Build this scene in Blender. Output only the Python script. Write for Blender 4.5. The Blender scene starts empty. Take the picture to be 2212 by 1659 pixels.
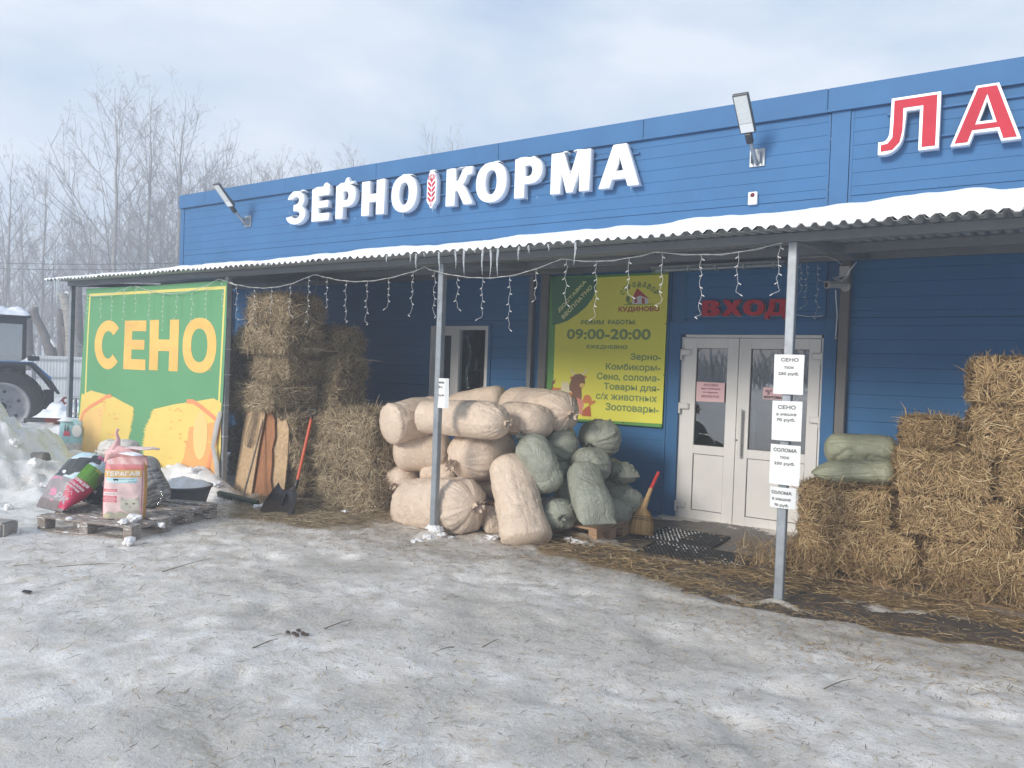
import bpy, bmesh, math, random
import numpy as np
from mathutils import Vector, Matrix
R = math.radians
scene = bpy.context.scene
COL = scene.collection
random.seed(7)
RNG = np.random.default_rng(11)

# ------------------------------------------------------------------ camera
YAW, PITCH, ROLL, CAMH, FPX = R(34.232), R(0.994), R(2.079), 1.65, 1678.4
cam = bpy.data.cameras.new('camera'); camo = bpy.data.objects.new('camera', cam); COL.objects.link(camo)
cam.sensor_width = 36.0; cam.lens = FPX / 2212 * 36.0
cam.clip_start = 0.05; cam.clip_end = 3000
camo.matrix_world = (Matrix.Translation((0, 0, CAMH)) @ Matrix.Rotation(YAW, 4, 'Z')
                     @ Matrix.Rotation(math.pi / 2 - PITCH, 4, 'X') @ Matrix.Rotation(ROLL, 4, 'Z'))
scene.camera = camo

# ------------------------------------------------------------------ sky and sun
SUNDIR = Vector((0.15, 0.92, -0.345)).normalized()      # the way the light travels
w = bpy.data.worlds.new('World'); scene.world = w; w.use_nodes = True
nt = w.node_tree; N = nt.nodes; Lk = nt.links
bg = N['Background']; bg.inputs['Strength'].default_value = 0.1
sky = N.new('ShaderNodeTexSky'); sky.sky_type = 'NISHITA'; sky.sun_disc = False
sky.sun_elevation = math.asin(-SUNDIR.z); sky.sun_rotation = math.atan2(-SUNDIR.x, -SUNDIR.y)
sky.air_density = 1.3; sky.dust_density = 2.5; sky.ozone_density = 1.5
tc = N.new('ShaderNodeTexCoord')
mp = N.new('ShaderNodeMapping'); mp.inputs['Scale'].default_value = (1.0, 1.0, 2.6)
mp.inputs['Rotation'].default_value = (0.25, 0.35, 0.6)
n1 = N.new('ShaderNodeTexNoise'); n1.inputs['Scale'].default_value = 1.7; n1.inputs['Detail'].default_value = 7; n1.inputs['Roughness'].default_value = 0.52
n1.inputs['Distortion'].default_value = 0.5
n2 = N.new('ShaderNodeTexNoise'); n2.inputs['Scale'].default_value = 5.0; n2.inputs['Detail'].default_value = 6
cr = N.new('ShaderNodeValToRGB')
cr.color_ramp.elements[0].position = 0.38; cr.color_ramp.elements[0].color = (3.1, 4.35, 6.1, 1)
cr.color_ramp.elements[1].position = 0.62; cr.color_ramp.elements[1].color = (6.9, 7.3, 7.9, 1)
mxn = N.new('ShaderNodeMix'); mxn.inputs[0].default_value = 0.3
mix = N.new('ShaderNodeMix'); mix.data_type = 'RGBA'; mix.inputs[0].default_value = 0.86
Lk.new(tc.outputs['Generated'], mp.inputs['Vector']); Lk.new(mp.outputs[0], n1.inputs['Vector']); Lk.new(mp.outputs[0], n2.inputs['Vector'])
Lk.new(n1.outputs[0], mxn.inputs[2]); Lk.new(n2.outputs[0], mxn.inputs[3]); Lk.new(mxn.outputs[0], cr.inputs[0])
Lk.new(sky.outputs[0], mix.inputs[6]); Lk.new(cr.outputs[0], mix.inputs[7]); Lk.new(mix.outputs[2], bg.inputs['Color'])
sun = bpy.data.lights.new('sun', 'SUN'); suno = bpy.data.objects.new('sun', sun); COL.objects.link(suno)
sun.energy = 2.8; sun.angle = R(14); sun.color = (1.0, 0.93, 0.84)
suno.rotation_euler = SUNDIR.to_track_quat('-Z', 'Y').to_euler()
scene.view_settings.view_transform = 'Standard'; scene.view_settings.look = 'None'
scene.view_settings.gamma = 1; scene.view_settings.use_curve_mapping = False
scene.view_settings.exposure = 0.50
scene.cycles.max_bounces = 8; scene.cycles.transparent_max_bounces = 16
scene.cycles.volume_bounces = 1

# ------------------------------------------------------------------ helpers
def ray(px, py):
    a = (px - 1106) / FPX; b = (py - 829.5) / FPX
    c, s = math.cos(ROLL), math.sin(ROLL)
    x = a * c + b * s; u2 = a * s - b * c
    cp, sp = math.cos(PITCH), math.sin(PITCH)
    fw = cp + u2 * sp; u = -sp + u2 * cp
    cy, sy = math.cos(YAW), math.sin(YAW)
    return Vector((x * cy - fw * sy, x * sy + fw * cy, u))
def at(px, py, y=None, z=None, x=None, d=None):
    """point of a real plane seen at a measured image point (plane y=, z= or x=, or depth d)"""
    r = ray(px, py)
    if y is not None: t = y / r.y
    elif z is not None: t = (z - CAMH) / r.z
    elif x is not None: t = x / r.x
    else: t = d / (-r.x * math.sin(YAW) + r.y * math.cos(YAW))
    return Vector((0, 0, CAMH)) + r * t

def tag(o, label=None, cat=None, group=None, kind=None):
    if label: o['label'] = label
    if cat: o['category'] = cat
    if group: o['group'] = group
    if kind: o['kind'] = kind
    return o
def empty(name, loc=(0, 0, 0), rz=0.0, label=None, cat=None, group=None, kind=None):
    o = bpy.data.objects.new(name, None); COL.objects.link(o); o.location = loc; o.rotation_euler.z = rz
    o.empty_display_size = 0.1
    return tag(o, label, cat, group, kind)
def link(name, me, m=None, parent=None, loc=None):
    if m is not None and not me.materials:
        for q in (m if isinstance(m, (list, tuple)) else [m]): me.materials.append(q)
    o = bpy.data.objects.new(name, me); COL.objects.link(o)
    if parent is not None: o.parent = parent
    if loc is not None: o.location = loc
    return o
def npmesh(name, V, F, mi=None, smooth=False):
    """V (n,3), F (m,k) arrays"""
    V = np.asarray(V, dtype=np.float32); F = np.asarray(F, dtype=np.int32)
    me = bpy.data.meshes.new(name); k = F.shape[1]
    me.vertices.add(len(V)); me.vertices.foreach_set('co', V.ravel())
    me.loops.add(F.size); me.loops.foreach_set('vertex_index', F.ravel())
    me.polygons.add(len(F)); me.polygons.foreach_set('loop_start', np.arange(0, F.size, k, dtype=np.int32))
    me.polygons.foreach_set('loop_total', np.full(len(F), k, dtype=np.int32))
    if mi is not None: me.polygons.foreach_set('material_index', np.asarray(mi, dtype=np.int32))
    me.update(calc_edges=True); me.validate()
    me.polygons.foreach_set('use_smooth', np.full(len(me.polygons), smooth, dtype=bool))
    return me
class MB:
    """collects boxes, bars, tubes; build() links them as one mesh object"""
    def __init__(s): s.v = []; s.f = []; s.sm = []
    def add(s, V, F, smooth=False):
        b = len(s.v); s.v += [tuple(p) for p in V]; s.f += [tuple(i + b for i in f) for f in F]; s.sm += [smooth] * len(F); return s
    def box(s, x0, x1, y0, y1, z0, z1, M=None, ch=0.0):
        if ch:
            bm = bmesh.new(); bmesh.ops.create_cube(bm, size=1)
            for v in bm.verts: v.co = Vector((x0 + (v.co.x + .5) * (x1 - x0), y0 + (v.co.y + .5) * (y1 - y0), z0 + (v.co.z + .5) * (z1 - z0)))
            bmesh.ops.bevel(bm, geom=bm.edges[:], offset=ch, segments=1, affect='EDGES')
            V = [v.co.copy() for v in bm.verts]; F = [[v.index for v in f.verts] for f in bm.faces]; bm.free()
        else:
            V = [Vector((x, y, z)) for z in (z0, z1) for y in (y0, y1) for x in (x0, x1)]
            F = [(0, 2, 3, 1), (4, 5, 7, 6), (0, 1, 5, 4), (2, 6, 7, 3), (0, 4, 6, 2), (1, 3, 7, 5)]
        if M is not None: V = [M @ v for v in V]
        return s.add(V, F)
    def tube(s, pts, rad, n=8, cap=True, flat=1.0, smooth=True):
        pts = [Vector(p) for p in pts]; K = len(pts)
        if not hasattr(rad, '__len__'): rad = [rad] * K
        t0 = (pts[1] - pts[0]).normalized(); up = Vector((0, 0, 1)) if abs(t0.z) < .9 else Vector((1, 0, 0))
        a = t0.cross(up).normalized(); V = []
        for i, p in enumerate(pts):
            t = (pts[min(i + 1, K - 1)] - pts[max(i - 1, 0)]); t = t.normalized() if t.length > 1e-9 else t0
            a = (a - t * a.dot(t)).normalized(); b = t.cross(a)
            for j in range(n):
                q = 2 * math.pi * j / n; V.append(p + (a * math.cos(q) + b * math.sin(q) * flat) * rad[i])
        F = [(i * n + j, i * n + (j + 1) % n, (i + 1) * n + (j + 1) % n, (i + 1) * n + j) for i in range(K - 1) for j in range(n)]
        s.add(V, F, smooth)
        if cap: 
            s.add(V[:n], [tuple(range(n))[::-1]]); s.add(V[-n:], [tuple(range(n))])
        return s
    def bar(s, a, b, w, h=None):
        a = Vector(a); b = Vector(b); h = h or w; t = (b - a); Ln = t.length; q = t.to_track_quat('X', 'Z').to_matrix().to_4x4()
        return s.box(0, Ln, -w / 2, w / 2, -h / 2, h / 2, Matrix.Translation(a) @ q)
    def lathe(s, prof, M=None, n=32, smooth=True):
        """prof: (r, z)"""
        V = []; 
        for r, z in prof:
            for j in range(n):
                q = 2 * math.pi * j / n; V.append(Vector((r * math.cos(q), r * math.sin(q), z)))
        if M is not None: V = [M @ v for v in V]
        F = [(i * n + j, i * n + (j + 1) % n, (i + 1) * n + (j + 1) % n, (i + 1) * n + j) for i in range(len(prof) - 1) for j in range(n)]
        return s.add(V, F, smooth)
    def mesh(s, name):
        me = bpy.data.meshes.new(name); me.from_pydata(s.v, [], s.f); me.update()
        me.polygons.foreach_set('use_smooth', s.sm)
        return me
    def build(s, name, m, parent=None, loc=None):
        return link(name, s.mesh(name), m, parent, loc)

# value noise on arrays
def _h(i, j, k, seed):
    n = (i * 374761393 + j * 668265263 + k * 1440662683 + seed * 974711) & 0xffffffff
    n = ((n ^ (n >> 13)) * 1274126177) & 0xffffffff
    n = n ^ (n >> 16)
    return (n & 0xffff) / 65535.0
def vnoise(P, seed=0):
    P = np.asarray(P, dtype=np.float64)
    I = np.floor(P).astype(np.int64); f = P - I; f = f * f * (3 - 2 * f)
    i, j, k = I[:, 0], I[:, 1], I[:, 2]; r = 0
    for a in (0, 1):
        for b in (0, 1):
            for c in (0, 1):
                wgt = (f[:, 0] if a else 1 - f[:, 0]) * (f[:, 1] if b else 1 - f[:, 1]) * (f[:, 2] if c else 1 - f[:, 2])
                r = r + wgt * _h(i + a, j + b, k + c, seed)
    return r * 2 - 1
def fbm(P, seed=0, octs=4, lac=2.03, gain=0.5):
    r = 0; a = 1.0; P = np.asarray(P, dtype=np.float64)
    for o in range(octs):
        r = r + a * vnoise(P, seed + o * 17); P = P * lac + 3.7; a *= gain
    return r
def sstep(a, b, x):
    t = np.clip((x - a) / (b - a), 0, 1); return t * t * (3 - 2 * t)

# ------------------------------------------------------------------ materials
def mat(name, col, rough=0.6, metal=0.0, var=0.0, vscale=8.0, bump=0.0, bscale=60.0, spec=0.5, rnd=0.0, dirt=None, coord='Object', stretch=None, detail=5, trans=0.0, alpha=1.0, sheen=0.0):
    m = bpy.data.materials.new(name); m.use_nodes = True; t = m.node_tree; n = t.nodes; l = t.links
    p = n['Principled BSDF']; p.inputs['Base Color'].default_value = (*col, 1); p.inputs['Roughness'].default_value = rough
    p.inputs['Metallic'].default_value = metal; p.inputs['Specular IOR Level'].default_value = spec
    if trans: p.inputs['Transmission Weight'].default_value = trans
    if sheen: p.inputs['Sheen Weight'].default_value = sheen
    if alpha < 1: p.inputs['Alpha'].default_value = alpha
    co = n.new('ShaderNodeTexCoord'); vec = co.outputs[coord]
    if stretch:
        mpn = n.new('ShaderNodeMapping'); mpn.inputs['Scale'].default_value = stretch; l.new(vec, mpn.inputs[0]); vec = mpn.outputs[0]
    cur = None
    if var or dirt:
        ns = n.new('ShaderNodeTexNoise'); ns.inputs['Scale'].default_value = vscale; ns.inputs['Detail'].default_value = detail; ns.inputs['Roughness'].default_value = 0.6
        l.new(vec, ns.inputs['Vector'])
        r = n.new('ShaderNodeValToRGB'); r.color_ramp.elements[0].position = 0.3; r.color_ramp.elements[1].position = 0.7
        lo = [max(0, c * (1 - var)) for c in col]; hi = [min(1, c * (1 + var)) for c in col]
        r.color_ramp.elements[0].color = (*lo, 1); r.color_ramp.elements[1].color = (*hi, 1)
        l.new(ns.outputs[0], r.inputs[0]); cur = r.outputs[0]
        if dirt:
            n2 = n.new('ShaderNodeTexNoise'); n2.inputs['Scale'].default_value = dirt[1]; n2.inputs['Detail'].default_value = 8; n2.inputs['Roughness'].default_value = .65
            l.new(vec, n2.inputs['Vector'])
            r2 = n.new('ShaderNodeValToRGB'); r2.color_ramp.elements[0].position = dirt[2]; r2.color_ramp.elements[1].position = dirt[2] + dirt[3]
            r2.color_ramp.elements[0].color = (0, 0, 0, 1); r2.color_ramp.elements[1].color = (1, 1, 1, 1); l.new(n2.outputs[0], r2.inputs[0])
            mx = n.new('ShaderNodeMix'); mx.data_type = 'RGBA'; mx.inputs[7].default_value = (*dirt[0], 1)
            l.new(r2.outputs[0], mx.inputs[0]); l.new(cur, mx.inputs[6]); cur = mx.outputs[2]
    if rnd:
        oi = n.new('ShaderNodeNewGeometry'); hs = n.new('ShaderNodeHueSaturation')
        mr = n.new('ShaderNodeMapRange'); mr.inputs[3].default_value = 1 - rnd; mr.inputs[4].default_value = 1 + rnd
        l.new(oi.outputs['Random Per Island'], mr.inputs[0]); l.new(mr.outputs[0], hs.inputs['Value'])
        if cur: l.new(cur, hs.inputs['Color'])
        else: hs.inputs['Color'].default_value = (*col, 1)
        cur = hs.outputs[0]
    if cur: l.new(cur, p.inputs['Base Color'])
    if bump:
        nb = n.new('ShaderNodeTexNoise'); nb.inputs['Scale'].default_value = bscale; nb.inputs['Detail'].default_value = 6
        l.new(vec, nb.inputs['Vector']); b = n.new('ShaderNodeBump'); b.inputs['Strength'].default_value = min(1, bump); b.inputs['Distance'].default_value = 0.01 if bump <= 1 else 0.01 * bump
        l.new(nb.outputs[0], b.inputs['Height']); l.new(b.outputs[0], p.inputs['Normal'])
    return m
def ramp_island(name, stops, rough=0.7, transl=0.0):
    """colour picked per stalk"""
    m = bpy.data.materials.new(name); m.use_nodes = True; t = m.node_tree; n = t.nodes; l = t.links
    p = n['Principled BSDF']; p.inputs['Roughness'].default_value = rough; p.inputs['Specular IOR Level'].default_value = 0.25
    g = n.new('ShaderNodeNewGeometry'); r = n.new('ShaderNodeValToRGB'); r.color_ramp.interpolation = 'LINEAR'
    el = r.color_ramp.elements
    el[0].position = stops[0][0]; el[0].color = (*stops[0][1], 1); el[1].position = stops[-1][0]; el[1].color = (*stops[-1][1], 1)
    for ps, c in stops[1:-1]: e = el.new(ps); e.color = (*c, 1)
    l.new(g.outputs['Random Per Island'], r.inputs[0]); l.new(r.outputs[0], p.inputs['Base Color'])
    return m
M_blue = mat('blue_panel_paint', (0.038, 0.145, 0.32), 0.6, spec=.25, var=0.08, vscale=1.3, dirt=((0.07, 0.17, 0.36), 3.0, 0.62, 0.25), bump=0.12, bscale=5)
M_bluedark = mat('panel_joint', (0.032, 0.125, 0.29), 0.6)
M_bluecap = mat('blue_cap_paint', (0.037, 0.138, 0.305), 0.58, spec=.25, var=0.08, vscale=2, bump=0.15, bscale=4)
M_grey = mat('grey_beam_paint', (0.17, 0.185, 0.20), 0.5, var=0.10, vscale=5, bump=0.1, bscale=30)
M_galv = mat('galvanised_steel', (0.30, 0.33, 0.36), 0.42, metal=0.35, var=0.2, vscale=14, bump=0.1, bscale=60)
M_postgrey = mat('post_steel', (0.27, 0.30, 0.33), 0.45, metal=0.3, var=0.18, vscale=9, dirt=((0.40, 0.40, 0.40), 6, 0.6, 0.2))
M_down = mat('downpipe_grey', (0.13, 0.125, 0.12), 0.5, var=0.1)
M_snow = mat('snow', (0.84, 0.87, 0.92), 0.75, var=0.03, vscale=3, bump=0.5, bscale=35, spec=0.2)
M_snowrough = mat('snow_clod', (0.80, 0.80, 0.81), 0.85, var=0.10, vscale=9, bump=0.3, bscale=50, spec=0.2)
M_white = mat('white_letter_plastic', (0.82, 0.85, 0.90), 0.35, var=0.03)
M_pvc = mat('white_pvc', (0.72, 0.71, 0.69), 0.32, var=0.04, vscale=3, dirt=((0.52, 0.49, 0.45), 2.5, 0.62, 0.3))
M_pvcj = mat('pvc_gasket', (0.08, 0.08, 0.08), 0.6)
M_red = mat('red_letter_acrylic', (0.50, 0.025, 0.045), 0.55, spec=.15, var=0.08, vscale=4)
M_black = mat('black_plastic', (0.012, 0.012, 0.014), 0.4, var=0.2)
M_dark = mat('interior_dark', (0.03, 0.032, 0.035), 0.9)
M_wood = mat('pallet_wood', (0.42, 0.27, 0.16), 0.8, var=0.25, vscale=3, stretch=(2, 20, 20), bump=0.4, bscale=20)
M_woodold = mat('old_pallet_wood', (0.27, 0.225, 0.19), 0.85, var=0.35, vscale=4, stretch=(2, 14, 14), bump=0.6, bscale=20, dirt=((0.75, 0.77, 0.8), 5.0, 0.54, 0.06))
M_paper = mat('white_paper', (0.78, 0.80, 0.80), 0.35, var=0.03)
M_ink = mat('grey_ink', (0.17, 0.175, 0.17), 0.6)
def glass(name, fac, tint=(0.8, 0.85, 0.87), ior=1.5):
    m = bpy.data.materials.new(name); m.use_nodes = True; t = m.node_tree; n = t.nodes; l = t.links
    n.remove(n['Principled BSDF']); out = n['Material Output']
    tr = n.new('ShaderNodeBsdfTransparent'); tr.inputs[0].default_value = (*tint, 1)
    gl = n.new('ShaderNodeBsdfGlossy'); gl.inputs['Roughness'].default_value = 0.015; gl.inputs[0].default_value = (0.9, 0.92, 0.95, 1)
    mx = n.new('ShaderNodeMixShader'); lw = n.new('ShaderNodeLayerWeight'); lw.inputs[0].default_value = 0.35
    ma = n.new('ShaderNodeMath'); ma.operation = 'MULTIPLY_ADD'; ma.inputs[1].default_value = 0.5; ma.inputs[2].default_value = fac
    l.new(lw.outputs['Fresnel'], ma.inputs[0]); l.new(ma.outputs[0], mx.inputs[0]); l.new(tr.outputs[0], mx.inputs[1]); l.new(gl.outputs[0], mx.inputs[2])
    l.new(mx.outputs[0], out.inputs[0]); return m
M_glass = glass('door_glass', 0.13, (.45, .5, .52))
M_winglass = glass('window_glass', 0.05)

# sheets and 2D art -------------------------------------------------
def art(name, loops, warp, m, parent, ext=0.0, cut=None, bevel=0.0):
    """flat shape from 2D loops (outer and holes); warp(u, v, h) -> 3D"""
    c = bpy.data.curves.new('shape', 'CURVE'); c.dimensions = '2D'; c.fill_mode = 'BOTH' if ext else 'FRONT'
    c.extrude = ext; c.bevel_depth = bevel; c.bevel_resolution = 0
    for lp in loops:
        s = c.splines.new('POLY'); s.points.add(len(lp) - 1)
        for i, (u, v) in enumerate(lp): s.points[i].co = (u, v, 0, 1)
        s.use_cyclic_u = True
    return _curve2obj(name, c, warp, m, parent, cut)
def _curve2obj(name, c, warp, m, parent, cut=None):
    o = bpy.data.objects.new('tmp', c); COL.objects.link(o)
    dg = bpy.context.evaluated_depsgraph_get(); me = bpy.data.meshes.new_from_object(o.evaluated_get(dg))
    bpy.data.objects.remove(o); bpy.data.curves.remove(c)
    if cut:
        bm = bmesh.new(); bm.from_mesh(me)
        xs = [v.co.x for v in bm.verts]; ys = [v.co.y for v in bm.verts]
        for ax, lo, hi in ((0, min(xs), max(xs)), (1, min(ys), max(ys))):
            k = math.ceil(lo / cut)
            while k * cut < hi:
                no = Vector((1, 0, 0)) if ax == 0 else Vector((0, 1, 0))
                bmesh.ops.bisect_plane(bm, geom=bm.verts[:] + bm.edges[:] + bm.faces[:], plane_co=no * (k * cut), plane_no=no, dist=1e-6); k += 1
        bm.to_mesh(me); bm.free()
    for v in me.vertices: v.co = warp(v.co.x, v.co.y, v.co.z)
    me.name = name; me.materials.clear()
    return link(name, me, m, parent)
_TF = {}
def text_fill(s):
    """fills every contour of the outline on its own, so overlapping strokes do not cancel"""
    if s in _TF: return _TF[s]
    from mathutils.geometry import interpolate_bezier, tessellate_polygon
    c = bpy.data.curves.new('t', 'FONT'); c.body = s; o = bpy.data.objects.new('tmp', c); COL.objects.link(o)
    dg = bpy.context.evaluated_depsgraph_get(); cv = o.to_curve(dg); loops = []
    for sp_ in cv.splines:
        bp = sp_.bezier_points; L_ = []; n = len(bp)
        for i in range(n):
            a, b = bp[i], bp[(i + 1) % n]
            straight = (a.handle_right - a.co).cross(b.co - a.co).length < 1e-7 and (b.handle_left - b.co).cross(b.co - a.co).length < 1e-7
            q = interpolate_bezier(a.co, a.handle_right, b.handle_left, b.co, 2 if straight else 5); L_ += [Vector((v.x, v.y, 0)) for v in q[:-1]]
        M_ = []
        for v in L_:
            if not M_ or (v - M_[-1]).length > 1e-6: M_.append(v)
        if len(M_) > 2: loops.append(M_)
    o.to_curve_clear(); bpy.data.objects.remove(o); bpy.data.curves.remove(c)
    area = lambda L_: .5 * sum(L_[i - 1].x * L_[i].y - L_[i].x * L_[i - 1].y for i in range(len(L_)))
    A_ = [area(l) for l in loops]
    def inside(p, L_):
        r = False
        for i in range(len(L_)):
            a, b = L_[i - 1], L_[i]
            if (a.y > p.y) != (b.y > p.y) and p.x < (b.x - a.x) * (p.y - a.y) / (b.y - a.y) + a.x: r = not r
        return r
    par = {}
    for j in range(len(loops)):
        cand = [i for i in range(len(loops)) if i != j and abs(A_[i]) > abs(A_[j]) and A_[i] * A_[j] < 0 and all(inside(p, loops[i]) for p in loops[j][::3])]
        if cand: par[j] = min(cand, key=lambda i: abs(A_[i]))
    outs = [i for i in range(len(loops)) if i not in par]; holes = {i: [j for j in par if par[j] == i] for i in outs}
    V = []; F = []; lift = []
    for k, i in enumerate(outs):
        grp = [loops[i]] + [loops[j] for j in holes[i]]; b0 = len(V)
        for l in grp: V += [(v.x, v.y, 0) for v in l]
        lift += [.00004 * (k % 3)] * (len(V) - b0)
        F += [tuple(b0 + q for q in t) for t in tessellate_polygon(grp)]
    _TF[s] = (np.array(V), F, lift); return _TF[s]
def textobj(name, s, x0, x1, z0, z1, warp, m, parent, bold=0.0, rot=0.0, cut=None, sh=0.0):
    """a line of lettering whose ink fills x0..x1, z0..z1"""
    co, polys, lift = text_fill(s); n = len(co)
    a, b = co[:, :2].min(0), co[:, :2].max(0)
    H = z1 - z0; bb = bold * H
    U = (co[:, 0] - a[0]) / (b[0] - a[0]) * ((x1 - x0) - 2 * bb) + x0 + bb
    Vv = (co[:, 1] - a[1]) / (b[1] - a[1]) * (H - 2 * bb) + z0 + bb
    cx, cz = (x0 + x1) / 2, (z0 + z1) / 2
    shifts = [(0, 0)] if not bold else [(math.cos(k * math.pi / 4) * bb, math.sin(k * math.pi / 4) * bb) for k in range(8)] + [(0, 0)]
    V = []; F = []
    for k, (du, dv) in enumerate(shifts):
        base = len(V)
        for u, v, lf_ in zip(U, Vv, lift):
            uu, vv = u + du - cx, v + dv - cz
            uu += sh * vv
            uu, vv = uu * math.cos(rot) - vv * math.sin(rot), uu * math.sin(rot) + vv * math.cos(rot)
            V.append(warp(uu + cx, vv + cz, 0.00010 * k + lf_))
        F += [tuple(base + i for i in p) for p in polys]
    me = bpy.data.meshes.new(name); me.from_pydata([tuple(v) for v in V], [], F); me.update()
    return link(name, me, m, parent)
def facade(y):   # front-facing plane: u = x, v = z, h towards the viewer
    return lambda u, v, h: Vector((u, y - h, v))
def rect(x0, x1, z0, z1): return [(x0, z0), (x1, z0), (x1, z1), (x0, z1)]
def ell(cx, cy, rx, ry, a0=0, a1=360, n=40, p=2.0):
    r = []
    for i in range(n + (0 if abs(a1 - a0) == 360 else 1)):
        q = R(a0 + (a1 - a0) * i / n); c, s = math.cos(q), math.sin(q)
        r.append((cx + rx * math.copysign(abs(c) ** (2 / p), c), cy + ry * math.copysign(abs(s) ** (2 / p), s)))
    return r
# heavy grotesque capitals drawn in a unit box; t = stem width, b = bar height
def glyph(ch, t=0.30, b=0.22):
    if ch == 'Е': return [[(0, 0), (1, 0), (1, b), (t, b), (t, .5 - b * .42), (.94, .5 - b * .42), (.94, .5 + b * .5), (t, .5 + b * .5), (t, 1 - b), (1, 1 - b), (1, 1), (0, 1)]]
    if ch == 'Н': return [[(0, 0), (t, 0), (t, .5 - b * .5), (1 - t, .5 - b * .5), (1 - t, 0), (1, 0), (1, 1), (1 - t, 1), (1 - t, .5 + b * .5), (t, .5 + b * .5), (t, 1), (0, 1)]]
    if ch == 'О': return [ell(.5, .5, .5, .5, p=2.25), ell(.5, .5, .5 - t * .9, .5 - b * .85, p=2.25)]
    if ch == 'Р': return [[(0, 0), (t, 0), (t, .34), (.5, .34)] + ell(.58, .67, .42, .33, -90, 90, 18, 2.2) + [(.5, 1), (0, 1)], [(t, .34 + b * .85), (.5, .34 + b * .85)] + ell(.52, .67, .42 - t * .80, .33 - b * .85, -90, 90, 12)  + [(t, 1 - b * .85)]]
    if ch == 'К': return [[(0, 0), (t, 0), (t, .38), (.44, .40), (.66, .06), (.70, 0), (1, 0), (1, .05), (.86, .26), (.72, .46), (.62, .54), (.72, .62), (.80, .78), (.92, .80), (.98, .81), (.98, 1), (.80, 1), (.64, .95), (.55, .80), (.46, .66), (t, .62), (t, 1), (0, 1)]]
    if ch == 'М': return [[(0, 0), (.25, 0), (.25, .62), (.42, 0), (.58, 0), (.75, .62), (.75, 0), (1, 0), (1, 1), (.68, 1), (.50, .38), (.32, 1), (0, 1)]]
    if ch == 'А': return [[(0, 0), (.27, 0), (.33, .19), (.67, .19), (.73, 0), (1, 0), (.66, 1), (.34, 1)], [(.39, .37), (.61, .37), (.50, .74)]]
    if ch == 'Л': return [[(0, 0), (.10, -.01)] + ell(.10, .35, .32, .36, -90, 0, 10)[1:] + [(.45, .75), (.68, .75), (.68, 0), (1, 0), (1, 1), (.20, 1), (.19, .50)] + ell(.07, .42, .12, .20, 0, -90, 6)[1:] + [(0, .22)]]
    if ch == 'В': return [[(0, 0), (.5, 0)] + ell(.58, .29, .42, .29, -90, 62, 14) + ell(.54, .76, .40, .24, -55, 90, 14) + [(.4, 1), (0, 1)], rect(t, .52, b * .8, .42), rect(t, .50, .60, 1 - b * .8)]
    if ch == 'Х': return [[(0, 0), (.33, 0), (.50, .29), (.67, 0), (1, 0), (.69, .51), (.98, 1), (.66, 1), (.5, .73), (.34, 1), (.02, 1), (.31, .51)]]
    if ch == 'Д': return [[(0, -.2), (.2, -.2), (.2, 0), (.8, 0), (.8, -.2), (1, -.2), (1, .2), (.90, .2), (.90, 1), (.2, 1), (.18, .5), (.10, .2), (0, .2)], [(.36, .2), (.64, .2), (.64, .80), (.44, .80), (.43, .45)]]
    if ch == 'З': return [ell(.46, .73, .46, .27, 170, -42, 22) + ell(.46, .285, .54, .285, 48, -168, 26) + ell(.46, .285, .24, .115, -160, 80, 16) + [(.34, .41), (.34, .575)] + ell(.46, .72, .19, .12, -75, 150, 14)]
    if ch == 'С': return [ell(.5, .5, .5, .5, 42, 318, 40) + ell(.5, .5, .5 - t * .9, .5 - b * .95, 318, 42, 40)]
    return [rect(0, 1, 0, 1)]
def place_glyph(ch, x0, x1, z0, z1, **k):
    return [[(x0 + u * (x1 - x0), z0 + v * (z1 - z0)) for u, v in lp] for lp in glyph(ch, **k)]

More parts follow.
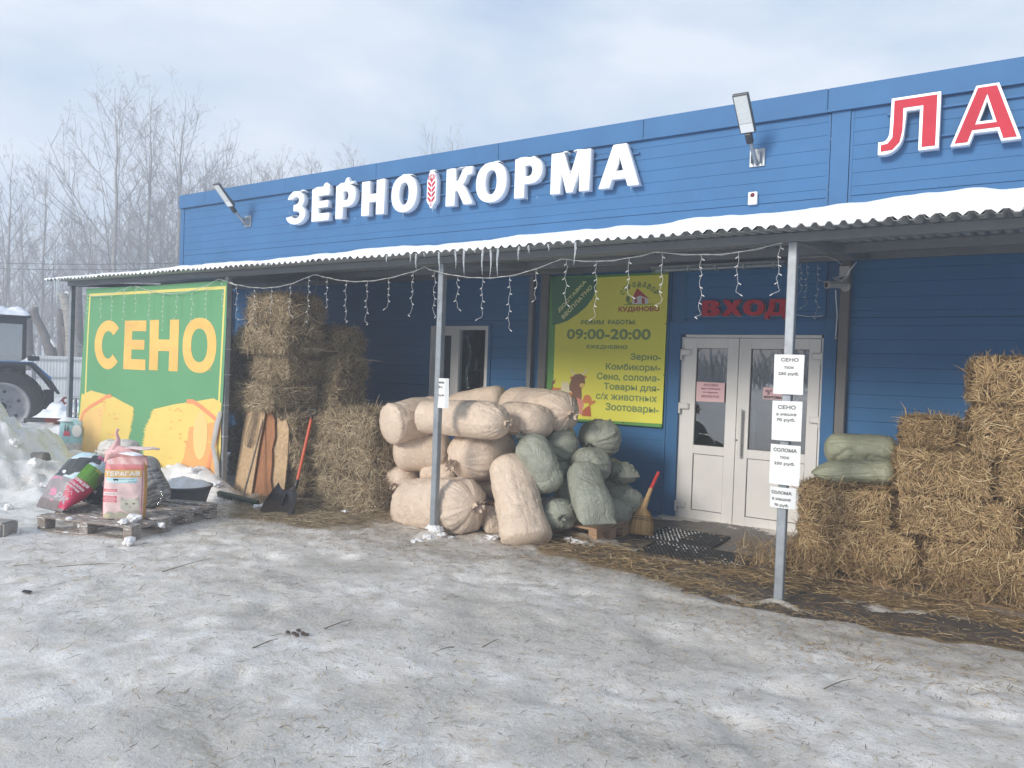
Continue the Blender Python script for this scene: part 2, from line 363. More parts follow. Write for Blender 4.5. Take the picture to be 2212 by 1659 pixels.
# ------------------------------------------------------------------ the ground
def axis(segs):
    r = [segs[0][0]]
    for a, b, st in segs:
        n = max(1, int(round((b - a) / st))); r += [a + (b - a) * (i + 1) / n for i in range(n)]
    return np.array(r)
gx = axis([(-420, -60, 18), (-60, -22, 1.6), (-22, -13.6, 0.16), (-13.6, -9.3, 0.04), (-9.3, 0.9, 0.034), (0.9, 12, 0.5), (12, 120, 9), (120, 420, 50)])
gy = axis([(-320, -20, 20), (-20, 0.6, 0.8), (0.6, 8.1, 0.034), (8.1, 12, 0.12), (12, 40, 1.2), (40, 400, 20)])
def ground_h(X, Y):
    P = np.stack([X, Y, X * 0], 1)
    h = 0.012 * fbm(P * 1.1, 3, 3) + 0.006 * fbm(P * 6, 5, 3)
    nearw = sstep(10.5, 9, Y) * sstep(-24, -18, X)
    # trodden, lumpy snow on the left
    left = sstep(-6.6, -8.2, X + 0.25 * fbm(P * 1.5, 21, 2)) * nearw
    h += left * (0.018 * fbm(P * 3.2, 8, 4) + 0.012 * np.abs(fbm(P * 9, 9, 3)))
    def blob(cx, cy, rx, ry, hh, seed, sharp=1.0, rot=0.0):
        c, s = math.cos(rot), math.sin(rot)
        dx, dy = X - cx, Y - cy; a = (dx * c + dy * s) / rx; b = (-dx * s + dy * c) / ry
        d = np.sqrt(a * a + b * b) + 0.16 * fbm(P * 1.4, seed, 3)
        g = np.clip(1 - d, 0, 1); g = g * g * (3 - 2 * g)
        return hh * g * (1 + 0.45 * fbm(P * 2.6, seed + 3, 3)) + .055 * min(1, hh * 4) * np.sqrt(g) * np.abs(fbm(P * 5.5, seed + 5, 4))
    h += blob(-11.3, 4.35, 2.2, 1.55, 0.82, 31, rot=0.3)         # the heap of cleared snow
    h += blob(-9.9, 4.55, 1.1, 0.8, 0.24, 33)
    h += blob(-9.3, 4.9, 1.1, 0.7, 0.13, 35)
    h += blob(-11.3, 5.6, 1.0, 0.4, 0.14, 37) + blob(-9.2, 5.72, 1.7, 0.42, 0.28, 39) + blob(-8.35, 5.70, 0.55, 0.35, 0.17, 41)
    h += blob(-16.0, 8.2, 4.0, 1.6, 0.30, 43) + blob(-20, 9.4, 6, 1.3, 0.25, 44)
    h += blob(-7.7, 6.1, 0.7, 0.22, 0.07, 45) + blob(-6.8, 6.15, 0.5, 0.16, 0.05, 46)
    h += blob(-4.85, 5.83, 0.22, 0.17, 0.085, 47) + blob(-4.45, 6.1, 0.30, 0.2, 0.03, 48) + blob(-1.53, 5.84, 0.20, 0.14, 0.055, 49)
    h += blob(-3.7, 6.75, 0.45, 0.2, 0.05, 51) + blob(-5.9, 6.3, 0.25, .25, 0.06, 52) + blob(-0.3, 6.75, .5, .2, .05, 53)
    h += blob(-7.0, 3.9, 0.7, 0.35, 0.03, 54)
    # gentle trampled hollows all over the yard
    yard = sstep(0.5, 1.5, Y) * sstep(-8, -6, X) * (1 - sstep(6.4, 7.0, Y))
    h += yard * (0.016 * fbm(P * 2.2, 61, 3) - 0.03 * np.clip(fbm(P * 3.5, 62, 2) - 0.30, 0, 1) + 0.0042 * fbm(P * 20, 63, 2))
    far = sstep(14, 40, np.sqrt(X * X + Y * Y)); h = h * (1 - 0.6 * far) + far * 0.1
    return h
def seg_d(X, Y, a, b):
    ax, ay = a; bx, by = b; vx, vy = bx - ax, by - ay; t = np.clip(((X - ax) * vx + (Y - ay) * vy) / (vx * vx + vy * vy + 1e-9), 0, 1)
    return np.hypot(X - ax - t * vx, Y - ay - t * vy)
BARE = [((-3.2, 7.9), (-1.4, 7.9), 0.75), ((-2.8, 7.2), (-1.5, 7.0), 0.45), ((-2.35, 6.35), (-1.75, 6.25), 0.33), ((-1.6, 6.2), (-1.1, 6.05), 0.30),
        ((-1.15, 5.98), (0.6, 6.25), 0.26), ((-2.1, 5.75), (-1.2, 5.72), 0.10), ((-3.6, 7.5), (-3.2, 7.0), 0.3), ((0.4, 6.6), (1.5, 6.8), 0.5), ((-3.9, 6.55), (-2.5, 6.15), 0.16)]
GRIME = [((-3.9, 6.4), (-2.4, 6.1), 0.85), ((-2.4, 5.9), (-1.0, 5.65), 0.45), ((-1.0, 5.6), (0.8, 5.9), 0.40), ((-5.6, 5.75), (-4.2, 5.5), 0.30), ((-2.9, 3.9), (-2.5, 4.2), 0.55), ((-3.3, 4.3), (-2.9, 4.4), 0.35), ((-2.6, 2.9), (-2.3, 3.0), 0.35), ((-2.3, 5.3), (-0.2, 5.45), 0.30), ((-1.7, 3.0), (-1.0, 3.4), 0.25),
         ((-1.1, 2.95), (-.75, 3.05), 0.30), ((-4.9, 4.4), (-4.3, 4.6), 0.25), ((-3.3, 2.2), (-3.0, 2.1), 0.3), ((-4.2, 3.3), (-3.6, 3.5), .3), ((-6.5, 4.9), (-6.1, 5.0), .25), ((-2.0, 4.4), (-1.4, 4.6), .3)]
HAYG = [((-7.4, 6.0), (-6.2, 5.95), 0.62), ((-6.9, 5.4), (-6.0, 5.6), 0.35), ((-6.1, 6.5), (-5.9, 7.2), 0.7)]
STRAWG = [((-3.6, 6.25), (-2.0, 5.88), .22), ((-1.9, 6.55), (0.9, 6.60), 0.34), ((-2.9, 6.35), (-1.9, 6.5), 0.25), ((-1.9, 6.9), (-1.7, 7.6), 0.28), ((-3.8, 6.6), (-3.0, 6.45), 0.18), ((-1.5, 5.72), (0.6, 5.95), .06)]
def field(X, Y, segs):
    P_ = np.stack([X, Y, X * 0], 1); X = X + .10 * fbm(P_ * 2.1, 401, 3); Y = Y + .11 * fbm(P_ * 1.8, 402, 3)
    r = np.full(X.shape, -9.0)
    for a, b, w_ in segs: r = np.maximum(r, 1 - seg_d(X, Y, a, b) / w_)
    return r
GX, GY = np.meshgrid(gx, gy); X = GX.ravel(); Y = GY.ravel(); Z = ground_h(X, Y)
bare = np.clip(field(X, Y, BARE) * 0.95 + 0.45, 0, 1); 
Z = Z * (1 - 0.85 * bare) - 0.008 * bare
nxg, nyg = len(gx), len(gy)
idx = np.arange(nxg * nyg).reshape(nyg, nxg)
F = np.stack([idx[:-1, :-1].ravel(), idx[:-1, 1:].ravel(), idx[1:, 1:].ravel(), idx[1:, :-1].ravel()], 1)
gme = npmesh('ground', np.stack([X, Y, Z], 1), F, smooth=True)
ca = gme.color_attributes.new('zones', 'FLOAT_COLOR', 'POINT')
grime = np.clip(field(X, Y, GRIME) + 0.25, 0, 1); hayg = np.clip(np.maximum(field(X, Y, HAYG), field(X, Y, STRAWG) * .9) + 0.2, 0, 1)
cols = np.stack([bare, grime, hayg, sstep(-6.5, -9.0, X)], 1).astype(np.float32)
ca.data.foreach_set('color', cols.ravel())
def ground_mat():
    m = bpy.data.materials.new('trodden_snow_and_ice'); m.use_nodes = True; t = m.node_tree; n = t.nodes; l = t.links; p = n['Principled BSDF']
    at_ = n.new('ShaderNodeAttribute'); at_.attribute_name = 'zones'; sp = n.new('ShaderNodeSeparateColor'); l.new(at_.outputs['Color'], sp.inputs[0])
    g = n.new('ShaderNodeNewGeometry'); pos = g.outputs['Position']
    def noise(sc, det=6, ro=0.6, dist=0.0, st=None):
        q = n.new('ShaderNodeTexNoise'); q.inputs['Scale'].default_value = sc; q.inputs['Detail'].default_value = det; q.inputs['Roughness'].default_value = ro; q.inputs['Distortion'].default_value = dist
        if st:
            mm = n.new('ShaderNodeMapping'); mm.inputs['Scale'].default_value = st; l.new(pos, mm.inputs[0]); l.new(mm.outputs[0], q.inputs['Vector'])
        else: l.new(pos, q.inputs['Vector'])
        return q.outputs[0]
    def ramp(v, a, b, ca=(0, 0, 0), cb=(1, 1, 1)):
        r = n.new('ShaderNodeValToRGB'); r.color_ramp.elements[0].position = a; r.color_ramp.elements[1].position = b
        r.color_ramp.elements[0].color = (*ca, 1); r.color_ramp.elements[1].color = (*cb, 1); l.new(v, r.inputs[0]); return r.outputs[0]
    def mx(f, a, b):
        q = n.new('ShaderNodeMix'); q.data_type = 'RGBA'; 
        if isinstance(f, float): q.inputs[0].default_value = f
        else: l.new(f, q.inputs[0])
        for i, v in ((6, a), (7, b)):
            if isinstance(v, tuple): q.inputs[i].default_value = (*v, 1)
            else: l.new(v, q.inputs[i])
        return q.outputs[2]
    def mth(op, a, b):
        q = n.new('ShaderNodeMath'); q.operation = op; q.use_clamp = (op != 'SUBTRACT')
        for i, v in ((0, a), (1, b)):
            if isinstance(v, (int, float)): q.inputs[i].default_value = v
            else: l.new(v, q.inputs[i])
        return q.outputs[0]
    big = noise(0.9, 5, 0.55); mid = noise(4.5, 8, 0.68, 0.4); fine = noise(38, 6, 0.75); speck = noise(95, 3, 0.6)
    clean = mx(ramp(mid, 0.35, 0.66), (0.72, 0.715, 0.71), (0.90, 0.90, 0.91))
    packed = mx(ramp(mid, 0.38, 0.64), (0.62, 0.575, 0.52), (0.92, 0.89, 0.85))
    clean = mx(ramp(noise(1.5, 8, .7), 0.52, 0.72), clean, (0.74, 0.715, 0.67))
    base = mx(at_.outputs['Alpha'], packed, clean)
    dirt = mx(ramp(fine, 0.3, 0.7), (0.27, 0.24, 0.20), (0.56, 0.53, 0.48))
    base = mx(mth('MULTIPLY', ramp(big, 0.50, 0.68), ramp(mid, 0.42, 0.60)), base, dirt)
    gsum = mth('MULTIPLY', sp.outputs[1], ramp(mid, 0.30, 0.58)); base = mx(mth('MULTIPLY', gsum, 0.80), base, dirt)
    # dark specks and bits of chaff trodden in
    base = mx(mth('MULTIPLY', ramp(speck, 0.61, 0.68), ramp(mid, 0.40, 0.62)), base, (0.16, 0.13, 0.10))
    base = mx(mth('MULTIPLY', ramp(noise(55, 4, 0.7, 1.5, (1, 2.2, 1)), 0.60, 0.66), 0.55), base, (0.24, 0.20, 0.155))
    base = mx(mth('MULTIPLY', ramp(fine, 0.56, 0.72), 0.55), base, (0.80, 0.82, 0.85))
    # chaff carpet
    hv = mth('ADD', mth('MULTIPLY', sp.outputs[2], 0.80), mth('MULTIPLY', mid, 0.45))
    chaff = mx(ramp(noise(60, 6, .7, 2), 0.35, 0.65), (0.12, 0.08, 0.045), (0.36, 0.26, 0.14))
    base = mx(ramp(hv, 0.48, 0.72), base, chaff)
    # wet bare concrete with ragged ice edges
    bv = mth('ADD', mth('MULTIPLY', sp.outputs[0], 0.66), mth('MULTIPLY', noise(3.4, 10, 0.74, 0.5), 0.98))
    bmask = ramp(bv, 0.845, 0.87)
    conc = mx(ramp(noise(9, 8, 0.7), 0.35, 0.7), (0.075, 0.066, 0.058), (0.14, 0.124, 0.11))
    conc = mx(mth('MULTIPLY', ramp(fine, 0.60, 0.70), 0.5), conc, (0.33, 0.30, 0.26))
    base = mx(bmask, base, conc)
    l.new(base, p.inputs['Base Color'])
    rr = n.new('ShaderNodeMapRange'); l.new(bmask, rr.inputs[0]); rr.inputs[3].default_value = 0.62; rr.inputs[4].default_value = 0.42; l.new(rr.outputs[0], p.inputs['Roughness'])
    p.inputs['Specular IOR Level'].default_value = 0.35
    hsum = mth('ADD', mth('MULTIPLY', mid, 0.7), mth('MULTIPLY', fine, 0.35))
    hs2 = mth('SUBTRACT', hsum, mth('MULTIPLY', bmask, 0.5))
    b = n.new('ShaderNodeBump'); b.inputs['Strength'].default_value = 0.85; b.inputs['Distance'].default_value = 0.032; l.new(hs2, b.inputs['Height']); l.new(b.outputs[0], p.inputs['Normal'])
    return m
ground = link('ground', gme, ground_mat()); ground['kind'] = 'structure'

def gz(x, y): return float(ground_h(np.array([x]), np.array([y]))[0])
# ------------------------------------------------------------------ the shop building
YW = 8.70
shop = empty('shop_building', (-5, 8.7, 0), label='long blue panel-clad shop building with flat parapet and white double doors', cat='building')
def keep(o, parent):
    """parent o and leave it where it stands"""
    top = parent; M = Matrix.Identity(4)
    chain = []
    while top is not None: chain.append(top); top = top.parent
    for q in reversed(chain): M = M @ (q.matrix_parent_inverse if q.parent else Matrix.Identity(4)) @ q.matrix_basis
    o.parent = parent; o.matrix_parent_inverse = M.inverted(); return o
def part(name, mb, m, parent): return keep(mb.build(name, m), parent)

ROWS = [0.0, 0.16, 0.30, 0.44, 0.585, 0.73, 0.875, 0.99, 1.12, 1.258, 1.397, 1.535, 1.675, 1.818, 1.962, 2.105, 2.249, 2.329, 2.403, 2.54, 2.693, 2.83, 2.96, 3.03, 3.175, 3.315, 3.46, 3.602, 3.70, 3.84, 3.98, 4.125, 4.27, 4.41, 4.50]
def strip(x0, x1, z0, z1):
    """one micro-profiled cladding board with chamfered long edges and a real joint below it"""
    g = 0.004 if abs(z0 - 3.602) < .01 or abs(z0 - 2.329) < .01 else 0.0004; c = 0.0016; b = MB()
    prof = [(YW + .005, z0 + g), (YW + .001, z0 + g + c), (YW, z0 + g + 2 * c), (YW, z1 - 2 * c), (YW + .001, z1 - c), (YW + .005, z1), (YW + .03, z1), (YW + .03, z0 + g)]
    V = [(x, y, z) for x in (x0, x1) for y, z in prof]; n = len(prof)
    b.add(V, [(j, (j + 1) % n, n + (j + 1) % n, n + j) for j in range(n)] + [tuple(range(n))[::-1], tuple(range(n, 2 * n))])
    return b
for i in range(len(ROWS) - 1):
    z0, z1 = ROWS[i], ROWS[i + 1]; sec = []
    if z1 <= 2.97:
        zc = (z0 + z1) / 2
        if 0.93 < zc < 2.26: sec += [(-13.60, -7.40), (-6.28, -3.672)]
        else: sec += [(-13.60, -3.672)] if zc < 2.26 else [(-13.60, -5.40), (-5.395, -3.672)]
        if zc > 2.31: sec += [(-3.490, -1.925)]
        sec += [(-1.79, 7.5)]
    else: sec += [(-13.60, -1.972), (-1.722, 7.5)]
    for a, b_ in sec: part('wall_panel', strip(a, b_, z0, z1), M_blue, shop)
bk = MB(); ya, yb = YW + .031, YW + .14
for q in [(-13.66, -7.36, 0, 4.55), (-7.36, -6.33, 0, .90), (-7.36, -6.33, 2.30, 4.55), (-6.33, -3.52, 0, 4.55), (-3.52, -1.91, 2.16, 4.55), (-1.91, 7.5, 0, 4.55)]:
    bk.box(q[0], q[1], ya, yb, q[2], q[3])
part('wall_core', bk, M_bluedark, shop)
sb = MB(); sb.box(-13.66, -13.54, 8.85, 22, 0, 4.55); sb.box(7.4, 7.5, 8.85, 22, 0, 4.55); sb.box(-13.66, 7.5, 21.9, 22.0, 0, 4.55)
part('side_wall', sb, M_blue, shop)
rf = MB(); rf.box(-13.62, 7.45, 8.86, 21.9, 4.35, 4.45); part('flat_roof', rf, M_dark, shop)
# trims
part('corner_trim', MB().box(-13.705, -13.59, YW - .012, 8.90, 0, 4.53), M_bluecap, shop)
part('pilaster_trim', MB().box(-1.940, -1.755, YW - .014, YW + .03, 2.97, 4.50), M_bluecap, shop)
for a in (-1.975, -1.748): part('trim_strip', MB().box(a, a + .026, YW - .006, YW + .02, 2.97, 4.49), M_bluecap, shop)
cx = [-13.72, -12.9, -10.66, -8.55, -6.25, -4.1, -1.98, 0.3, 2.6, 5, 7.55]
for a, b_ in zip(cx[:-1], cx[1:]):
    c = MB(); c.box(a, b_ - .004, YW - .045, YW + .25, 4.505, 4.752, ch=.006); c.box(a, b_ - .004, YW - .055, YW - .046, 4.500, 4.53)
    part('cap_flashing', c, M_bluecap, shop)
# screws on the cladding
for px, py in [(405, 480), (403, 528), (403, 564), (752, 496), (751, 537), (1798, 240), (1794, 300), (1788, 410), (1843, 300), (1839, 405)]:
    p = at(px, py, y=YW - .002); part('screw', MB().lathe([(0, -.004), (.010, -.003), (.012, 0)], Matrix.Translation(p) @ Matrix.Rotation(R(90), 4, 'X'), 10), M_galv, shop)
# door surround (a flat folded trim) and the reveal
part('door_trim', MB().box(-3.67, -3.53, YW - .022, YW + .12, 0.0, 2.30), M_bluecap, shop)
part('door_trim', MB().box(-1.925, -1.795, YW - .022, YW + .12, 0.0, 2.30), M_bluecap, shop)
part('door_trim', MB().box(-3.529, -1.926, YW - .020, YW + .12, 2.15, 2.298), M_bluecap, shop)
part('overdoor_trim', MB().box(-3.528, -3.49, YW - .008, YW + .02, 2.31, 2.9), M_bluecap, shop)
part('overdoor_trim', MB().box(-3.40, -2.0, YW - .012, YW + .02, 2.302, 2.325), M_bluecap, shop)
part('corner_column', MB().box(-3.93, -3.675, YW - .30, YW + .0, -0.02, 0.02).box(-3.70, -3.674, YW - .03, YW + .02, 0, 2.3), M_bluecap, shop)
# downpipes
for x0, x1, zt in ((-5.455, -5.335, 2.93), (-1.772, -1.672, 2.93)):
    d = MB(); d.box(x0, x1, YW - .105, YW - .012, 0, zt, ch=.008)
    o = part('downpipe', d, M_down, shop)
# window ---------------------------------------------------------------
win = part('window', MB().box(-7.375, -7.315, YW - .015, YW + .10, .93, 2.255).box(-6.385, -6.335, YW - .015, YW + .10, .93, 2.255).box(-7.314, -6.386, YW - .015, YW + .10, 2.20, 2.255).box(-7.314, -6.386, YW - .015, YW + .10, .93, 0.985)
           .box(-6.99, -6.85, YW - .01, YW + .08, .986, 2.199).box(-7.314, -6.991, YW + .002, YW + .07, 2.12, 2.198).box(-7.314, -7.25, YW + .002, YW + .07, .986, 2.119), M_pvc, shop)
win['label'] = 'white framed window with a narrow casement and a fixed pane'
part('pane', MB().box(-7.249, -6.991, YW + .03, YW + .036, .986, 2.119), M_winglass, win)
part('pane', MB().box(-6.849, -6.386, YW + .03, YW + .036, .986, 2.199), M_winglass, win)
wt = MB(); wt.box(-7.40, -6.29, YW - .02, YW - .002, 2.262, 2.30); wt.box(-6.333, -6.285, YW - .02, YW + .03, .93, 2.26); wt.box(-7.412, -7.378, YW - .02, YW + .03, .93, 2.26)
part('window_trim', wt, M_bluecap, shop)
# the room seen through the glass
rm = MB(); rm.box(-9, 0, 11.4, 11.5, 0, 3.2); rm.box(-9, 0, 8.86, 11.4, -.03, 0.0); rm.box(-9, -8.9, 8.86, 11.4, 0, 3.2); rm.box(-.1, 0, 8.86, 11.4, 0, 3.2); rm.box(-9, 0, 8.86, 11.4, 3.1, 3.2)
part('interior_room', rm, mat('interior_wall', (0.16, 0.155, 0.15), 0.9), shop)
shelf = empty('display_shelf', (-6.6, 9.3, 0), label='dark shelving full of bottles and tools seen behind the shop window', cat='shelf')
for z in (.95, 1.22, 1.62): part('shelf_board', MB().box(-6.98, -6.2, 9.0, 9.35, z, z + .025), M_down, shelf)
for x in (-6.98, -6.22): part('shelf_upright', MB().box(x, x + .03, 9.0, 9.35, 0, 2.2), M_down, shelf)
Mb1 = mat('bottle_pale', (.40, .44, .42), .4, var=.2); Mb2 = mat('bottle_green', (.10, .17, .13), .4, var=.3)
for k in range(13):
    z = (.975, 1.245, 1.645)[k % 3]; x = -6.90 + .155 * (k // 3) + .03 * (k % 3); hh = random.uniform(.13, .22); r_ = random.uniform(.022, .04)
    b = MB().lathe([(0, 0), (r_, 0), (r_, hh * .6), (r_ * .35, hh * .78), (r_ * .35, hh), (0, hh)], n=12)
    o = b.build('bottle', [Mb1, Mb2][(k * 5 + k // 4) % 2]); o.location = (x, 9.10 + .05 * (k % 2), z)
    tag(o, 'small bottle standing on the dark shelving behind the window pane', 'bottle', 'bottles on the display shelves')
tn = MB(); rr_ = random.Random(3)
for k in range(520):
    u = k / 520; cxq = -6.80 + .14 * u + .05 * math.sin(u * 9) if k < 330 else -6.44 + .03 * math.sin(u * 40); cz = 2.12 - .75 * (u / .63) if k < 330 else 1.62 - .62 * (u - .63) / .37
    a = Vector((rr_.uniform(-1, 1), rr_.uniform(-.4, .4), rr_.uniform(-1, 1))).normalized() * .035
    p = Vector((cxq, 8.80, cz)); s_ = Vector((a.z, 0, -a.x)).normalized() * .0025; tn.add([p - s_, p + s_, p + a], [(0, 1, 2)])
tag(tn.build('tinsel', mat('silver_tinsel', (.8, .82, .84), .22, metal=.8)), 'silver tinsel hanging inside the right window pane', 'tinsel')
# doors ----------------------------------------------------------------
YD = 8.73
door_root = empty('double_door', (-2.71, YD, 0), label='white plastic double entrance doors with tall dark glass panes', cat='door')
part('door_frame', MB().box(-3.528, -3.487, YD, YD + .08, 0, 2.118).box(-1.955, -1.927, YD, YD + .08, 0, 2.118).box(-3.486, -1.956, YD, YD + .08, 2.113, 2.148), M_pvc, door_root)
def leaf(x0, x1, gx0, gx1, hinges, hside):
    lf = empty('door_leaf', (x0, YD, 0)); keep(lf, door_root)
    z0, z1 = -0.018, 2.108; b = MB(); ya, yb = YD - .02, YD + .045; zg0, zg1, zp1, zp0 = .858, 1.99, .758, .098
    b.box(x0, gx0, ya, yb, z0, z1, ch=.003).box(gx1, x1, ya, yb, z0, z1, ch=.003).box(gx0, gx1, ya, yb, zg1, z1, ch=.003).box(gx0, gx1, ya, yb, zp1, zg0, ch=.003).box(gx0, gx1, ya, yb, z0, zp0, ch=.003)
    part('leaf_frame', b, M_pvc, lf)
    g = MB()   # gaskets
    for (a, c, d, e) in ((gx0, gx1, zg0, zg1), (gx0, gx1, zp0, zp1)):
        g.box(a, a + .006, YD - .002, YD + .02, d, e).box(c - .006, c, YD - .002, YD + .02, d, e).box(a, c, YD - .001, YD + .02, d, d + .006).box(a, c, YD - .001, YD + .02, e - .006, e)
    part('gasket', g, M_pvcj, lf)
    part('lower_panel', MB().box(gx0 + .004, gx1 - .004, YD + .001, YD + .02, zp0 + .004, zp1 - .004, ch=.004), M_pvc, lf)
    part('pane', MB().box(gx0 + .002, gx1 - .002, YD + .01, YD + .018, zg0 + .002, zg1 - .002), M_glass, lf)
    for z in hinges:
        hb = MB()
        if hside < 0: hb.box(x0 - .035, x0 + .085, YD - .052, YD - .021, z, z + .075, ch=.012).tube([(x0 - .03, YD - .04, z - .05), (x0 - .03, YD - .04, z + .075)], .014, 10)
        else: hb.box(x1 - .085, x1 + .03, YD - .052, YD - .021, z, z + .075, ch=.012).tube([(x1 + .02, YD - .04, z - .05), (x1 + .02, YD - .04, z + .075)], .014, 10)
        part('hinge', hb, M_pvc, lf)
    return lf
leafL = leaf(-3.484, -2.842, -3.335, -2.968, (.115, 1.27, 1.90), -1)
leafR = leaf(-2.836, -1.957, -2.700, -2.076, (.30, 1.20, 1.88), 1)
hd = MB(); hx = -2.770; hd.tube([(hx, YD - .085, .78), (hx, YD - .085, 1.31)], .019, 12)
for z in (.90, 1.21): hd.tube([(hx, YD - .02, z), (hx, YD - .085, z)], .014, 8).box(hx - .045, hx + .03, YD - .03, YD - .021, z - .03, z + .03, ch=.004)
part('door_handle', hd, M_pvc, door_root)
part('inner_handle', MB().tube([(-2.665, YD + .08, .87), (-2.665, YD + .08, 1.30)], .02, 10), M_pvc, door_root)
part('lock', MB().lathe([(0, 0), (.012, 0), (.012, .006), (0, .008)], Matrix.Translation((hx - .055, YD - .021, .955)) @ Matrix.Rotation(R(90), 4, 'X'), 12), M_galv, door_root)
# door notices
Mpink = mat('pink_paper', (0.78, 0.50, 0.52), .4, var=.04); Mredink = mat('dark_red_ink', (.28, .06, .09), .6)
no = empty('door_notice', (-3.15, YD - .03, 1.5), label='pink delivery notice taped to the glass of the left door leaf', cat='notice')
fw = facade(YD - .024)
keep(art('notice_sheet', [[(-3.32, 1.37), (-2.985, 1.375), (-2.985, 1.595), (-3.32, 1.60)]], facade(YD - .022), Mpink, None, ext=.001), no)
for s_, a, b_, z in [('ДОСТАВКА', -3.235, -3.06, 1.555), ('зерна, комбикорма', -3.265, -3.035, 1.51), ('по г.Кудиново', -3.24, -3.06, 1.468), ('БЕСПЛАТНО!', -3.255, -3.045, 1.425)]:
    keep(textobj('lettering', s_, a, b_, z, z + .022, fw, Mredink, None, bold=.06), no)
for z, a, b_ in ((1.548, -3.235, -3.06), (1.418, -3.255, -3.045)): keep(art('underline', [rect(a, b_, z, z + .003)], fw, Mredink, None, ext=.0002), no)
no = empty('door_notice', (-2.5, YD - .03, 1.5), label='pink pet goods notice on the right door glass behind the post', cat='notice')
keep(art('notice_sheet', [rect(-2.555, -2.28, 1.435, 1.565)], facade(YD - .001), Mpink, None, ext=.001), no)
fw = facade(YD - .0035)
keep(textobj('lettering', 'ЗООТОВАРЫ', -2.548, -2.29, 1.443, 1.473, fw, M_black, None, bold=.09), no)
for u, v, rx, ry in [(-2.51, 1.525, .022, .016), (-2.49, 1.505, .014, .018), (-2.47, 1.53, .015, .012), (-2.50, 1.49, .007, .012)]:
    keep(art('animal_print', [ell(u, v, rx, ry, n=14)], fw, mat('mauve_print', (.35, .20, .25), .6), None, ext=.0002), no)

# ------------------------------------------------------------------ canopy
canopy = empty('canopy', (-5, 7, 0), label='grey corrugated steel lean-to canopy on posts along the shop front', cat='canopy')
XL, XR = -12.03, 3.0
SL = 0.098
def zs(y): return 2.700 + (y - 5.50) * SL      # underside of the sheet
per = 0.092
xs = []; dz = []
k = 0; x = XL
while x < XR:
    for f, h in ((0, 0), (.20, 0), (.37, .028), (.63, .028), (.80, 0)): xs.append(x + f * per); dz.append(h)
    x += per
xs = np.array(xs); dz = np.array(dz)
V = []; ys_ = [5.50, 6.6, 7.7, 8.69]
for th in (0, .0015):
    for y in ys_: V += [(a, y, zs(y) + h + th) for a, h in zip(xs, dz)]
n = len(xs); m_ = len(ys_); V = np.array(V); F = []
for s_ in (0, 1):
    for r_ in range(m_ - 1):
        i = np.arange(n - 1); b0 = (s_ * m_ + r_) * n
        q = np.stack([b0 + i, b0 + i + 1, b0 + n + i + 1, b0 + n + i], 1); F.append(q if s_ else q[:, ::-1])
for r_ in (0, m_ - 1):
    i = np.arange(n - 1); q = np.stack([r_ * n + i, r_ * n + i + 1, (m_ + r_) * n + i + 1, (m_ + r_) * n + i], 1); F.append(q)
M_sheet = mat('corrugated_sheet', (0.38, 0.40, 0.40), 0.42, metal=.15, var=.08, vscale=3, bump=.08, bscale=20)
keep(link('roof_sheet', npmesh('roof_sheet', V, np.concatenate(F)), M_sheet), canopy)
part('front_beam', MB().box(-12.03, 3.0, 5.825, 5.885, 2.664, 2.729, ch=.004), M_grey, canopy)
for y0, h, x0, x1 in ((7.28, .08, -12.0, -1.60), (7.28, .08, -1.55, 3.0), (8.58, .085, -12.0, 3.0)):
    part('purlin', MB().box(x0, x1, y0, y0 + .05, zs(y0) - h - .003, zs(y0) - .003, ch=.003), M_grey, canopy)
PX = [-11.93, -8.195, -4.845, -1.535, 1.80]
for x in PX:
    part('rafter', MB().box(x - .03, x + .03, 5.886, 8.58, 2.66, 2.72, Matrix.Translation((x, 5.886, 2.69)) @ Matrix.Rotation(math.atan(SL * .9), 4, 'X') @ Matrix.Translation((-x, -5.886, -2.69)), ch=.003), M_grey, canopy)
    part('post', MB().box(x - .032, x + .032, 5.823, 5.887, -.10, 2.662, ch=.005), M_postgrey, canopy)
    part('base_plate', MB().box(x - .05, x + .05, 5.80, 5.91, -.04, 0.0), M_grey, canopy)
for x in (-12.0, -5.6): part('wall_post', MB().box(x - .03, x + .03, 8.60, 8.66, 0, 2.90), M_grey, canopy)
for x0, x1 in ((-4.78, -4.0), (-1.47, -0.9)):     # gussets of sheet under the roof by each post
    part('brace_plate', MB().box(x0, x1, 5.93, 7.27, 2.712, 2.716, Matrix.Translation((x0, 5.93, 2.714)) @ Matrix.Rotation(math.atan(SL), 4, 'X') @ Matrix.Translation((-x0, -5.93, -2.714))), M_grey, canopy) if False else None
for z in (0.72, 1.10, 1.47, 1.78):
    part('cable_tie', MB().box(-8.235, -8.155, 5.815, 5.895, z, z + .006), M_paper, canopy)
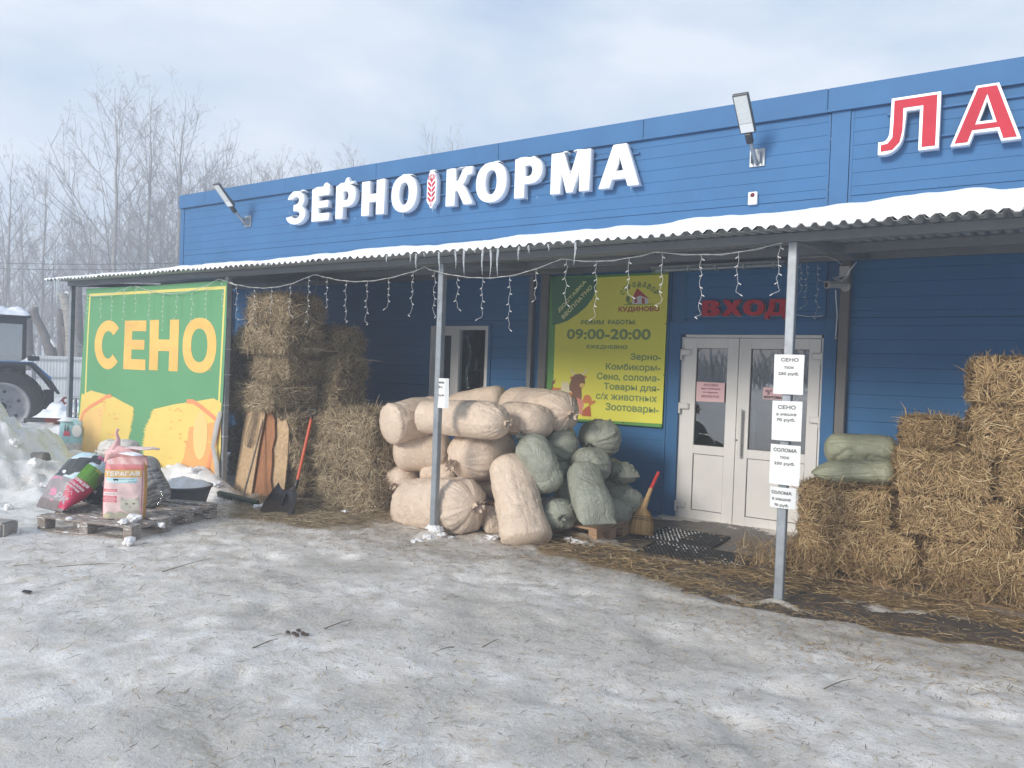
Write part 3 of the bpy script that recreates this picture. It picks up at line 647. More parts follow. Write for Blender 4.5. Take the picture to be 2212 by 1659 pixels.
# the snow lying on it
def snow_slab(x0, x1, name='canopy_snow'):
    u = np.arange(x0, x1 + .02, .03); v = np.concatenate([[0, .006, .02, .045, .08, .13, .2, .3, .42, .6, .8, 1.1], np.linspace(1.5, 3.2, 14)])
    U, Vv = np.meshgrid(u, v); U = U.ravel(); Vv = Vv.ravel()
    P_ = np.stack([U, Vv, U * 0], 1)
    T = np.interp(U, [-12, -11, -9.5, -8.3, -7.6, -6.9, -6, -4.5, -3, -2, -1.2, 0, 3], [.02, .035, .045, .075, .055, .085, .085, .095, .105, .115, .15, .175, .17])
    T = T * .84 * (1 + .20 * fbm(P_ * np.array([1.3, .5, 1]), 71, 3)) + .012 * fbm(P_ * 5, 72, 3)
    edge = .018 * fbm(np.stack([U * 3.2, U * 0, U * 0], 1), 75, 3) + .006 * fbm(np.stack([U * 14, U * 0, U * 0], 1), 76, 2)
    prof = np.sqrt(np.clip(1 - (1 - np.clip(Vv / .20, 0, 1)) ** 2, 0, 1))
    Yv = 5.50 + edge + Vv - .012 * np.sin(np.clip(Vv / .1, 0, 1) * math.pi)
    top = zs(Yv) + .031 + T * prof
    # the lip sags into the troughs of the sheet
    ph = ((U - XL) / per) % 1.0; trough = np.where((ph < .25) | (ph > .75), 1.0, 0.0)
    top = np.where(Vv < .004, zs(Yv) + .031 - .026 * trough, top)
    n_ = len(u); m2 = len(v); idx = np.arange(n_ * m2).reshape(m2, n_)
    Fq = np.stack([idx[:-1, :-1].ravel(), idx[:-1, 1:].ravel(), idx[1:, 1:].ravel(), idx[1:, :-1].ravel()], 1)
    # close the left end down to the sheet
    Vx = np.stack([U, Yv, top], 1); base = len(Vx); low = Vx[idx[:, 0]].copy(); low[:, 2] = zs(low[:, 1]) + .01; Vx = np.concatenate([Vx, low])
    j = np.arange(m2 - 1); Fe = np.stack([idx[j, 0], idx[j + 1, 0], base + j + 1, base + j], 1)
    return link(name, npmesh(name, Vx, np.concatenate([Fq, Fe]), smooth=True), M_snow)
tag(snow_slab(XL + .01, 2.95), 'thick smooth layer of white snow lying on the corrugated canopy roof', 'snow', kind='stuff')
# icicles
M_ice = bpy.data.materials.new('ice'); M_ice.use_nodes = True
q = M_ice.node_tree.nodes['Principled BSDF']; q.inputs['Base Color'].default_value = (.80, .86, .90, 1); q.inputs['Roughness'].default_value = .12; q.inputs['Transmission Weight'].default_value = .55; q.inputs['IOR'].default_value = 1.31
def c5(x, y): return (608.4 + .3751 * x, 276.5 + .3751 * y)
ICE = [(605, 765, 42), (740, 750, 50), (775, 752, 95), (820, 748, 22), (908, 738, 112), (1003, 725, 105), (1052, 725, 152), (1112, 722, 22), (1158, 722, 150), (1205, 712, 168), (1246, 712, 170), (1365, 706, 85), (1423, 700, 48), (1537, 692, 42), (1690, 676, 132)]
for x, y, L_ in ICE:
    a = at(*c5(x, y), y=5.505); b = at(*c5(x, y + L_), y=5.505); Ln = a.z - b.z
    mb = MB(); pts = []; rad = []
    for k in range(9):
        u = k / 8; pts.append((.004 * math.sin(u * 5 + x), .003 * math.cos(u * 4 + x), -u * Ln)); rad.append(max(.001, (.009 + .013 * min(1, Ln)) * (1 - u) ** .85 * (1 + .12 * math.sin(u * 30))))
    mb.tube(pts, rad, 8); o = mb.build('icicle', M_ice); o.location = (a.x, 5.505, zs(5.505) + .012)
    tag(o, ('long' if Ln > .22 else 'short') + ' clear icicle hanging from the edge of the snowy canopy above the sacks', 'icicle', 'long icicles on the canopy edge' if Ln > .22 else 'short icicles on the canopy edge')
for (x, y, L_) in ((118, 612, 40), (124, 610, 58), (128, 610, 30)):
    a = at(x, y, y=5.505); Ln = L_ / 150
    mb = MB().tube([(0, 0, 0), (.004, 0, -Ln * .5), (0, 0, -Ln)], [.016, .010, .002], 8); o = mb.build('icicle', M_ice); o.location = (max(a.x, XL + .02 + .035 * (x - 118) / 3), 5.505, zs(5.5) + .01)
    tag(o, 'thin icicle hanging at the far left corner of the canopy', 'icicle', 'icicles at the left corner of the canopy')

# ------------------------------------------------------------------ lettering over the canopy
LY = 8.56
def letter_sign(name, label, items, m_face, m_side=None, border=0.0):
    root = empty(name, (items[0][1], 8.66, 4.2), label=label, cat='shop sign')
    return root
sign = empty('shop_sign', (-7.3, 8.65, 4.2), label='large white three-dimensional letters ЗЕРНО КОРМА with snow on top on the blue parapet', cat='shop sign')
LET = [('З', -10.465, -10.03), ('Е', -9.87, -9.475), ('Р', -9.315, -8.885), ('Н', -8.745, -8.275), ('О', -8.125, -7.63), ('К', -7.075, -6.615), ('О', -6.545, -6.04), ('Р', -5.90, -5.475), ('М', -5.335, -4.77), ('А', -4.635, -4.09)]
Z0, Z1 = 3.942, 4.458
prm = dict(З=dict(), Е=dict(t=.36, b=.22), Р=dict(t=.36, b=.22), Н=dict(t=.34, b=.22), О=dict(t=.34, b=.22), К=dict(t=.34, b=.2))
for ch, a, b_ in LET:
    lo = place_glyph(ch, a, b_, Z0 - (.012 if ch in 'ЗО' else 0), Z1 + (.012 if ch in 'ЗО' else 0), **prm.get(ch, {}))
    keep(art('letter', lo, facade(LY + .05), M_white, None, ext=.047, bevel=.003), sign)
for z in (4.13, 4.34): keep(part('mounting_rail', MB().box(-10.42, -4.15, 8.662, 8.69, z, z + .022), M_bluecap, sign), sign)
# ear of wheat between the words
ex, ez = -7.345, 4.20
back = [(ex - .065, 4.40), (ex - .05, 4.445), (ex, 4.475), (ex + .05, 4.445), (ex + .065, 4.40), (ex + .085, 4.33), (ex + .085, 4.05), (ex + .06, 4.01), (ex + .03, 3.985), (ex + .018, 3.945), (ex - .018, 3.945), (ex - .03, 3.985), (ex - .06, 4.01), (ex - .085, 4.05), (ex - .085, 4.33)]
emb = keep(art('wheat_emblem', [back], facade(LY + .05), M_white, None, ext=.047, bevel=.003), sign)
fr = facade(LY - .003)
for k in range(4):
    zb_ = 4.02 + k * .073
    for s_ in (-1, 1):
        lf = [(ex + s_ * .006, zb_), (ex + s_ * .036, zb_ + .022), (ex + s_ * .066, zb_ + .06), (ex + s_ * .066, zb_ + .088), (ex + s_ * .034, zb_ + .068), (ex + s_ * .008, zb_ + .04)]
        keep(art('grain', [lf], fr, M_red, None, ext=.003), emb)
keep(art('grain', [[(ex, 4.30), (ex + .022, 4.335), (ex, 4.385), (ex - .022, 4.335)]], fr, M_red, None, ext=.003), emb)
for dx in (-.055, -.028, 0, .028, .055): keep(art('awn', [rect(ex + dx - .0055, ex + dx + .0055, 4.335 + abs(dx) * .2 + (.06 if dx == 0 else 0), 4.435 - abs(dx) * .4)], fr, M_red, None, ext=.003), emb)
keep(art('stem', [rect(ex - .007, ex + .007, 3.965, 4.01)], fr, M_red, None, ext=.003), emb)
# snow caps and tiny icicles on the letters
def lump(x0, x1, y0, y1, z, h, seed, nx=26, ny=10):
    u, v = np.meshgrid(np.linspace(0, 1, nx), np.linspace(0, 1, ny)); U = u.ravel(); Vv = v.ravel()
    e = (np.clip(1 - (2 * U - 1) ** 4, 0, 1)) ** .5 * (np.clip(1 - (2 * Vv - 1) ** 4, 0, 1)) ** .5
    X_ = x0 + U * (x1 - x0); Y_ = y0 + Vv * (y1 - y0)
    Z_ = z + h * e * (.75 + .5 * fbm(np.stack([X_ * 9, Y_ * 9, X_ * 0], 1), seed, 3))
    idx = np.arange(nx * ny).reshape(ny, nx); Fq = np.stack([idx[:-1, :-1].ravel(), idx[:-1, 1:].ravel(), idx[1:, 1:].ravel(), idx[1:, :-1].ravel()], 1)
    return npmesh('snow_cap', np.stack([X_, Y_, Z_], 1), Fq, smooth=True)
for x0, x1, z, h in [(-10.37, -10.06, 4.455, .03), (-9.87, -9.5, 4.455, .035), (-9.62, -9.47, 4.46, .09), (-9.30, -8.98, 4.455, .055), (-9.14, -8.93, 4.46, .10), (-8.41, -8.28, 4.455, .02), (-7.95, -7.72, 4.455, .045), (-7.06, -6.93, 4.455, .025), (-6.9, -6.63, 4.455, .02), (-6.42, -6.15, 4.46, .025), (-5.88, -5.55, 4.455, .03), (-5.17, -5.1, 4.455, .02), (-5.02, -4.8, 4.455, .03), (-4.45, -4.27, 4.455, .02), (-7.40, -7.29, 4.465, .03), (-5.09, -4.98, 4.20, .02), (-10.40, -10.25, 4.07, .02)]:
    keep(link('snow_cap', lump(x0, x1, LY - .002, LY + .10, z, h, int(abs(x0 * 100))), M_snow), sign)
ic = MB()
for x, L_ in [(-10.4, .05), (-10.2, .04), (-9.05, .06), (-8.9, .05), (-8.7, .05), (-7.9, .12), (-7.78, .05), (-7.33, .07), (-6.3, .06), (-5.7, .05), (-5.55, .04), (-5.3, .06), (-4.85, .06), (-4.2, .07)]:
    ic.tube([(x, LY + .02, Z0 + .0), (x, LY + .02, Z0 - L_)], [.005, .001], 5)
for x in (-10.44, -9.62, -9.55, -5.5): ic.tube([(x, LY + .02, 4.16), (x, LY + .02, 4.10)], [.004, .001], 5)
tag(part('letter_icicles', ic, M_ice, sign), kind='stuff')
# red letters at the right
sign2 = empty('shop_sign', (-.9, 8.65, 4.2), label='big red letters ЛА with white edges at the right end of the parapet', cat='shop sign')
for ch, a, b_ in [('Л', -1.455, -.918), ('А', -.812, -.245)]:
    keep(art('letter', place_glyph(ch, a, b_, 3.965, 4.508), facade(LY + .05), M_white, None, ext=.047, bevel=.003), sign2)
    cxx, czz = (a + b_) / 2, 4.2365
    if ch == 'Л': inner = [[(.045, .045), (.045, .165), (.16, .18), (.235, .28), (.245, .55), (.245, .955), (.95, .955), (.95, .045), (.73, .045), (.73, .80), (.40, .80), (.40, .40), (.36, .18), (.24, .055)]]
    else: inner = [[(.055, .035), (.245, .035), (.305, .235), (.695, .235), (.755, .035), (.945, .035), (.635, .96), (.365, .96)], [(.345, .325), (.655, .325), (.50, .84)]]
    lo = [[(a + u * (b_ - a), 3.965 + v * .543) for u, v in lp] for lp in inner]
    keep(art('red_face', lo, facade(LY - .004), M_red, None, ext=.003), sign2)
for z in (4.10, 4.38): part('mounting_rail', MB().box(-1.40, .4, 8.662, 8.69, z, z + .022), M_bluecap, sign2)
keep(art('letter', place_glyph('Е', -.12, .32, 3.965, 4.508), facade(LY + .05), M_white, None, ext=.047, bevel=.003), sign2) if False else None
# ВХОД
ent = empty('entrance_sign', (-2.8, 8.66, 2.4), label='raised red letters ВХОД over the entrance doors', cat='sign')
for ch, a, b_ in [('В', -3.262, -3.05), ('Х', -3.03, -2.80), ('О', -2.785, -2.55), ('Д', -2.545, -2.30)]:
    keep(art('letter', place_glyph(ch, a, b_, 2.355, 2.535, t=.34, b=.26), facade(8.645), M_red, None, ext=.022), ent)
    keep(art('letter_back', place_glyph(ch, a + .006, b_ + .006, 2.351, 2.531, t=.34, b=.26), facade(8.672), M_galv, None, ext=.004), ent)
part('transformer', MB().box(-2.30, -2.235, 8.64, 8.69, 2.34, 2.42, ch=.004), M_paper, ent)
part('mounting_rail', MB().box(-3.2, -2.3, 8.677, 8.694, 2.52, 2.53).box(-3.2, -2.3, 8.677, 8.694, 2.36, 2.37), M_bluecap, ent)
part('cable', MB().tube([(-2.24, 8.68, 2.37), (-2.1, 8.685, 2.345), (-1.95, 8.685, 2.35)], .004, 6), M_paper, ent)

# ------------------------------------------------------------------ wall lamps, siren, camera, tube light
def wall_lamp(x, zb, label, yaw=0.0, tip=(8.02, 4.62), neck=(8.36, 4.28)):
    root = empty('wall_lamp', (x, 8.69, zb), label=label, cat='lamp', group='flat street-style lamps on the parapet')
    part('bracket', MB().box(x - .085, x + .085, 8.68, 8.694, zb - .10, zb + .10, ch=.003).box(x - .05, x - .044, 8.60, 8.68, zb - .07, zb + .05).box(x + .044, x + .05, 8.60, 8.68, zb - .07, zb + .05), M_galv, root)
    a = Vector((x, 8.64, zb - .06)); nk = Vector((x, neck[0], neck[1])); tp = Vector((x, tip[0], tip[1]))
    part('arm', MB().tube([a, nk + (a - nk) * .2], .024, 12), M_galv, root)
    d = (tp - nk).normalized(); M = Matrix.Translation(nk) @ d.to_track_quat('Y', 'Z').to_matrix().to_4x4()
    part('neck', MB().box(-.035, .035, -.09, .03, -.03, .03, M, ch=.008), M_black, root)
    Ln = (tp - nk).length
    hd_ = MB().box(-.085, .085, .03, Ln, -.012, .030, M, ch=.008); hd_.box(-.06, .06, .03, .16, .03, .055, M, ch=.006)
    part('housing', hd_, mat('lamp_housing', (.05, .055, .06), .45), root)
    part('lens', MB().box(-.070, .070, .15, Ln - .02, -.0165, -.0125, M), mat('lamp_lens', (.62, .64, .62), .25, var=.12, vscale=60), root)
    part('lens_plate', MB().box(-.070, .070, .045, .145, -.0165, -.0125, M), mat('lamp_plate', (.74, .75, .74), .35), root)
    part('snow', MB().box(-.07, .07, .06, Ln - .03, .031, .040, M, ch=.006), M_snow, root) if False else None
wall_lamp(-2.715, 4.12, 'grey flood lamp on a bracket by the right end of the parapet')
wall_lamp(-11.66, 4.11, 'grey flood lamp on a bracket near the left corner of the parapet')
si = empty('alarm_siren', (-2.74, 8.69, 3.666), label='small white alarm sounder with a dark red round lamp on the blue wall', cat='alarm')
part('case', MB().box(-2.79, -2.69, 8.65, 8.697, 3.595, 3.738, ch=.006), M_paper, si)
part('red_lamp', MB().lathe([(0, .012), (.018, .009), (.026, 0)], Matrix.Translation((-2.74, 8.65, 3.70)) @ Matrix.Rotation(R(90), 4, 'X'), 20), mat('dark_red_lens', (.16, .015, .02), .3), si)
for z in (3.652, 3.636, 3.618): part('slot', MB().box(-2.768, -2.712, 8.648, 8.651, z, z + .003), M_down, si)
cc = empty('security_camera', (-1.72, 8.6, 2.64), label='white bullet security camera fixed to the downpipe right of the doors', cat='camera')
Mcam = mat('camera_white', (.46, .45, .44), .4)
part('mount', MB().lathe([(0, .02), (.045, .02), (.05, 0)], Matrix.Translation((-1.715, 8.594, 2.64)) @ Matrix.Rotation(R(90), 4, 'X'), 20).tube([(-1.715, 8.58, 2.64), (-1.735, 8.52, 2.645)], .014, 8), Mcam, cc)
dq = (Vector((-1.93, 8.25, 2.632)) - Vector((-1.735, 8.52, 2.65))).normalized(); M = Matrix.Translation((-1.735, 8.52, 2.65)) @ dq.to_track_quat('Z', 'Y').to_matrix().to_4x4()
part('body', MB().lathe([(0, -.02), (.03, -.015), (.032, .0), (.032, .17), (.036, .175), (.036, .20), (.026, .20)], M, 20), Mcam, cc)
part('lens', MB().lathe([(0, .186), (.026, .19), (.027, .199)], M, 16), M_black, cc)
part('hood', MB().box(-.034, .034, .033, .037, 0, .225, M), Mcam, cc)
part('cable', MB().tube([(-1.79, 8.50, 2.60), (-1.80, 8.58, 2.52), (-1.785, 8.6, 2.35), (-1.79, 8.6, 2.15), (-1.80, 8.62, 2.10), (-1.765, 8.62, 2.12)], .005, 6), M_paper, cc)
jb = empty('junction_box', (-1.72, 8.6, 2.79), label='small white junction box with loose cables above the security camera', cat='box')
part('case', MB().box(-1.775, -1.675, 8.55, 8.592, 2.75, 2.855, ch=.006), Mcam, jb)
for k in range(4):
    part('cable', MB().tube([(-1.76 + .02 * k, 8.55, 2.75), (-1.80 - .01 * k, 8.50, 2.70 + .01 * k), (-1.78 + .03 * k, 8.48, 2.68), (-1.70 + .01 * k, 8.50, 2.72 + .02 * k), (-1.66 + .02 * k, 8.5, 2.82 + .02 * k)], .0028, 5), M_paper, jb)
tl = empty('tube_lamp', (-3.1, 8.5, 2.9), label='long unlit fluorescent batten lamp under the canopy above the doors', cat='lamp')
Mtl = mat('batten_plastic', (.42, .46, .46), .3, var=.05)
part('housing', MB().box(-3.86, -2.31, 8.47, 8.57, 2.905, 2.94, ch=.01), M_galv, tl)
q_ = MB(); 
for (ys, zs_) in ((8.495, 2.885), (8.545, 2.885)): q_.tube([(-3.80, ys, zs_), (-2.37, ys, zs_)], .013, 10)
part('tube', q_, M_paper, tl)
part('diffuser', MB().box(-3.85, -2.32, 8.468, 8.572, 2.862, 2.904, ch=.012), glass('clear_diffuser', .12, (.82, .88, .9)), tl)
for k in range(5): part('clip', MB().box(-3.72 + k * .32, -3.70 + k * .32, 8.464, 8.576, 2.86, 2.91), Mtl, tl)

# ------------------------------------------------------------------ string lights
M_wire = mat('white_cable', (.55, .57, .57), .4)
M_bulb = mat('frosted_bulb', (.82, .84, .84), .3)
def garland(name, label, swags, drops, y):
    root = empty(name, (drops[0][0], y, 2.6), label=label, cat='string lights', group='icicle string lights along the canopy')
    wi = MB()
    for pts in swags:
        P_ = [at(px, py, y=y) for px, py in pts]
        q = []
        for i in range(len(P_) - 1):
            a, b = P_[i], P_[i + 1]; p0 = P_[max(0, i - 1)]; p3 = P_[min(len(P_) - 1, i + 2)]
            for k in range(8):
                t = k / 8; q.append(.5 * ((2 * a) + (b - p0) * t + (2 * p0 - 5 * a + 4 * b - p3) * t * t + (3 * a - p0 - 3 * b + p3) * t ** 3))
        q.append(P_[-1]); wi.tube(q, .0026, 5)
        wi.tube([v + Vector((0, .008, .006 * math.sin(i * .9))) for i, v in enumerate(q)], .0022, 5)
    part('main_wire', wi, M_wire, root)
    for k, (px, y0, y1) in enumerate(drops):
        a = at(px, y0, y=y - .004); b = at(px - 1, y1, y=y - .004); Ln = a.z - b.z; r_ = random.Random(k * 7 + int(px))
        mb = MB(); n_ = max(6, int(Ln / .03)); pts = []
        for i in range(n_ + 1):
            u = i / n_; pts.append(Vector((a.x + .012 * math.sin(i * 1.3 + px) * u ** .3 + r_.uniform(-.006, .006), y - .004 + r_.uniform(-.004, .004), a.z - u * Ln)))
        pts[-1] += Vector((r_.choice((-1, 1)) * .03, 0, .012))
        mb.tube(pts, .0019, 4)
        st = part('light_strand', mb, M_wire, root)
        bb = MB(); m2 = max(2, int(Ln / .075))
        for i in range(m2 + 1):
            p = pts[min(n_, int((i + .6) / (m2 + 1) * n_))] if i < m2 else pts[-1]; s_ = r_.choice((-1, 1))
            d = Vector((s_ * .022, 0, -.014)); bb.tube([p, p + d], [.0022, .0036], 5)
        part('bulb', bb, M_bulb, st)
def c1(x, y): return (331.9 + .3 * x, 331.9 + .3 * y)
def c6(x, y): return (1410.3 + .36256 * x, 166 + .36256 * y)
def w2(x, y): return (884.9 + .2 * x, 553 + .2 * y)
def sn(x, y): return (110.6 + .2 * x, 580.8 + .2 * y)
sw = [[c1(545, 925), c1(620, 948), c1(740, 966), c1(860, 963), c1(985, 938), c1(1110, 888), c1(1160, 870)],
      [c1(1160, 870), c1(1250, 893), c1(1385, 917), c1(1540, 918), c1(1695, 895), c1(1870, 848), c1(1940, 820)],
      [w2(145, 115), w2(270, 162), w2(520, 215), w2(790, 237), w2(1085, 213), w2(1370, 135), w2(1640, 30)],
      [c5(1605, 755), c5(1815, 768), c5(1990, 750), c5(2170, 712)], [c6(0, 1045), c6(290, 1060), c6(510, 1045), c6(770, 990)]]
dr = [c1(x, a) + (c1(x, b)[1],) for x, a, b in [(600, 945, 1195), (725, 965, 1230), (850, 965, 1150), (985, 940, 1180), (1118, 890, 1215), (1250, 895, 1110), (1388, 918, 1215), (1538, 920, 1232), (1693, 898, 1125), (1867, 850, 1170), (2025, 850, 1182)]]
dr += [w2(x, a) + (w2(x, b)[1],) for x, a, b in [(520, 215, 590), (790, 235, 695), (1085, 215, 810), (1370, 135, 495)]]
dr += [(1224, 562, 662), (1289, 563, 692), (1359, 558, 645), (1431, 546, 662)]
dr += [c6(x, a) + (c6(x, b)[1],) for x, a, b in [(290, 1060, 1440), (510, 1045, 1305), (755, 992, 1300)]]
garland('string_lights', 'white icicle string lights strung in swags under the canopy from hay stack to entrance', sw, dr, 5.78)
sw2 = [[sn(340, 272), sn(430, 290), sn(520, 292), sn(655, 268), sn(790, 215), sn(865, 185)], [sn(900, 185), sn(1060, 235), sn(1210, 265), sn(1360, 262), sn(1525, 233), sn(1680, 178), sn(1800, 110)], [sn(1800, 110), sn(1850, 122), sn(2000, 180), c1(545, 925)]]
dr2 = [sn(x, a) + (sn(x, b)[1],) for x, a, b in [(535, 295, 525), (655, 268, 545), (788, 215, 550), (920, 190, 465), (1062, 238, 590), (1212, 265, 665), (1355, 262, 540), (1525, 235, 565), (1678, 180, 535), (1848, 122, 405), (390, 285, 560)]]
garland('string_lights', 'white icicle string lights hanging in front of the green СЕНО banner', sw2, dr2, 5.745)
sw3 = [[c4 for c4 in [(1722, 557), (1780, 554), (1805, 562), (1818, 572)]]]
dr3 = [c6(x, a) + (c6(x, b)[1],) for x, a, b in [(885, 1110, 1308), (920, 1112, 1380), (985, 1118, 1440)]]
garland('string_lights', 'short tangled string lights under the canopy just right of the front post', sw3, dr3, 8.35)
# ------------------------------------------------------------------ green СЕНО banner
YB = 5.808
def wb(u, v, h):
    s_ = (u + 11.5) / 3.3; dn = 1 - v / 2.6
    y = YB + .012 * math.sin(u * 2.1 + v * 1.1) * dn + .010 * math.sin(u * 5.3 - v * 2.2) * dn - .05 * max(0, dn - .55) * (1 + math.sin(u * 3.0))
    if s_ > .93 and v < 1.2: y += .5 * (s_ - .93) * (1.2 - v)
    return Vector((u, y - h, v))
ban = empty('hay_banner', (-9.8, 5.81, 0), label='green vinyl banner reading СЕНО with two yellow hay bales, hung between the canopy posts', cat='banner')
M_bg = mat('banner_green', (0.13, 0.33, 0.17), .7, spec=.15, var=.05, vscale=1.2, bump=.15, bscale=6)
M_by = mat('banner_yellow', (0.72, 0.63, 0.20), .7, spec=.15, var=.03)
M_bl = mat('banner_letter', (0.76, 0.49, 0.15), .7, spec=.15, var=.10, vscale=2.0, dirt=((.78, .42, .16), 3.2, .55, .2), stretch=(1, 1, 2))
M_hy = mat('banner_straw_yellow', (0.76, 0.58, 0.18), .7, spec=.15, var=.05, vscale=1.5, dirt=((.80, .50, .15), 3, .58, .2), stretch=(1, 1, 2))
M_ho = mat('banner_straw_orange', (0.76, 0.40, 0.15), .7, spec=.15, var=.08, vscale=1.5)
M_st = mat('banner_strap', (0.80, 0.29, 0.13), .5)
bot = [(-11.64, .02), (-11.2, .06), (-10.6, .10), (-10.0, .16), (-9.6, .21), (-9.2, .225), (-8.8, .21), (-8.45, .20), (-8.24, .235)]
outl = bot + [(-8.17, 1.2), (-8.155, 2.0), (-8.158, 2.613), (-9.8, 2.600), (-11.426, 2.608), (-11.50, 1.6)]
keep(art('banner_sheet', [outl], wb, M_bg, None, cut=.16, ext=.0001), ban)
keep(art('banner_back', [outl], lambda u, v, h: wb(u, v, h - .004), M_paper, None, cut=.3, ext=.0001), ban)
def wl(k): return lambda u, v, h: wb(u, v, k * .0012)
keep(art('border_line', [[(-11.412, 1.10), (-11.375, 1.08), (-11.315, 2.492), (-8.215, 2.508), (-8.265, 1.14), (-8.228, 1.13), (-8.18, 2.545), (-11.348, 2.53)]], wl(1), M_by, None, cut=.16), ban)
for ch, a, b_, z0, z1 in [('С', -11.165, -10.445, 1.462, 2.147), ('Е', -10.39, -9.868, 1.476, 2.140), ('Н', -9.785, -9.125, 1.482, 2.146), ('О', -9.035, -8.335, 1.478, 2.165)]:
    keep(art('letter', place_glyph(ch, a, b_, z0, z1, **dict(С=dict(t=.30, b=.23), Е=dict(t=.37, b=.215), Н=dict(t=.31, b=.225), О=dict(t=.29, b=.23))[ch]), wl(2), M_bl, None, cut=.16), ban)
def sp(x, y): p = at(110.6 + .2 * x, 580.8 + .2 * y, y=5.8); return (p.x, p.z)
def pp(x, y): p = at(55.3 + .2 * x, 884.8 + .2 * y, y=5.8); return (p.x, p.z)
def zig(a, b, n, amp, side, seed=1):
    r_ = random.Random(seed); out = []
    for i in range(n):
        u = i / n; p = (a[0] + (b[0] - a[0]) * u, a[1] + (b[1] - a[1]) * u); out.append(p)
        u = (i + .35) / n; out.append((a[0] + (b[0] - a[0]) * u + side[0] * amp * r_.uniform(.5, 1.2), a[1] + (b[1] - a[1]) * u + side[1] * amp * r_.uniform(.5, 1.2)))
    return out
# left drawn bale
A0, A1, A2, A3, A4 = sp(322, 1365), sp(430, 1316), sp(680, 1382), sp(885, 1492), sp(880, 1650)
out_ = [A0] + zig(A0, A1, 5, .02, (0, 1), 2)[1:] + [A1, A2] + [A3] + zig(A3, pp(1150, 120), 12, .065, (1, -.3), 3) + zig(pp(1150, 120), pp(1105, 380), 11, .065, (1, -.3), 4) + [pp(1100, 385), (-10.35, .12), (-10.9, .08), (-11.63, .03)]
keep(art('hay_drawing', [out_], wl(3), M_hy, None, cut=.16), ban)
keep(art('hay_drawing_side', [[pp(575, 60), pp(640, 20), sp(590, 1475), pp(830, 60)] + zig(pp(830, 60), pp(800, 390), 10, .02, (-1, 0), 6) + [(-11.0, .09), (-11.62, .035)]], wl(4), mat('banner_straw_mid', (.80, .52, .18), .5, var=.1, vscale=1), None, cut=.16), ban)
def band(pts, w_):
    L_ = []; R_ = []
    for i, p in enumerate(pts):
        a = pts[max(0, i - 1)]; b = pts[min(len(pts) - 1, i + 1)]; d = math.hypot(b[0] - a[0], b[1] - a[1]); nx, ny = -(b[1] - a[1]) / d * w_ / 2, (b[0] - a[0]) / d * w_ / 2
        L_.append((p[0] + nx, p[1] + ny)); R_.append((p[0] - nx, p[1] - ny))
    return L_ + R_[::-1]
keep(art('hay_drawing_strap', [band([sp(655, 1372), sp(600, 1378), sp(500, 1440), sp(410, 1490), sp(345, 1548), sp(318, 1640), pp(590, 120), pp(580, 300), pp(570, 480)], .05)], wl(5), M_st, None, cut=.16), ban)
# right drawn bale
B0, B1, B2, B3 = sp(1125, 1512), sp(1330, 1462), sp(1740, 1400), sp(1852, 1462)
out_ = [B0, B1, B2] + zig(B2, B3, 5, .025, (.2, 1), 7) + [(-8.20, 1.06), (-8.19, .6), (-8.235, .24)] + [(-8.45, .205), (-8.8, .215), (-9.2, .23)] + zig(pp(1600, 695), pp(1345, 610), 9, .05, (-.2, -1), 8) + zig(pp(1340, 600), pp(1300, 420), 7, .065, (-1, .2), 9) + zig(pp(1300, 420), pp(1320, 200), 8, .065, (-1, .2), 10) + zig(pp(1320, 200), B0, 11, .065, (-1, .2), 11)
keep(art('hay_drawing', [out_], wl(3), M_hy, None, cut=.16), ban)
keep(art('hay_drawing_side', [zig(pp(1760, 190), pp(1690, 560), 9, .025, (-1, 0), 12) + [pp(1650, 640), (-9.0, .222), (-8.8, .216), (-8.45, .206), (-8.25, .24), (-8.30, .50), pp(2060, 200), pp(2060, 130)]], wl(4), M_ho, None, cut=.16), ban)
keep(art('hay_drawing_shade', [ell(*pp(1880, 280), .16, .30, n=20)], wl(5), mat('banner_straw_light', (.80, .56, .22), .5), None, cut=.16), ban)
keep(art('hay_drawing_strap', [band([sp(1455, 1432), sp(1520, 1432), sp(1620, 1500), sp(1760, 1610), pp(2070, 130), pp(2085, 200), pp(2050, 340), pp(1990, 540), pp(1975, 640)], .055)], wl(6), M_st, None, cut=.16), ban)
r_ = random.Random(5)
for k in range(46):      # printed straw ticks
    u, v = r_.choice([(r_.uniform(-11.1, -10.5), r_.uniform(.3, 1.0)), (r_.uniform(-9.4, -8.8), r_.uniform(.35, 1.0)), (r_.uniform(-11.1, -8.4), r_.uniform(1.5, 2.1))])
    if v > 1.3 and not any(a < u < b_ for a, b_ in ((-11.14, -11.0), (-10.36, -10.2), (-9.76, -9.6), (-9.3, -9.15), (-9.0, -8.87), (-8.5, -8.38))): continue
    keep(art('printed_straw', [[(u, v), (u + .07, v + .008), (u + .07, v + .011), (u + .03, v + .009), (u + .045, v + .022), (u + .01, v + .006)]], wl(8), M_st, None), ban)
fl = MB(); pts = [(-8.20, 5.80, 1.02), (-8.235, 5.77, .85), (-8.26, 5.75, .6), (-8.22, 5.77, .4), (-8.20, 5.79, .15)]
V = []
for i, p in enumerate(pts):
    wv = .018 + .018 * (i % 2); V += [(p[0] - wv, p[1] + .01, p[2]), (p[0], p[1] - .03, p[2] + .01), (p[0] + wv, p[1] + .015, p[2])]
fl.add(V, [(i * 3 + j, i * 3 + j + 1, i * 3 + j + 4, i * 3 + j + 3) for i in range(4) for j in (0, 1)], True)
part('curled_edge', fl, mat('banner_back_grey', (.48, .47, .45), .6, var=.1), ban)

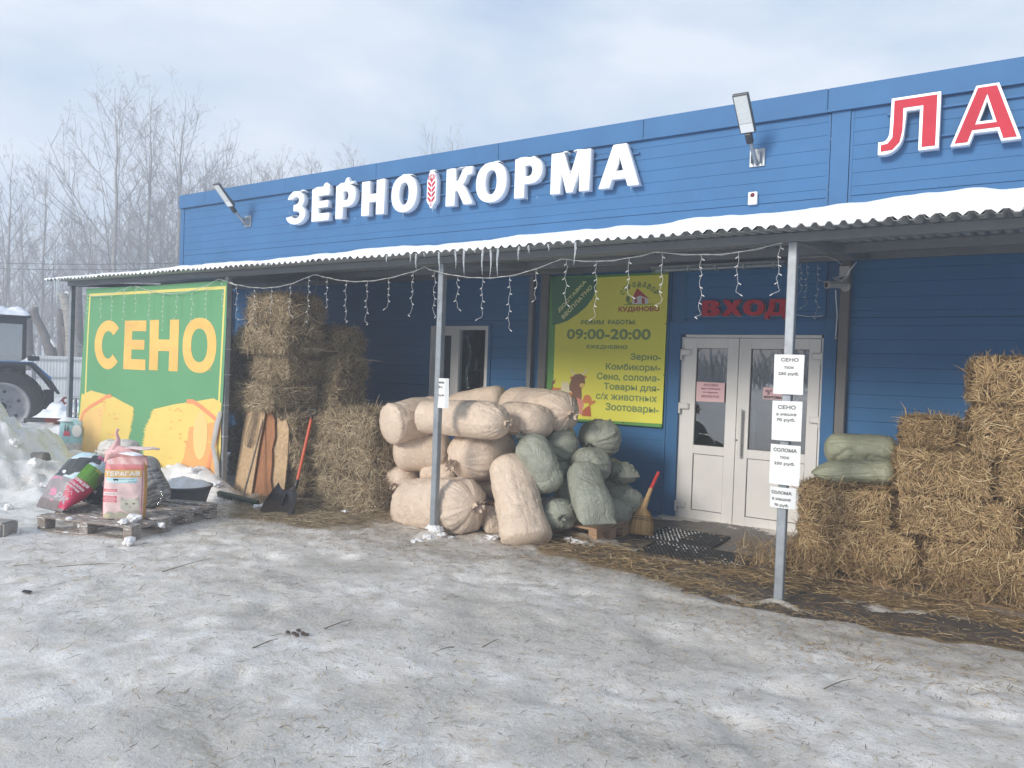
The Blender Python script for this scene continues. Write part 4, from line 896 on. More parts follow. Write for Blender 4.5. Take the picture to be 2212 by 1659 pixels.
# ------------------------------------------------------------------ yellow opening-hours board
YBo = 8.66
brd = empty('hours_board', (-4.55, YBo, 2), label='yellow and green opening hours board 09:00-20:00 with farm animals on the wall', cat='board')
M_yb = mat('board_yellow', (.76, .73, .10), .6, spec=.2, var=.03, vscale=1)
M_gb = mat('board_green', (.10, .30, .06), .45); M_gd = mat('board_dark_green', (.045, .17, .07), .45); M_gt = mat('board_text_green', (.17, .26, .07), .5); M_lt = mat('board_text_pale', (.62, .66, .30), .5)
def bp_(x, y): p = at(1161.5 + .2501 * x, 553 + .2501 * y, y=YBo - .02); return (p.x, p.z)
fb = facade(YBo - .026)
def fbk(k): return lambda u, v, h: Vector((u, YBo - .026 - k * .0010 - h, v))
part('frame', MB().box(-5.405, -3.705, YBo - .022, YBo + .03, 1.035, 2.885, ch=.004), M_gb, brd)
yel = [bp_(153, 598), bp_(128, 1395), bp_(1075, 1450), bp_(1132, 158), bp_(512, 187)]
keep(art('printed_panel', [yel], fbk(0), M_yb, None), brd)
cor = [bp_(120, 188), bp_(512, 187), bp_(505, 290), bp_(475, 370), bp_(420, 440), bp_(350, 500), bp_(260, 560), bp_(190, 585), bp_(130, 598)]
keep(art('corner_field', [cor], fbk(1), M_gd, None), brd)
def line(s_, xa, xb, ytop, ybot, m=M_gt, bold=.032, k=2, name='lettering'):
    a = bp_(xa, ybot); b_ = bp_(xb, ytop); a2 = bp_(xa, ytop); b2 = bp_(xb, ybot)
    return keep(textobj(name, s_, (a[0] + a2[0]) / 2, (b_[0] + b2[0]) / 2, (a[1] + b2[1]) / 2, (b_[1] + a2[1]) / 2, fbk(k), m, None, bold=bold), brd)
line('РЕЖИМ  РАБОТЫ:', 378, 850, 552, 592, bold=.05); line('09:00-20:00', 255, 978, 630, 722, bold=.05); line('ЕЖЕДНЕВНО', 425, 778, 770, 808, bold=.05)
line('Зерно-', 803, 1068, 842, 915); line('Комбикорм-', 590, 1063, 930, 1003); line('Сено, солома-', 513, 1058, 1015, 1085); line('Товары для-', 573, 1056, 1104, 1178); line('с/х животных', 505, 1032, 1190, 1250); line('Зоотовары-', 588, 1048, 1280, 1362)
def rline(s_, ca, cb, hh, m=M_lt):
    a = bp_(*ca); b_ = bp_(*cb); cx_, cz_ = (a[0] + b_[0]) / 2, (a[1] + b_[1]) / 2; L_ = math.hypot(b_[0] - a[0], b_[1] - a[1]); an = math.atan2(b_[1] - a[1], b_[0] - a[0])
    keep(textobj('lettering', s_, cx_ - L_ / 2, cx_ + L_ / 2, cz_ - hh / 2, cz_ + hh / 2, fbk(2), m, None, bold=.08, rot=an), brd)
rline('ДОСТАВКА', (180, 480), (420, 215), .058); rline('БЕСПЛАТНО', (215, 535), (470, 260), .058)
# logo
arc = 'СТРОЙДВОР'
for i, ch in enumerate(arc):
    q = R(152 - 124 * i / 8); cx_, cy_ = 880 + math.cos(q) * 165, 380 - math.sin(q) * 135
    a = bp_(cx_, cy_); keep(textobj('lettering', ch, a[0] - .022, a[0] + .022, a[1] - (.04 if ch == 'Й' else .033), a[1] + .033, fbk(2), M_gt, None, bold=.05, rot=(q - math.pi / 2) * .85), brd)
line('КУДИНОВО', 700, 1055, 435, 488, m=mat('logo_red', (.42, .10, .035), .5), bold=.05)
Mrf = mat('logo_roof', (.45, .05, .04), .5); Mgw = mat('logo_white', (.66, .66, .66), .5)
def shape(name, pts, m, k): keep(art(name, [[bp_(*p) for p in pts]], fbk(k), m, None), brd)
shape('logo_house', [(820, 415), (820, 372), (885, 335), (958, 372), (955, 415)], Mgw, 2)
shape('logo_roof', [(815, 375), (862, 278), (968, 372), (885, 342)], Mrf, 3)
shape('logo_window', [(838, 405), (838, 375), (862, 362), (862, 405)], Mrf, 3.6); shape('logo_window', [(903, 412), (903, 362), (928, 368), (928, 412)], Mrf, 3.6)
shape('logo_ground', [(748, 424), (748, 418), (1007, 412), (1007, 418)], M_gt, 4)
keep(art('logo_tree', [ell(*bp_(782, 372), .028, .040, n=18)], fbk(3), M_gt, None), brd); keep(art('logo_tree', [ell(*bp_(803, 408), .018, .014, n=14)], fbk(3.5), M_gt, None), brd); shape('logo_trunk', [(779, 420), (779, 390), (786, 390), (786, 420)], M_gt, 3)
# animals
Mbr = mat('print_brown', (.20, .085, .04), .5); Mbr2 = mat('print_light_brown', (.42, .20, .08), .5); Mcr = mat('print_cream', (.72, .66, .42), .5); Mpk = mat('print_pink', (.62, .24, .18), .5); Mor = mat('print_orange', (.60, .20, .05), .5)
shape('animal_print', [(275, 1125), (278, 1110), (300, 1045), (330, 1022), (375, 1018), (408, 1040), (412, 1095), (400, 1130), (380, 1150), (384, 1200), (378, 1260), (330, 1270), (295, 1220), (272, 1180)], Mbr, 3)
shape('animal_print', [(278, 1060), (285, 1042), (318, 1038), (322, 1060), (300, 1066)], Mor, 2.6); shape('animal_print', [(398, 1040), (410, 1032), (428, 1046), (418, 1056), (400, 1054)], Mor, 2.6)
keep(art('animal_print', [ell(*bp_(386, 1118), .036, .030, n=18)], fbk(4), mat('print_muzzle', (.66, .46, .12), .5), None), brd)
for s_ in (-1, 1):
    cx_ = 357; shape('horn_print', [(cx_ + s_ * 18, 1030), (cx_ + s_ * 60, 1018), (cx_ + s_ * 72, 985), (cx_ + s_ * 58, 960), (cx_ + s_ * 62, 988), (cx_ + s_ * 48, 1006), (cx_ + s_ * 18, 1016)], Mcr, 2.8)
for x in (352, 385): keep(art('eye_print', [ell(*bp_(x, 1056), .006, .007, n=10)], fbk(5), M_black, None), brd)
shape('animal_print', [(130, 1130), (170, 1140), (205, 1138), (205, 1165), (140, 1165), (128, 1160)], Mor, 2.5)
shape('animal_print', [(205, 1150), (208, 1105), (222, 1090), (262, 1090), (275, 1110), (278, 1160), (300, 1175), (296, 1195), (250, 1190), (190, 1165)], Mcr, 4)
for s_ in (-1, 1): shape('horn_print', [(240 + s_ * 10, 1092), (240 + s_ * 28, 1088), (240 + s_ * 32, 1068), (240 + s_ * 22, 1082), (240 + s_ * 6, 1086)], Mcr, 3.5)
keep(art('muzzle_print', [ell(*bp_(285, 1192), .034, .022, n=16)], fbk(5), Mor, None), brd)
shape('animal_print', [(315, 1330), (316, 1270), (330, 1240), (348, 1220), (372, 1238), (390, 1236), (398, 1270), (402, 1300), (390, 1312), (388, 1370), (370, 1372), (350, 1345), (348, 1378), (335, 1378)], Mpk, 5)
keep(art('snout_print', [ell(*bp_(395, 1300), .014, .018, n=14)], fbk(6), mat('print_snout', (.70, .36, .26), .5), None), brd)
shape('animal_print', [(392, 1265), (400, 1215), (418, 1200), (446, 1200), (466, 1222), (470, 1250), (500, 1248), (504, 1262), (470, 1282), (450, 1300), (442, 1270), (412, 1272)], Mor, 6)
shape('animal_print', [(386, 1380), (395, 1330), (430, 1300), (456, 1292), (462, 1340), (465, 1386)], mat('print_red_brown', (.45, .10, .03), .5), 5.5)
shape('tail_print', [(130, 1165), (128, 1110), (150, 1100), (160, 1055), (148, 1075), (128, 1080), (124, 1120), (122, 1160)], Mbr, 2.6)
for x, y in [(132, 1005), (1108, 585), (1092, 1028), (1075, 1462), (740, 1437)]:
    a = bp_(x, y); part('screw', MB().lathe([(0, .004), (.006, .003), (.008, 0)], Matrix.Translation((a[0], YBo - .028, a[1])) @ Matrix.Rotation(R(90), 4, 'X'), 8), M_black, brd)

# ------------------------------------------------------------------ price sheets on the posts
def price(label, x0, x1, z0, z1, lines, curl=.01, film=True, tilt=0.0):
    cx_, cz_ = (x0 + x1) / 2, (z0 + z1) / 2
    root = empty('price_sheet', (cx_, 5.79, cz_), label=label, cat='price sheet', group='laminated price sheets on the canopy posts')
    def wp(u, v, h):
        d = (u - cx_) / (x1 - x0) * 2; uu, vv = u - cx_, v - cz_
        return Vector((cx_ + uu + vv * tilt, 5.806 - h - .012 + curl * d * d * 1.6 + .004 * math.sin(v * 14 + u * 9), cz_ + vv - uu * tilt))
    keep(art('sheet', [rect(x0, x1, z0, z1)], lambda u, v, h: wp(u, v, h + .001), M_paper, None, ext=.0005, cut=.035), root)
    for s_, a, b_, t, bt, bd in lines:
        W_ = x1 - x0; H_ = z1 - z0
        keep(textobj('lettering', s_, x0 + a * W_, x0 + b_ * W_, z1 - bt * H_, z1 - t * H_, lambda u, v, h: wp(u, v, h + .0024), M_ink, None, bold=bd * .8), root)
    if False: keep(art('clear_sleeve', [rect(x0 - .004, x1 + .004, z0 - .006, z1 + .003)], lambda u, v, h: wp(u, v, h + .004 + .0015 * math.sin(u * 60)), glass('sleeve_film', .03, (.93, .95, .92)), None, ext=.0002, cut=.03), root)
ra = (.24, .83, .08, .18, .08); 
price('topmost price sheet СЕНО тюк 250 руб. on the right front post', -1.627, -1.415, 1.550, 1.838, [('СЕНО',) + ra, ('тюк', .35, .70, .29, .365, .07), ('250 руб.', .16, .86, .44, .54, .07)])
price('second price sheet from the top, СЕНО в мешке 70 руб.', -1.626, -1.415, 1.212, 1.500, [('СЕНО', .20, .80, .10, .21, .08), ('в мешке', .16, .83, .305, .375, .07), ('70 руб.', .17, .80, .43, .535, .07)], tilt=-.01)
price('third price sheet from the top, СОЛОМА тюк 250 руб.', -1.628, -1.414, .890, 1.181, [('СОЛОМА', .10, .89, .085, .185, .08), ('тюк', .33, .66, .285, .36, .07), ('250 руб.', .14, .84, .43, .53, .07)])
price('lowest price sheet СОЛОМА в мешке 70 руб. cut short and curling', -1.622, -1.437, .717, .869, [('СОЛОМА', .07, .87, .17, .34, .08), ('в мешке', .11, .84, .51, .64, .07), ('70 руб.', .20, .77, .78, .96, .07)], curl=.018, tilt=-.01)
price('narrow white price sheet for sawdust on the middle post above the sacks', -4.830, -4.695, 1.265, 1.551, [('пилки', .08, .72, .11, .18, .07), ('230 л.', .08, .66, .26, .33, .07), ('0 руб.', .04, .76, .535, .62, .07)], curl=.022)

# ------------------------------------------------------------------ bales
def bale_core(L_, W_, H_, seed):
    n1, n2, n3 = 22, 12, 10
    bm = bmesh.new(); bmesh.ops.create_cube(bm, size=1)
    bmesh.ops.subdivide_edges(bm, edges=bm.edges[:], cuts=11, use_grid_fill=True)
    co = np.array([v.co[:] for v in bm.verts]); Fq = [[v.index for v in f.verts] for f in bm.faces]; bm.free()
    s_ = np.abs(co * 2); pw = 5; rr = (np.abs(co * 2) ** pw).sum(1) ** (1 / pw); co = co / rr[:, None] * np.maximum(s_.max(1), .001)[:, None]
    co = co * np.array([L_, W_, H_]); nr = fbm(co * 5, seed, 3); co = co * (1 + .05 * nr[:, None]) - .01 * co
    return co, np.array(Fq)
def stalks(Pn, D, T, L_, W_, bend):
    """Pn start, D direction, T side vector; two-quad bent blades"""
    n = len(Pn); mid = Pn + D * (L_ * .5)[:, None] + bend; end = Pn + D * L_[:, None]
    s_ = T * (W_ * .5)[:, None]
    V = np.stack([Pn - s_, Pn + s_, mid - s_, mid + s_, end - s_ * .4, end + s_ * .4], 1).reshape(-1, 3)
    b = (np.arange(n) * 6)[:, None]; F = np.concatenate([b + np.array([[0, 1, 3, 2]]), b + np.array([[2, 3, 5, 4]])])
    return V, F
def bale_straw(L_, W_, H_, n, lr, wr, seed, out=.22, rnd=6):
    g = np.random.default_rng(seed); dims = np.array([L_, W_, H_]) * .5
    areas = np.array([W_ * H_, W_ * H_, L_ * H_, L_ * H_, L_ * W_, L_ * W_]); f = g.choice(6, n, p=areas / areas.sum())
    ax = f // 2; sg = np.where(f % 2 == 0, 1.0, -1.0)
    P_ = g.uniform(-1, 1, (n, 3)) * dims; N_ = np.zeros((n, 3)); N_[np.arange(n), ax] = sg
    P_[np.arange(n), ax] = sg * dims[ax]
    # round the edges a little like the core
    q = np.abs(P_ / dims); rr = (q ** rnd).sum(1) ** (1 / rnd); P_ = P_ / np.maximum(rr, 1)[:, None]
    P_ = P_ * (1 + .06 * fbm(P_ * 4, seed, 3))[:, None] + N_ * g.uniform(-.012, .012, n)[:, None]
    D = g.normal(size=(n, 3)); 
    # stalks in a flake lie in tufts: a shared direction field
    fld = np.stack([fbm(P_ * 9 + 5, seed + 1, 2), fbm(P_ * 9 + 15, seed + 2, 2), fbm(P_ * 9 + 25, seed + 3, 2)], 1) * 1.6
    D = D * .65 + fld; D -= N_ * (D * N_).sum(1)[:, None]; D /= np.linalg.norm(D, axis=1)[:, None] + 1e-9
    tilt = np.abs(g.normal(0, out, n)); loose = g.random(n) < .06; tilt[loose] = g.uniform(.5, 1.2, loose.sum())
    D = D * np.cos(tilt)[:, None] + N_ * np.sin(tilt)[:, None]
    Ls = g.uniform(lr[0], lr[1], n) * np.where(g.random(n) < .05, 1.8, 1); Ws = g.uniform(wr[0], wr[1], n)
    P_ = P_ - D * (Ls * .45)[:, None] * (1 - np.sin(tilt))[:, None] 
    T = np.cross(D, N_ + g.normal(0, .35, (n, 3))); T /= np.linalg.norm(T, axis=1)[:, None] + 1e-9
    bend = N_ * (Ls * g.uniform(0, .12, n))[:, None] + g.normal(0, 1, (n, 3)) * (Ls * .05)[:, None]
    return stalks(P_, D, T, Ls, Ws, bend)
straw_c = ramp_island('straw', [(0, (.13, .08, .036)), (.25, (.27, .175, .08)), (.5, (.38, .255, .125)), (.75, (.48, .34, .18)), (.93, (.58, .43, .22)), (1, (.70, .57, .35))])
hay_c = ramp_island('hay', [(0, (.13, .09, .05)), (.25, (.27, .195, .115)), (.5, (.40, .31, .19)), (.75, (.52, .42, .27)), (.93, (.62, .52, .35)), (1, (.64, .56, .38))])
M_strawcore = mat('straw_core', (.12, .075, .03), .95, var=.5, vscale=30, bump=1, bscale=50)
M_haycore = mat('hay_core', (.11, .08, .045), .95, var=.5, vscale=30, bump=1, bscale=50)
BM = {}
def bale_meshes(kind, dims):
    key = (kind, tuple(round(d, 2) for d in dims))
    if key not in BM:
        L_, W_, H_ = dims; seed = 100 + 13 * len(BM); area = 2 * (L_ * W_ + L_ * H_ + W_ * H_)
        co, Fq = bale_core(L_ * .97, W_ * .97, H_ * .97, seed)
        core = npmesh('bale_core', co, Fq, smooth=False); core.materials.append(M_strawcore if kind == 'straw' else M_haycore)
        if kind == 'straw': V_, F_ = bale_straw(L_, W_, H_, int(area * 5200), (.03, .11), (.0028, .0068), seed, .21, 7)
        else: V_, F_ = bale_straw(L_, W_, H_, int(area * 4300), (.05, .17), (.0026, .0058), seed, .34)
        st = npmesh('stalks', V_, F_); st.materials.append(straw_c if kind == 'straw' else hay_c)
        BM[key] = (core, st)
    return BM[key]
def bale(kind, x0, x1, y0, y1, z0, z1, label, rz=0.0, flip=0):
    dims = (round((x1 - x0) * 20) / 20, round((y1 - y0) * 20) / 20, round((z1 - z0) * 25) / 25)
    core, st = bale_meshes(kind, dims)
    o = bpy.data.objects.new(kind + '_bale', core); COL.objects.link(o)
    o.location = ((x0 + x1) / 2, (y0 + y1) / 2, (z0 + z1) / 2); o.rotation_euler.z = rz + (math.pi if flip & 1 else 0)
    if flip & 2: o.rotation_euler.x = math.pi
    s_ = bpy.data.objects.new('loose_stalks', st); COL.objects.link(s_); s_.parent = o; s_['kind'] = 'stuff'
    tag(o, label, kind + ' bale', 'dark hay bales stacked under the canopy' if kind == 'hay' else 'golden straw bales stacked right of the doors')
    return o
# right: golden straw, on pallets
ST = [(-1.70, -.74, 6.84, 7.32, .11, .47, 'straw bale at the bottom left corner of the golden stack, beside the grey post'),
      (-.72, .24, 6.82, 7.30, .11, .47, 'straw bale in the bottom row over the orange pallet wood'),
      (.26, 1.2, 6.82, 7.30, .11, .47, 'straw bale in the bottom row at the right edge of the photo'),
      (-1.69, -.93, 6.86, 7.34, .47, .79, 'straw bale directly below the two grey-green sacks at the left end of the golden stack'),
      (-.92, -.06, 6.84, 7.32, .47, .79, 'straw bale in the second row at the middle of the golden stack'),
      (-.05, .85, 6.84, 7.32, .47, .79, 'straw bale in the second row at the right edge of the photo'),
      (-.97, -.25, 6.86, 7.40, .79, 1.14, 'straw bale just right of the grey-green sacks with a dark shaded hollow in front'),
      (-.24, .66, 6.84, 7.32, .79, 1.14, 'straw bale in the third row under the tall right column'),
      (-.46, .44, 6.84, 7.30, 1.14, 1.52, 'straw bale second from the top in the tall right column'),
      (-.47, .43, 6.86, 7.32, 1.52, 1.88, 'topmost straw bale of the tall right column'),
      (-1.02, -.56, 7.55, 8.15, 1.06, 1.36, 'reddish straw bale set back against the blue wall between sacks and tall column'),
      (-.98, .0, 7.42, 8.0, .76, 1.06, 'straw bale behind the third row below the set back bale'),
      (-1.69, -.75, 7.36, 7.90, .45, .77, 'straw bale behind the front left column under the upper sack'),
      (-.54, .30, 7.42, 8.0, 1.06, 1.26, 'low straw bale in shadow right of the set back bale')]
for i, b_ in enumerate(ST): bale('straw', b_[0], b_[1], b_[2] - .01, b_[3] + .01, b_[4] - .002, b_[5] + .002, b_[6], rz=random.uniform(-.02, .02), flip=i % 4 if i not in (8, 9) else 0)
# left: dark hay
HY = [(-8.52, -7.76, 6.40, 7.05, 2.13, 2.50, 'topmost hay bale of the tall left stack just below the string lights'),
      (-8.70, -7.70, 6.36, 6.98, 1.77, 2.10, 'hay bale second from the top of the tall left stack with a snowy edge'),
      (-8.60, -7.80, 6.44, 7.00, 1.41, 1.74, 'hay bale third from the top of the tall left stack'),
      (-8.84, -7.80, 6.30, 7.00, 1.03, 1.37, 'hay bale fourth from the top of the tall left stack, above the chipboard sheets'),
      (-8.40, -7.50, 6.44, 7.04, .68, 1.02, 'hay bale of the tall left stack right behind the chipboard tops'),
      (-8.35, -7.45, 6.46, 7.06, .34, .68, 'hay bale next to the bottom of the tall left stack behind the chipboard'),
      (-8.40, -7.48, 6.42, 7.02, .0, .34, 'bottom hay bale of the tall left stack behind the push broom'),
      (-8.40, -7.62, 7.06, 7.66, 1.78, 2.13, 'uppermost shaded hay bale of the rear column right of the tall stack'),
      (-8.35, -7.58, 7.06, 7.66, 1.42, 1.77, 'second shaded hay bale of the rear column, with a white scuff of snow'),
      (-8.40, -7.62, 7.04, 7.64, 1.06, 1.41, 'third shaded hay bale of the rear column, resting behind the low stack'),
      (-8.55, -7.78, 7.06, 7.62, .70, 1.05, 'lowest visible hay bale of the rear column, mostly hidden'),
      (-7.10, -6.08, 6.24, 6.78, .76, 1.10, 'hay bale on top of the low stack behind the shovel handle'),
      (-7.06, -5.96, 6.22, 6.76, .40, .75, 'middle hay bale of the low stack beside the tan sacks'),
      (-6.92, -5.88, 6.20, 6.74, .02, .39, 'bottom hay bale of the low stack standing on the littered ground'),
      (-7.45, -6.95, 6.46, 7.0, .0, .36, 'bottom hay bale in the gap between the tall and the low stack'),
      (-7.45, -6.95, 6.50, 7.04, .36, .70, 'middle hay bale in the gap between the tall and the low stack'),
      (-7.40, -6.90, 6.50, 7.04, .70, 1.03, 'upper hay bale in the gap between the tall and the low stack'),
      (-7.1, -6.1, 6.80, 7.36, .72, 1.08, 'hay bale behind the top of the low stack'),
      (-10.6, -9.7, 7.3, 7.9, 1.62, 1.98, 'dark hay bale deep in the shade behind the СЕНО banner, uppermost'),
      (-10.6, -9.7, 7.3, 7.9, 1.26, 1.62, 'dark hay bale deep in the shade behind the СЕНО banner, second row'),
      (-10.6, -9.7, 7.3, 7.9, .9, 1.26, 'dark hay bale deep in the shade behind the СЕНО banner, third row'),
      (-9.65, -8.85, 7.0, 7.6, .72, 1.08, 'dark hay bale between the banner edge and the tall stack, second lowest'),
      (-9.65, -8.85, 7.0, 7.6, 1.08, 1.44, 'dark hay bale between the banner edge and the tall stack, upper'),
      (-9.65, -8.85, 6.9, 7.5, .02, .36, 'dark hay bale between the banner edge and the tall stack, lowest'),
      (-9.65, -8.85, 6.9, 7.5, .36, .72, 'dark hay bale between the banner edge and the tall stack, third lowest')]
def nearer(b_, k): return tuple(v * k if j < 4 else (max(.0, 1.65 + (v - 1.65) * k) if j < 6 else v) for j, v in enumerate(b_))
HY = [nearer(b_, .955) if i < 4 else nearer(b_, .968) if i < 7 else nearer(b_, .955) if i < 11 else b_ for i, b_ in enumerate(HY)]
for i, b_ in enumerate(HY): jx, jy = random.uniform(-.07, .07), random.uniform(-.06, .06); bale('hay', b_[0] + jx, b_[1] + jx, b_[2] + jy, b_[3] + jy, b_[4], b_[5], b_[6], rz=random.uniform(-.13, .13), flip=i % 4)

# loose straw and hay on the ground
def litter(name, label, segs, n, lr, wr, m, seed, lift=.006, power=1.0, tilt=.06, thr=0.0):
    g = np.random.default_rng(seed)
    w_ = np.array([(math.hypot(b[0] - a[0], b[1] - a[1]) + s_) * s_ for a, b, s_ in segs]); c_ = g.choice(len(segs), n, p=w_ / w_.sum())
    A_ = np.array([s_[0] for s_ in segs])[c_]; B_ = np.array([s_[1] for s_ in segs])[c_]; S_ = np.array([s_[2] for s_ in segs])[c_]
    t = g.uniform(-.12, 1.12, n)[:, None]; ang = g.uniform(0, 2 * math.pi, n); rad = S_ * (g.random(n) ** power)
    P2 = A_ + (B_ - A_) * t + np.stack([np.cos(ang), np.sin(ang)], 1) * rad[:, None]
    h = ground_h(P2[:, 0], P2[:, 1]); bare_ = np.clip(field(P2[:, 0], P2[:, 1], BARE) * .95 + .45, 0, 1); h = h * (1 - .85 * bare_) - .008 * bare_
    if thr:
        k_ = fbm(np.stack([P2[:, 0] * 3, P2[:, 1] * 3, P2[:, 0] * 0], 1), seed, 3) > thr - 1; P2 = P2[k_]; h = h[k_]; n = len(P2)
    a2 = g.uniform(0, 2 * math.pi, n); tl_ = np.abs(g.normal(0, tilt, n)); D = np.stack([np.cos(a2) * np.cos(tl_), np.sin(a2) * np.cos(tl_), np.sin(tl_)], 1)
    Ls = g.uniform(*lr, n) * np.where(g.random(n) < .06, 1.8, 1); Ws = g.uniform(*wr, n)
    P3 = np.concatenate([P2, (h + lift * g.uniform(.2, 1.6, n))[:, None]], 1) - D * (Ls * .5)[:, None] * np.array([1, 1, 0])
    T = np.cross(D, np.array([0, 0, 1.0]) + g.normal(0, .4, (n, 3))); T /= np.linalg.norm(T, axis=1)[:, None]
    bend = np.stack([g.normal(0, .07, n) * Ls, g.normal(0, .07, n) * Ls, g.uniform(0, .05, n) * Ls], 1)
    V_, F_ = stalks(P3, D, T, Ls, Ws, bend); return tag(link(name, npmesh(name, V_, F_), m), label, None, None, 'stuff')
litter('hay_litter', 'carpet of loose brown hay trampled in front of the left bales', HAYG, 26000, (.03, .14), (.002, .0045), hay_c, 301, .014, .75)
litter('straw_litter', 'golden straw scattered along the foot of the straw stack and mats', STRAWG, 9000, (.03, .12), (.0024, .0055), straw_c, 302, .030, .62, .12)
litter('straw_litter', 'tufts of straw hanging and heaped over the pallet edges under the golden stack', [((-1.8, 6.78), (1.0, 6.76), .07), ((-1.75, 6.8), (-1.75, 7.3), .06)], 5200, (.05, .16), (.0026, .0055), straw_c, 307, .15, .8, .7)
litter('straw_litter', 'thin straw scatter on the wet concrete and mats before the doors', [((-3.3, 7.1), (-2.0, 6.8), .7), ((-2.4, 6.3), (-1.2, 6.1), .5), ((-1.0, 6.0), (1, 6.2), .35), ((-3.3, 8.0), (-2.0, 7.9), .5)], 1700, (.03, .11), (.002, .005), straw_c, 303, .012)
bits_c = ramp_island('trodden_bits', [(0, (.13, .10, .075)), (.3, (.26, .21, .15)), (.7, (.42, .34, .24)), (1, (.56, .45, .28))])
litter('straw_bits', 'sparse bits of straw frozen onto the trampled snow of the yard', [((-6.0, 5.0), (0, 5.0), 1.2), ((-5.5, 3.6), (0, 3.8), 1.4), ((-3.5, 2.2), (-.5, 2.8), 1.2)], 7500, (.010, .065), (.0012, .0042), bits_c, 304, .005)
litter('straw_bits', 'thin dark stalks lying on the clean snow at the left', [((-8, 4.2), (-6, 4.6), 1.5), ((-9.0, 3.2), (-5.0, 2.9), 1.0), ((-12.0, 4.6), (-9.5, 4.6), 1.1)], 2200, (.03, .15), (.002, .0045), bits_c, 305, .007)
litter('straw_bits', 'short stalks scattered between hay litter, pallets and sacks', [((-7.5, 5.2), (-3.5, 5.7), .8), ((-6, 5.9), (-3.2, 6.5), .5)], 5200, (.02, .10), (.002, .0045), bits_c, 306, .008)
litter('straw_litter', 'straw thinning out from the wet strip onto the trodden snow', [((-4.2, 6.15), (-2.1, 5.80), .42), ((-2.1, 5.70), (0.6, 5.45), .36), ((-1.8, 5.2), (0.4, 5.0), .5)], 2600, (.015, .09), (.0018, .0045), straw_c, 308, .010, .9)
# a few twigs that read singly
for px, y0, px2, y2 in [(122, 1224, 290, 1219), (30, 1222, 80, 1225), (700, 1358, 765, 1337), (545, 1400, 600, 1380), (1042, 1398, 1078, 1380), (1780, 1488, 1850, 1465), (350, 1235, 460, 1205), (980, 1398, 930, 1412)]:
    a, b_ = at(px, y0, z=.012), at(px2, y2, z=.012); m_ = (a + b_) / 2 + Vector((.01, .02, .012))
    tag(MB().tube([a, (a + m_) / 2 + Vector((0, .01, 0)), m_, b_], [.0042, .0035, .0028, .001], 5).build('twig', mat('twig_bark', (.20, .16, .12), .8)), 'thin dark twig lying on the trodden snow', 'twig', 'twigs lying on the snow of the yard')
# ------------------------------------------------------------------ sacks
def sackmat(name, col, col2, rough, bumpd, vs=9, sp=.4, crinkle=14, weave=0.0):
    m = bpy.data.materials.new(name); m.use_nodes = True; t = m.node_tree; n = t.nodes; l = t.links; p = n['Principled BSDF']
    p.inputs['Roughness'].default_value = rough; p.inputs['Specular IOR Level'].default_value = sp
    co = n.new('ShaderNodeTexCoord').outputs['Object']
    a = n.new('ShaderNodeTexNoise'); a.inputs['Scale'].default_value = vs; a.inputs['Detail'].default_value = 8; a.inputs['Roughness'].default_value = .7; l.new(co, a.inputs[0])
    r = n.new('ShaderNodeValToRGB'); r.color_ramp.elements[0].position = .32; r.color_ramp.elements[1].position = .66; r.color_ramp.elements[0].color = (*col2, 1); r.color_ramp.elements[1].color = (*col, 1); l.new(a.outputs[0], r.inputs[0])
    f = n.new('ShaderNodeTexNoise'); f.inputs['Scale'].default_value = 120; f.inputs['Detail'].default_value = 3; l.new(co, f.inputs[0])
    r2 = n.new('ShaderNodeValToRGB'); r2.color_ramp.elements[0].position = .62; r2.color_ramp.elements[1].position = .74; r2.color_ramp.elements[0].color = (0, 0, 0, 1); r2.color_ramp.elements[1].color = (.5, .5, .5, 1); l.new(f.outputs[0], r2.inputs[0])
    mx = n.new('ShaderNodeMix'); mx.data_type = 'RGBA'; l.new(r2.outputs[0], mx.inputs[0]); l.new(r.outputs[0], mx.inputs[6]); mx.inputs[7].default_value = (col2[0] * .6, col2[1] * .55, col2[2] * .5, 1); l.new(mx.outputs[2], p.inputs['Base Color'])
    # crumples: ridged noise at two sizes
    hs = []
    for sc, dist, wt in ((crinkle, 1.2, 1.0), (crinkle * 3.3, .8, .35)):
        q = n.new('ShaderNodeTexNoise'); q.inputs['Scale'].default_value = sc; q.inputs['Detail'].default_value = 5; q.inputs['Roughness'].default_value = .55; q.inputs['Distortion'].default_value = dist; l.new(co, q.inputs[0])
        s1 = n.new('ShaderNodeMath'); s1.operation = 'SUBTRACT'; s1.inputs[1].default_value = .5; l.new(q.outputs[0], s1.inputs[0])
        s2 = n.new('ShaderNodeMath'); s2.operation = 'ABSOLUTE'; l.new(s1.outputs[0], s2.inputs[0])
        s3 = n.new('ShaderNodeMath'); s3.operation = 'MULTIPLY'; s3.inputs[1].default_value = -wt; l.new(s2.outputs[0], s3.inputs[0]); hs.append(s3.outputs[0])
    ad = n.new('ShaderNodeMath'); ad.operation = 'ADD'; l.new(hs[0], ad.inputs[0]); l.new(hs[1], ad.inputs[1])
    b = n.new('ShaderNodeBump'); b.inputs['Strength'].default_value = .9; b.inputs['Distance'].default_value = bumpd; l.new(ad.outputs[0], b.inputs['Height']); l.new(b.outputs[0], p.inputs['Normal'])
    return m
M_tan = sackmat('sawdust_sack_film', (.80, .66, .53), (.71, .565, .44), .40, .030, crinkle=20)
M_grn = sackmat('green_woven_sack', (.375, .395, .325), (.275, .29, .235), .38, .030, crinkle=13)
M_grnp = sackmat('faded_green_sack', (.36, .37, .26), (.28, .29, .20), .45, .016, crinkle=7)
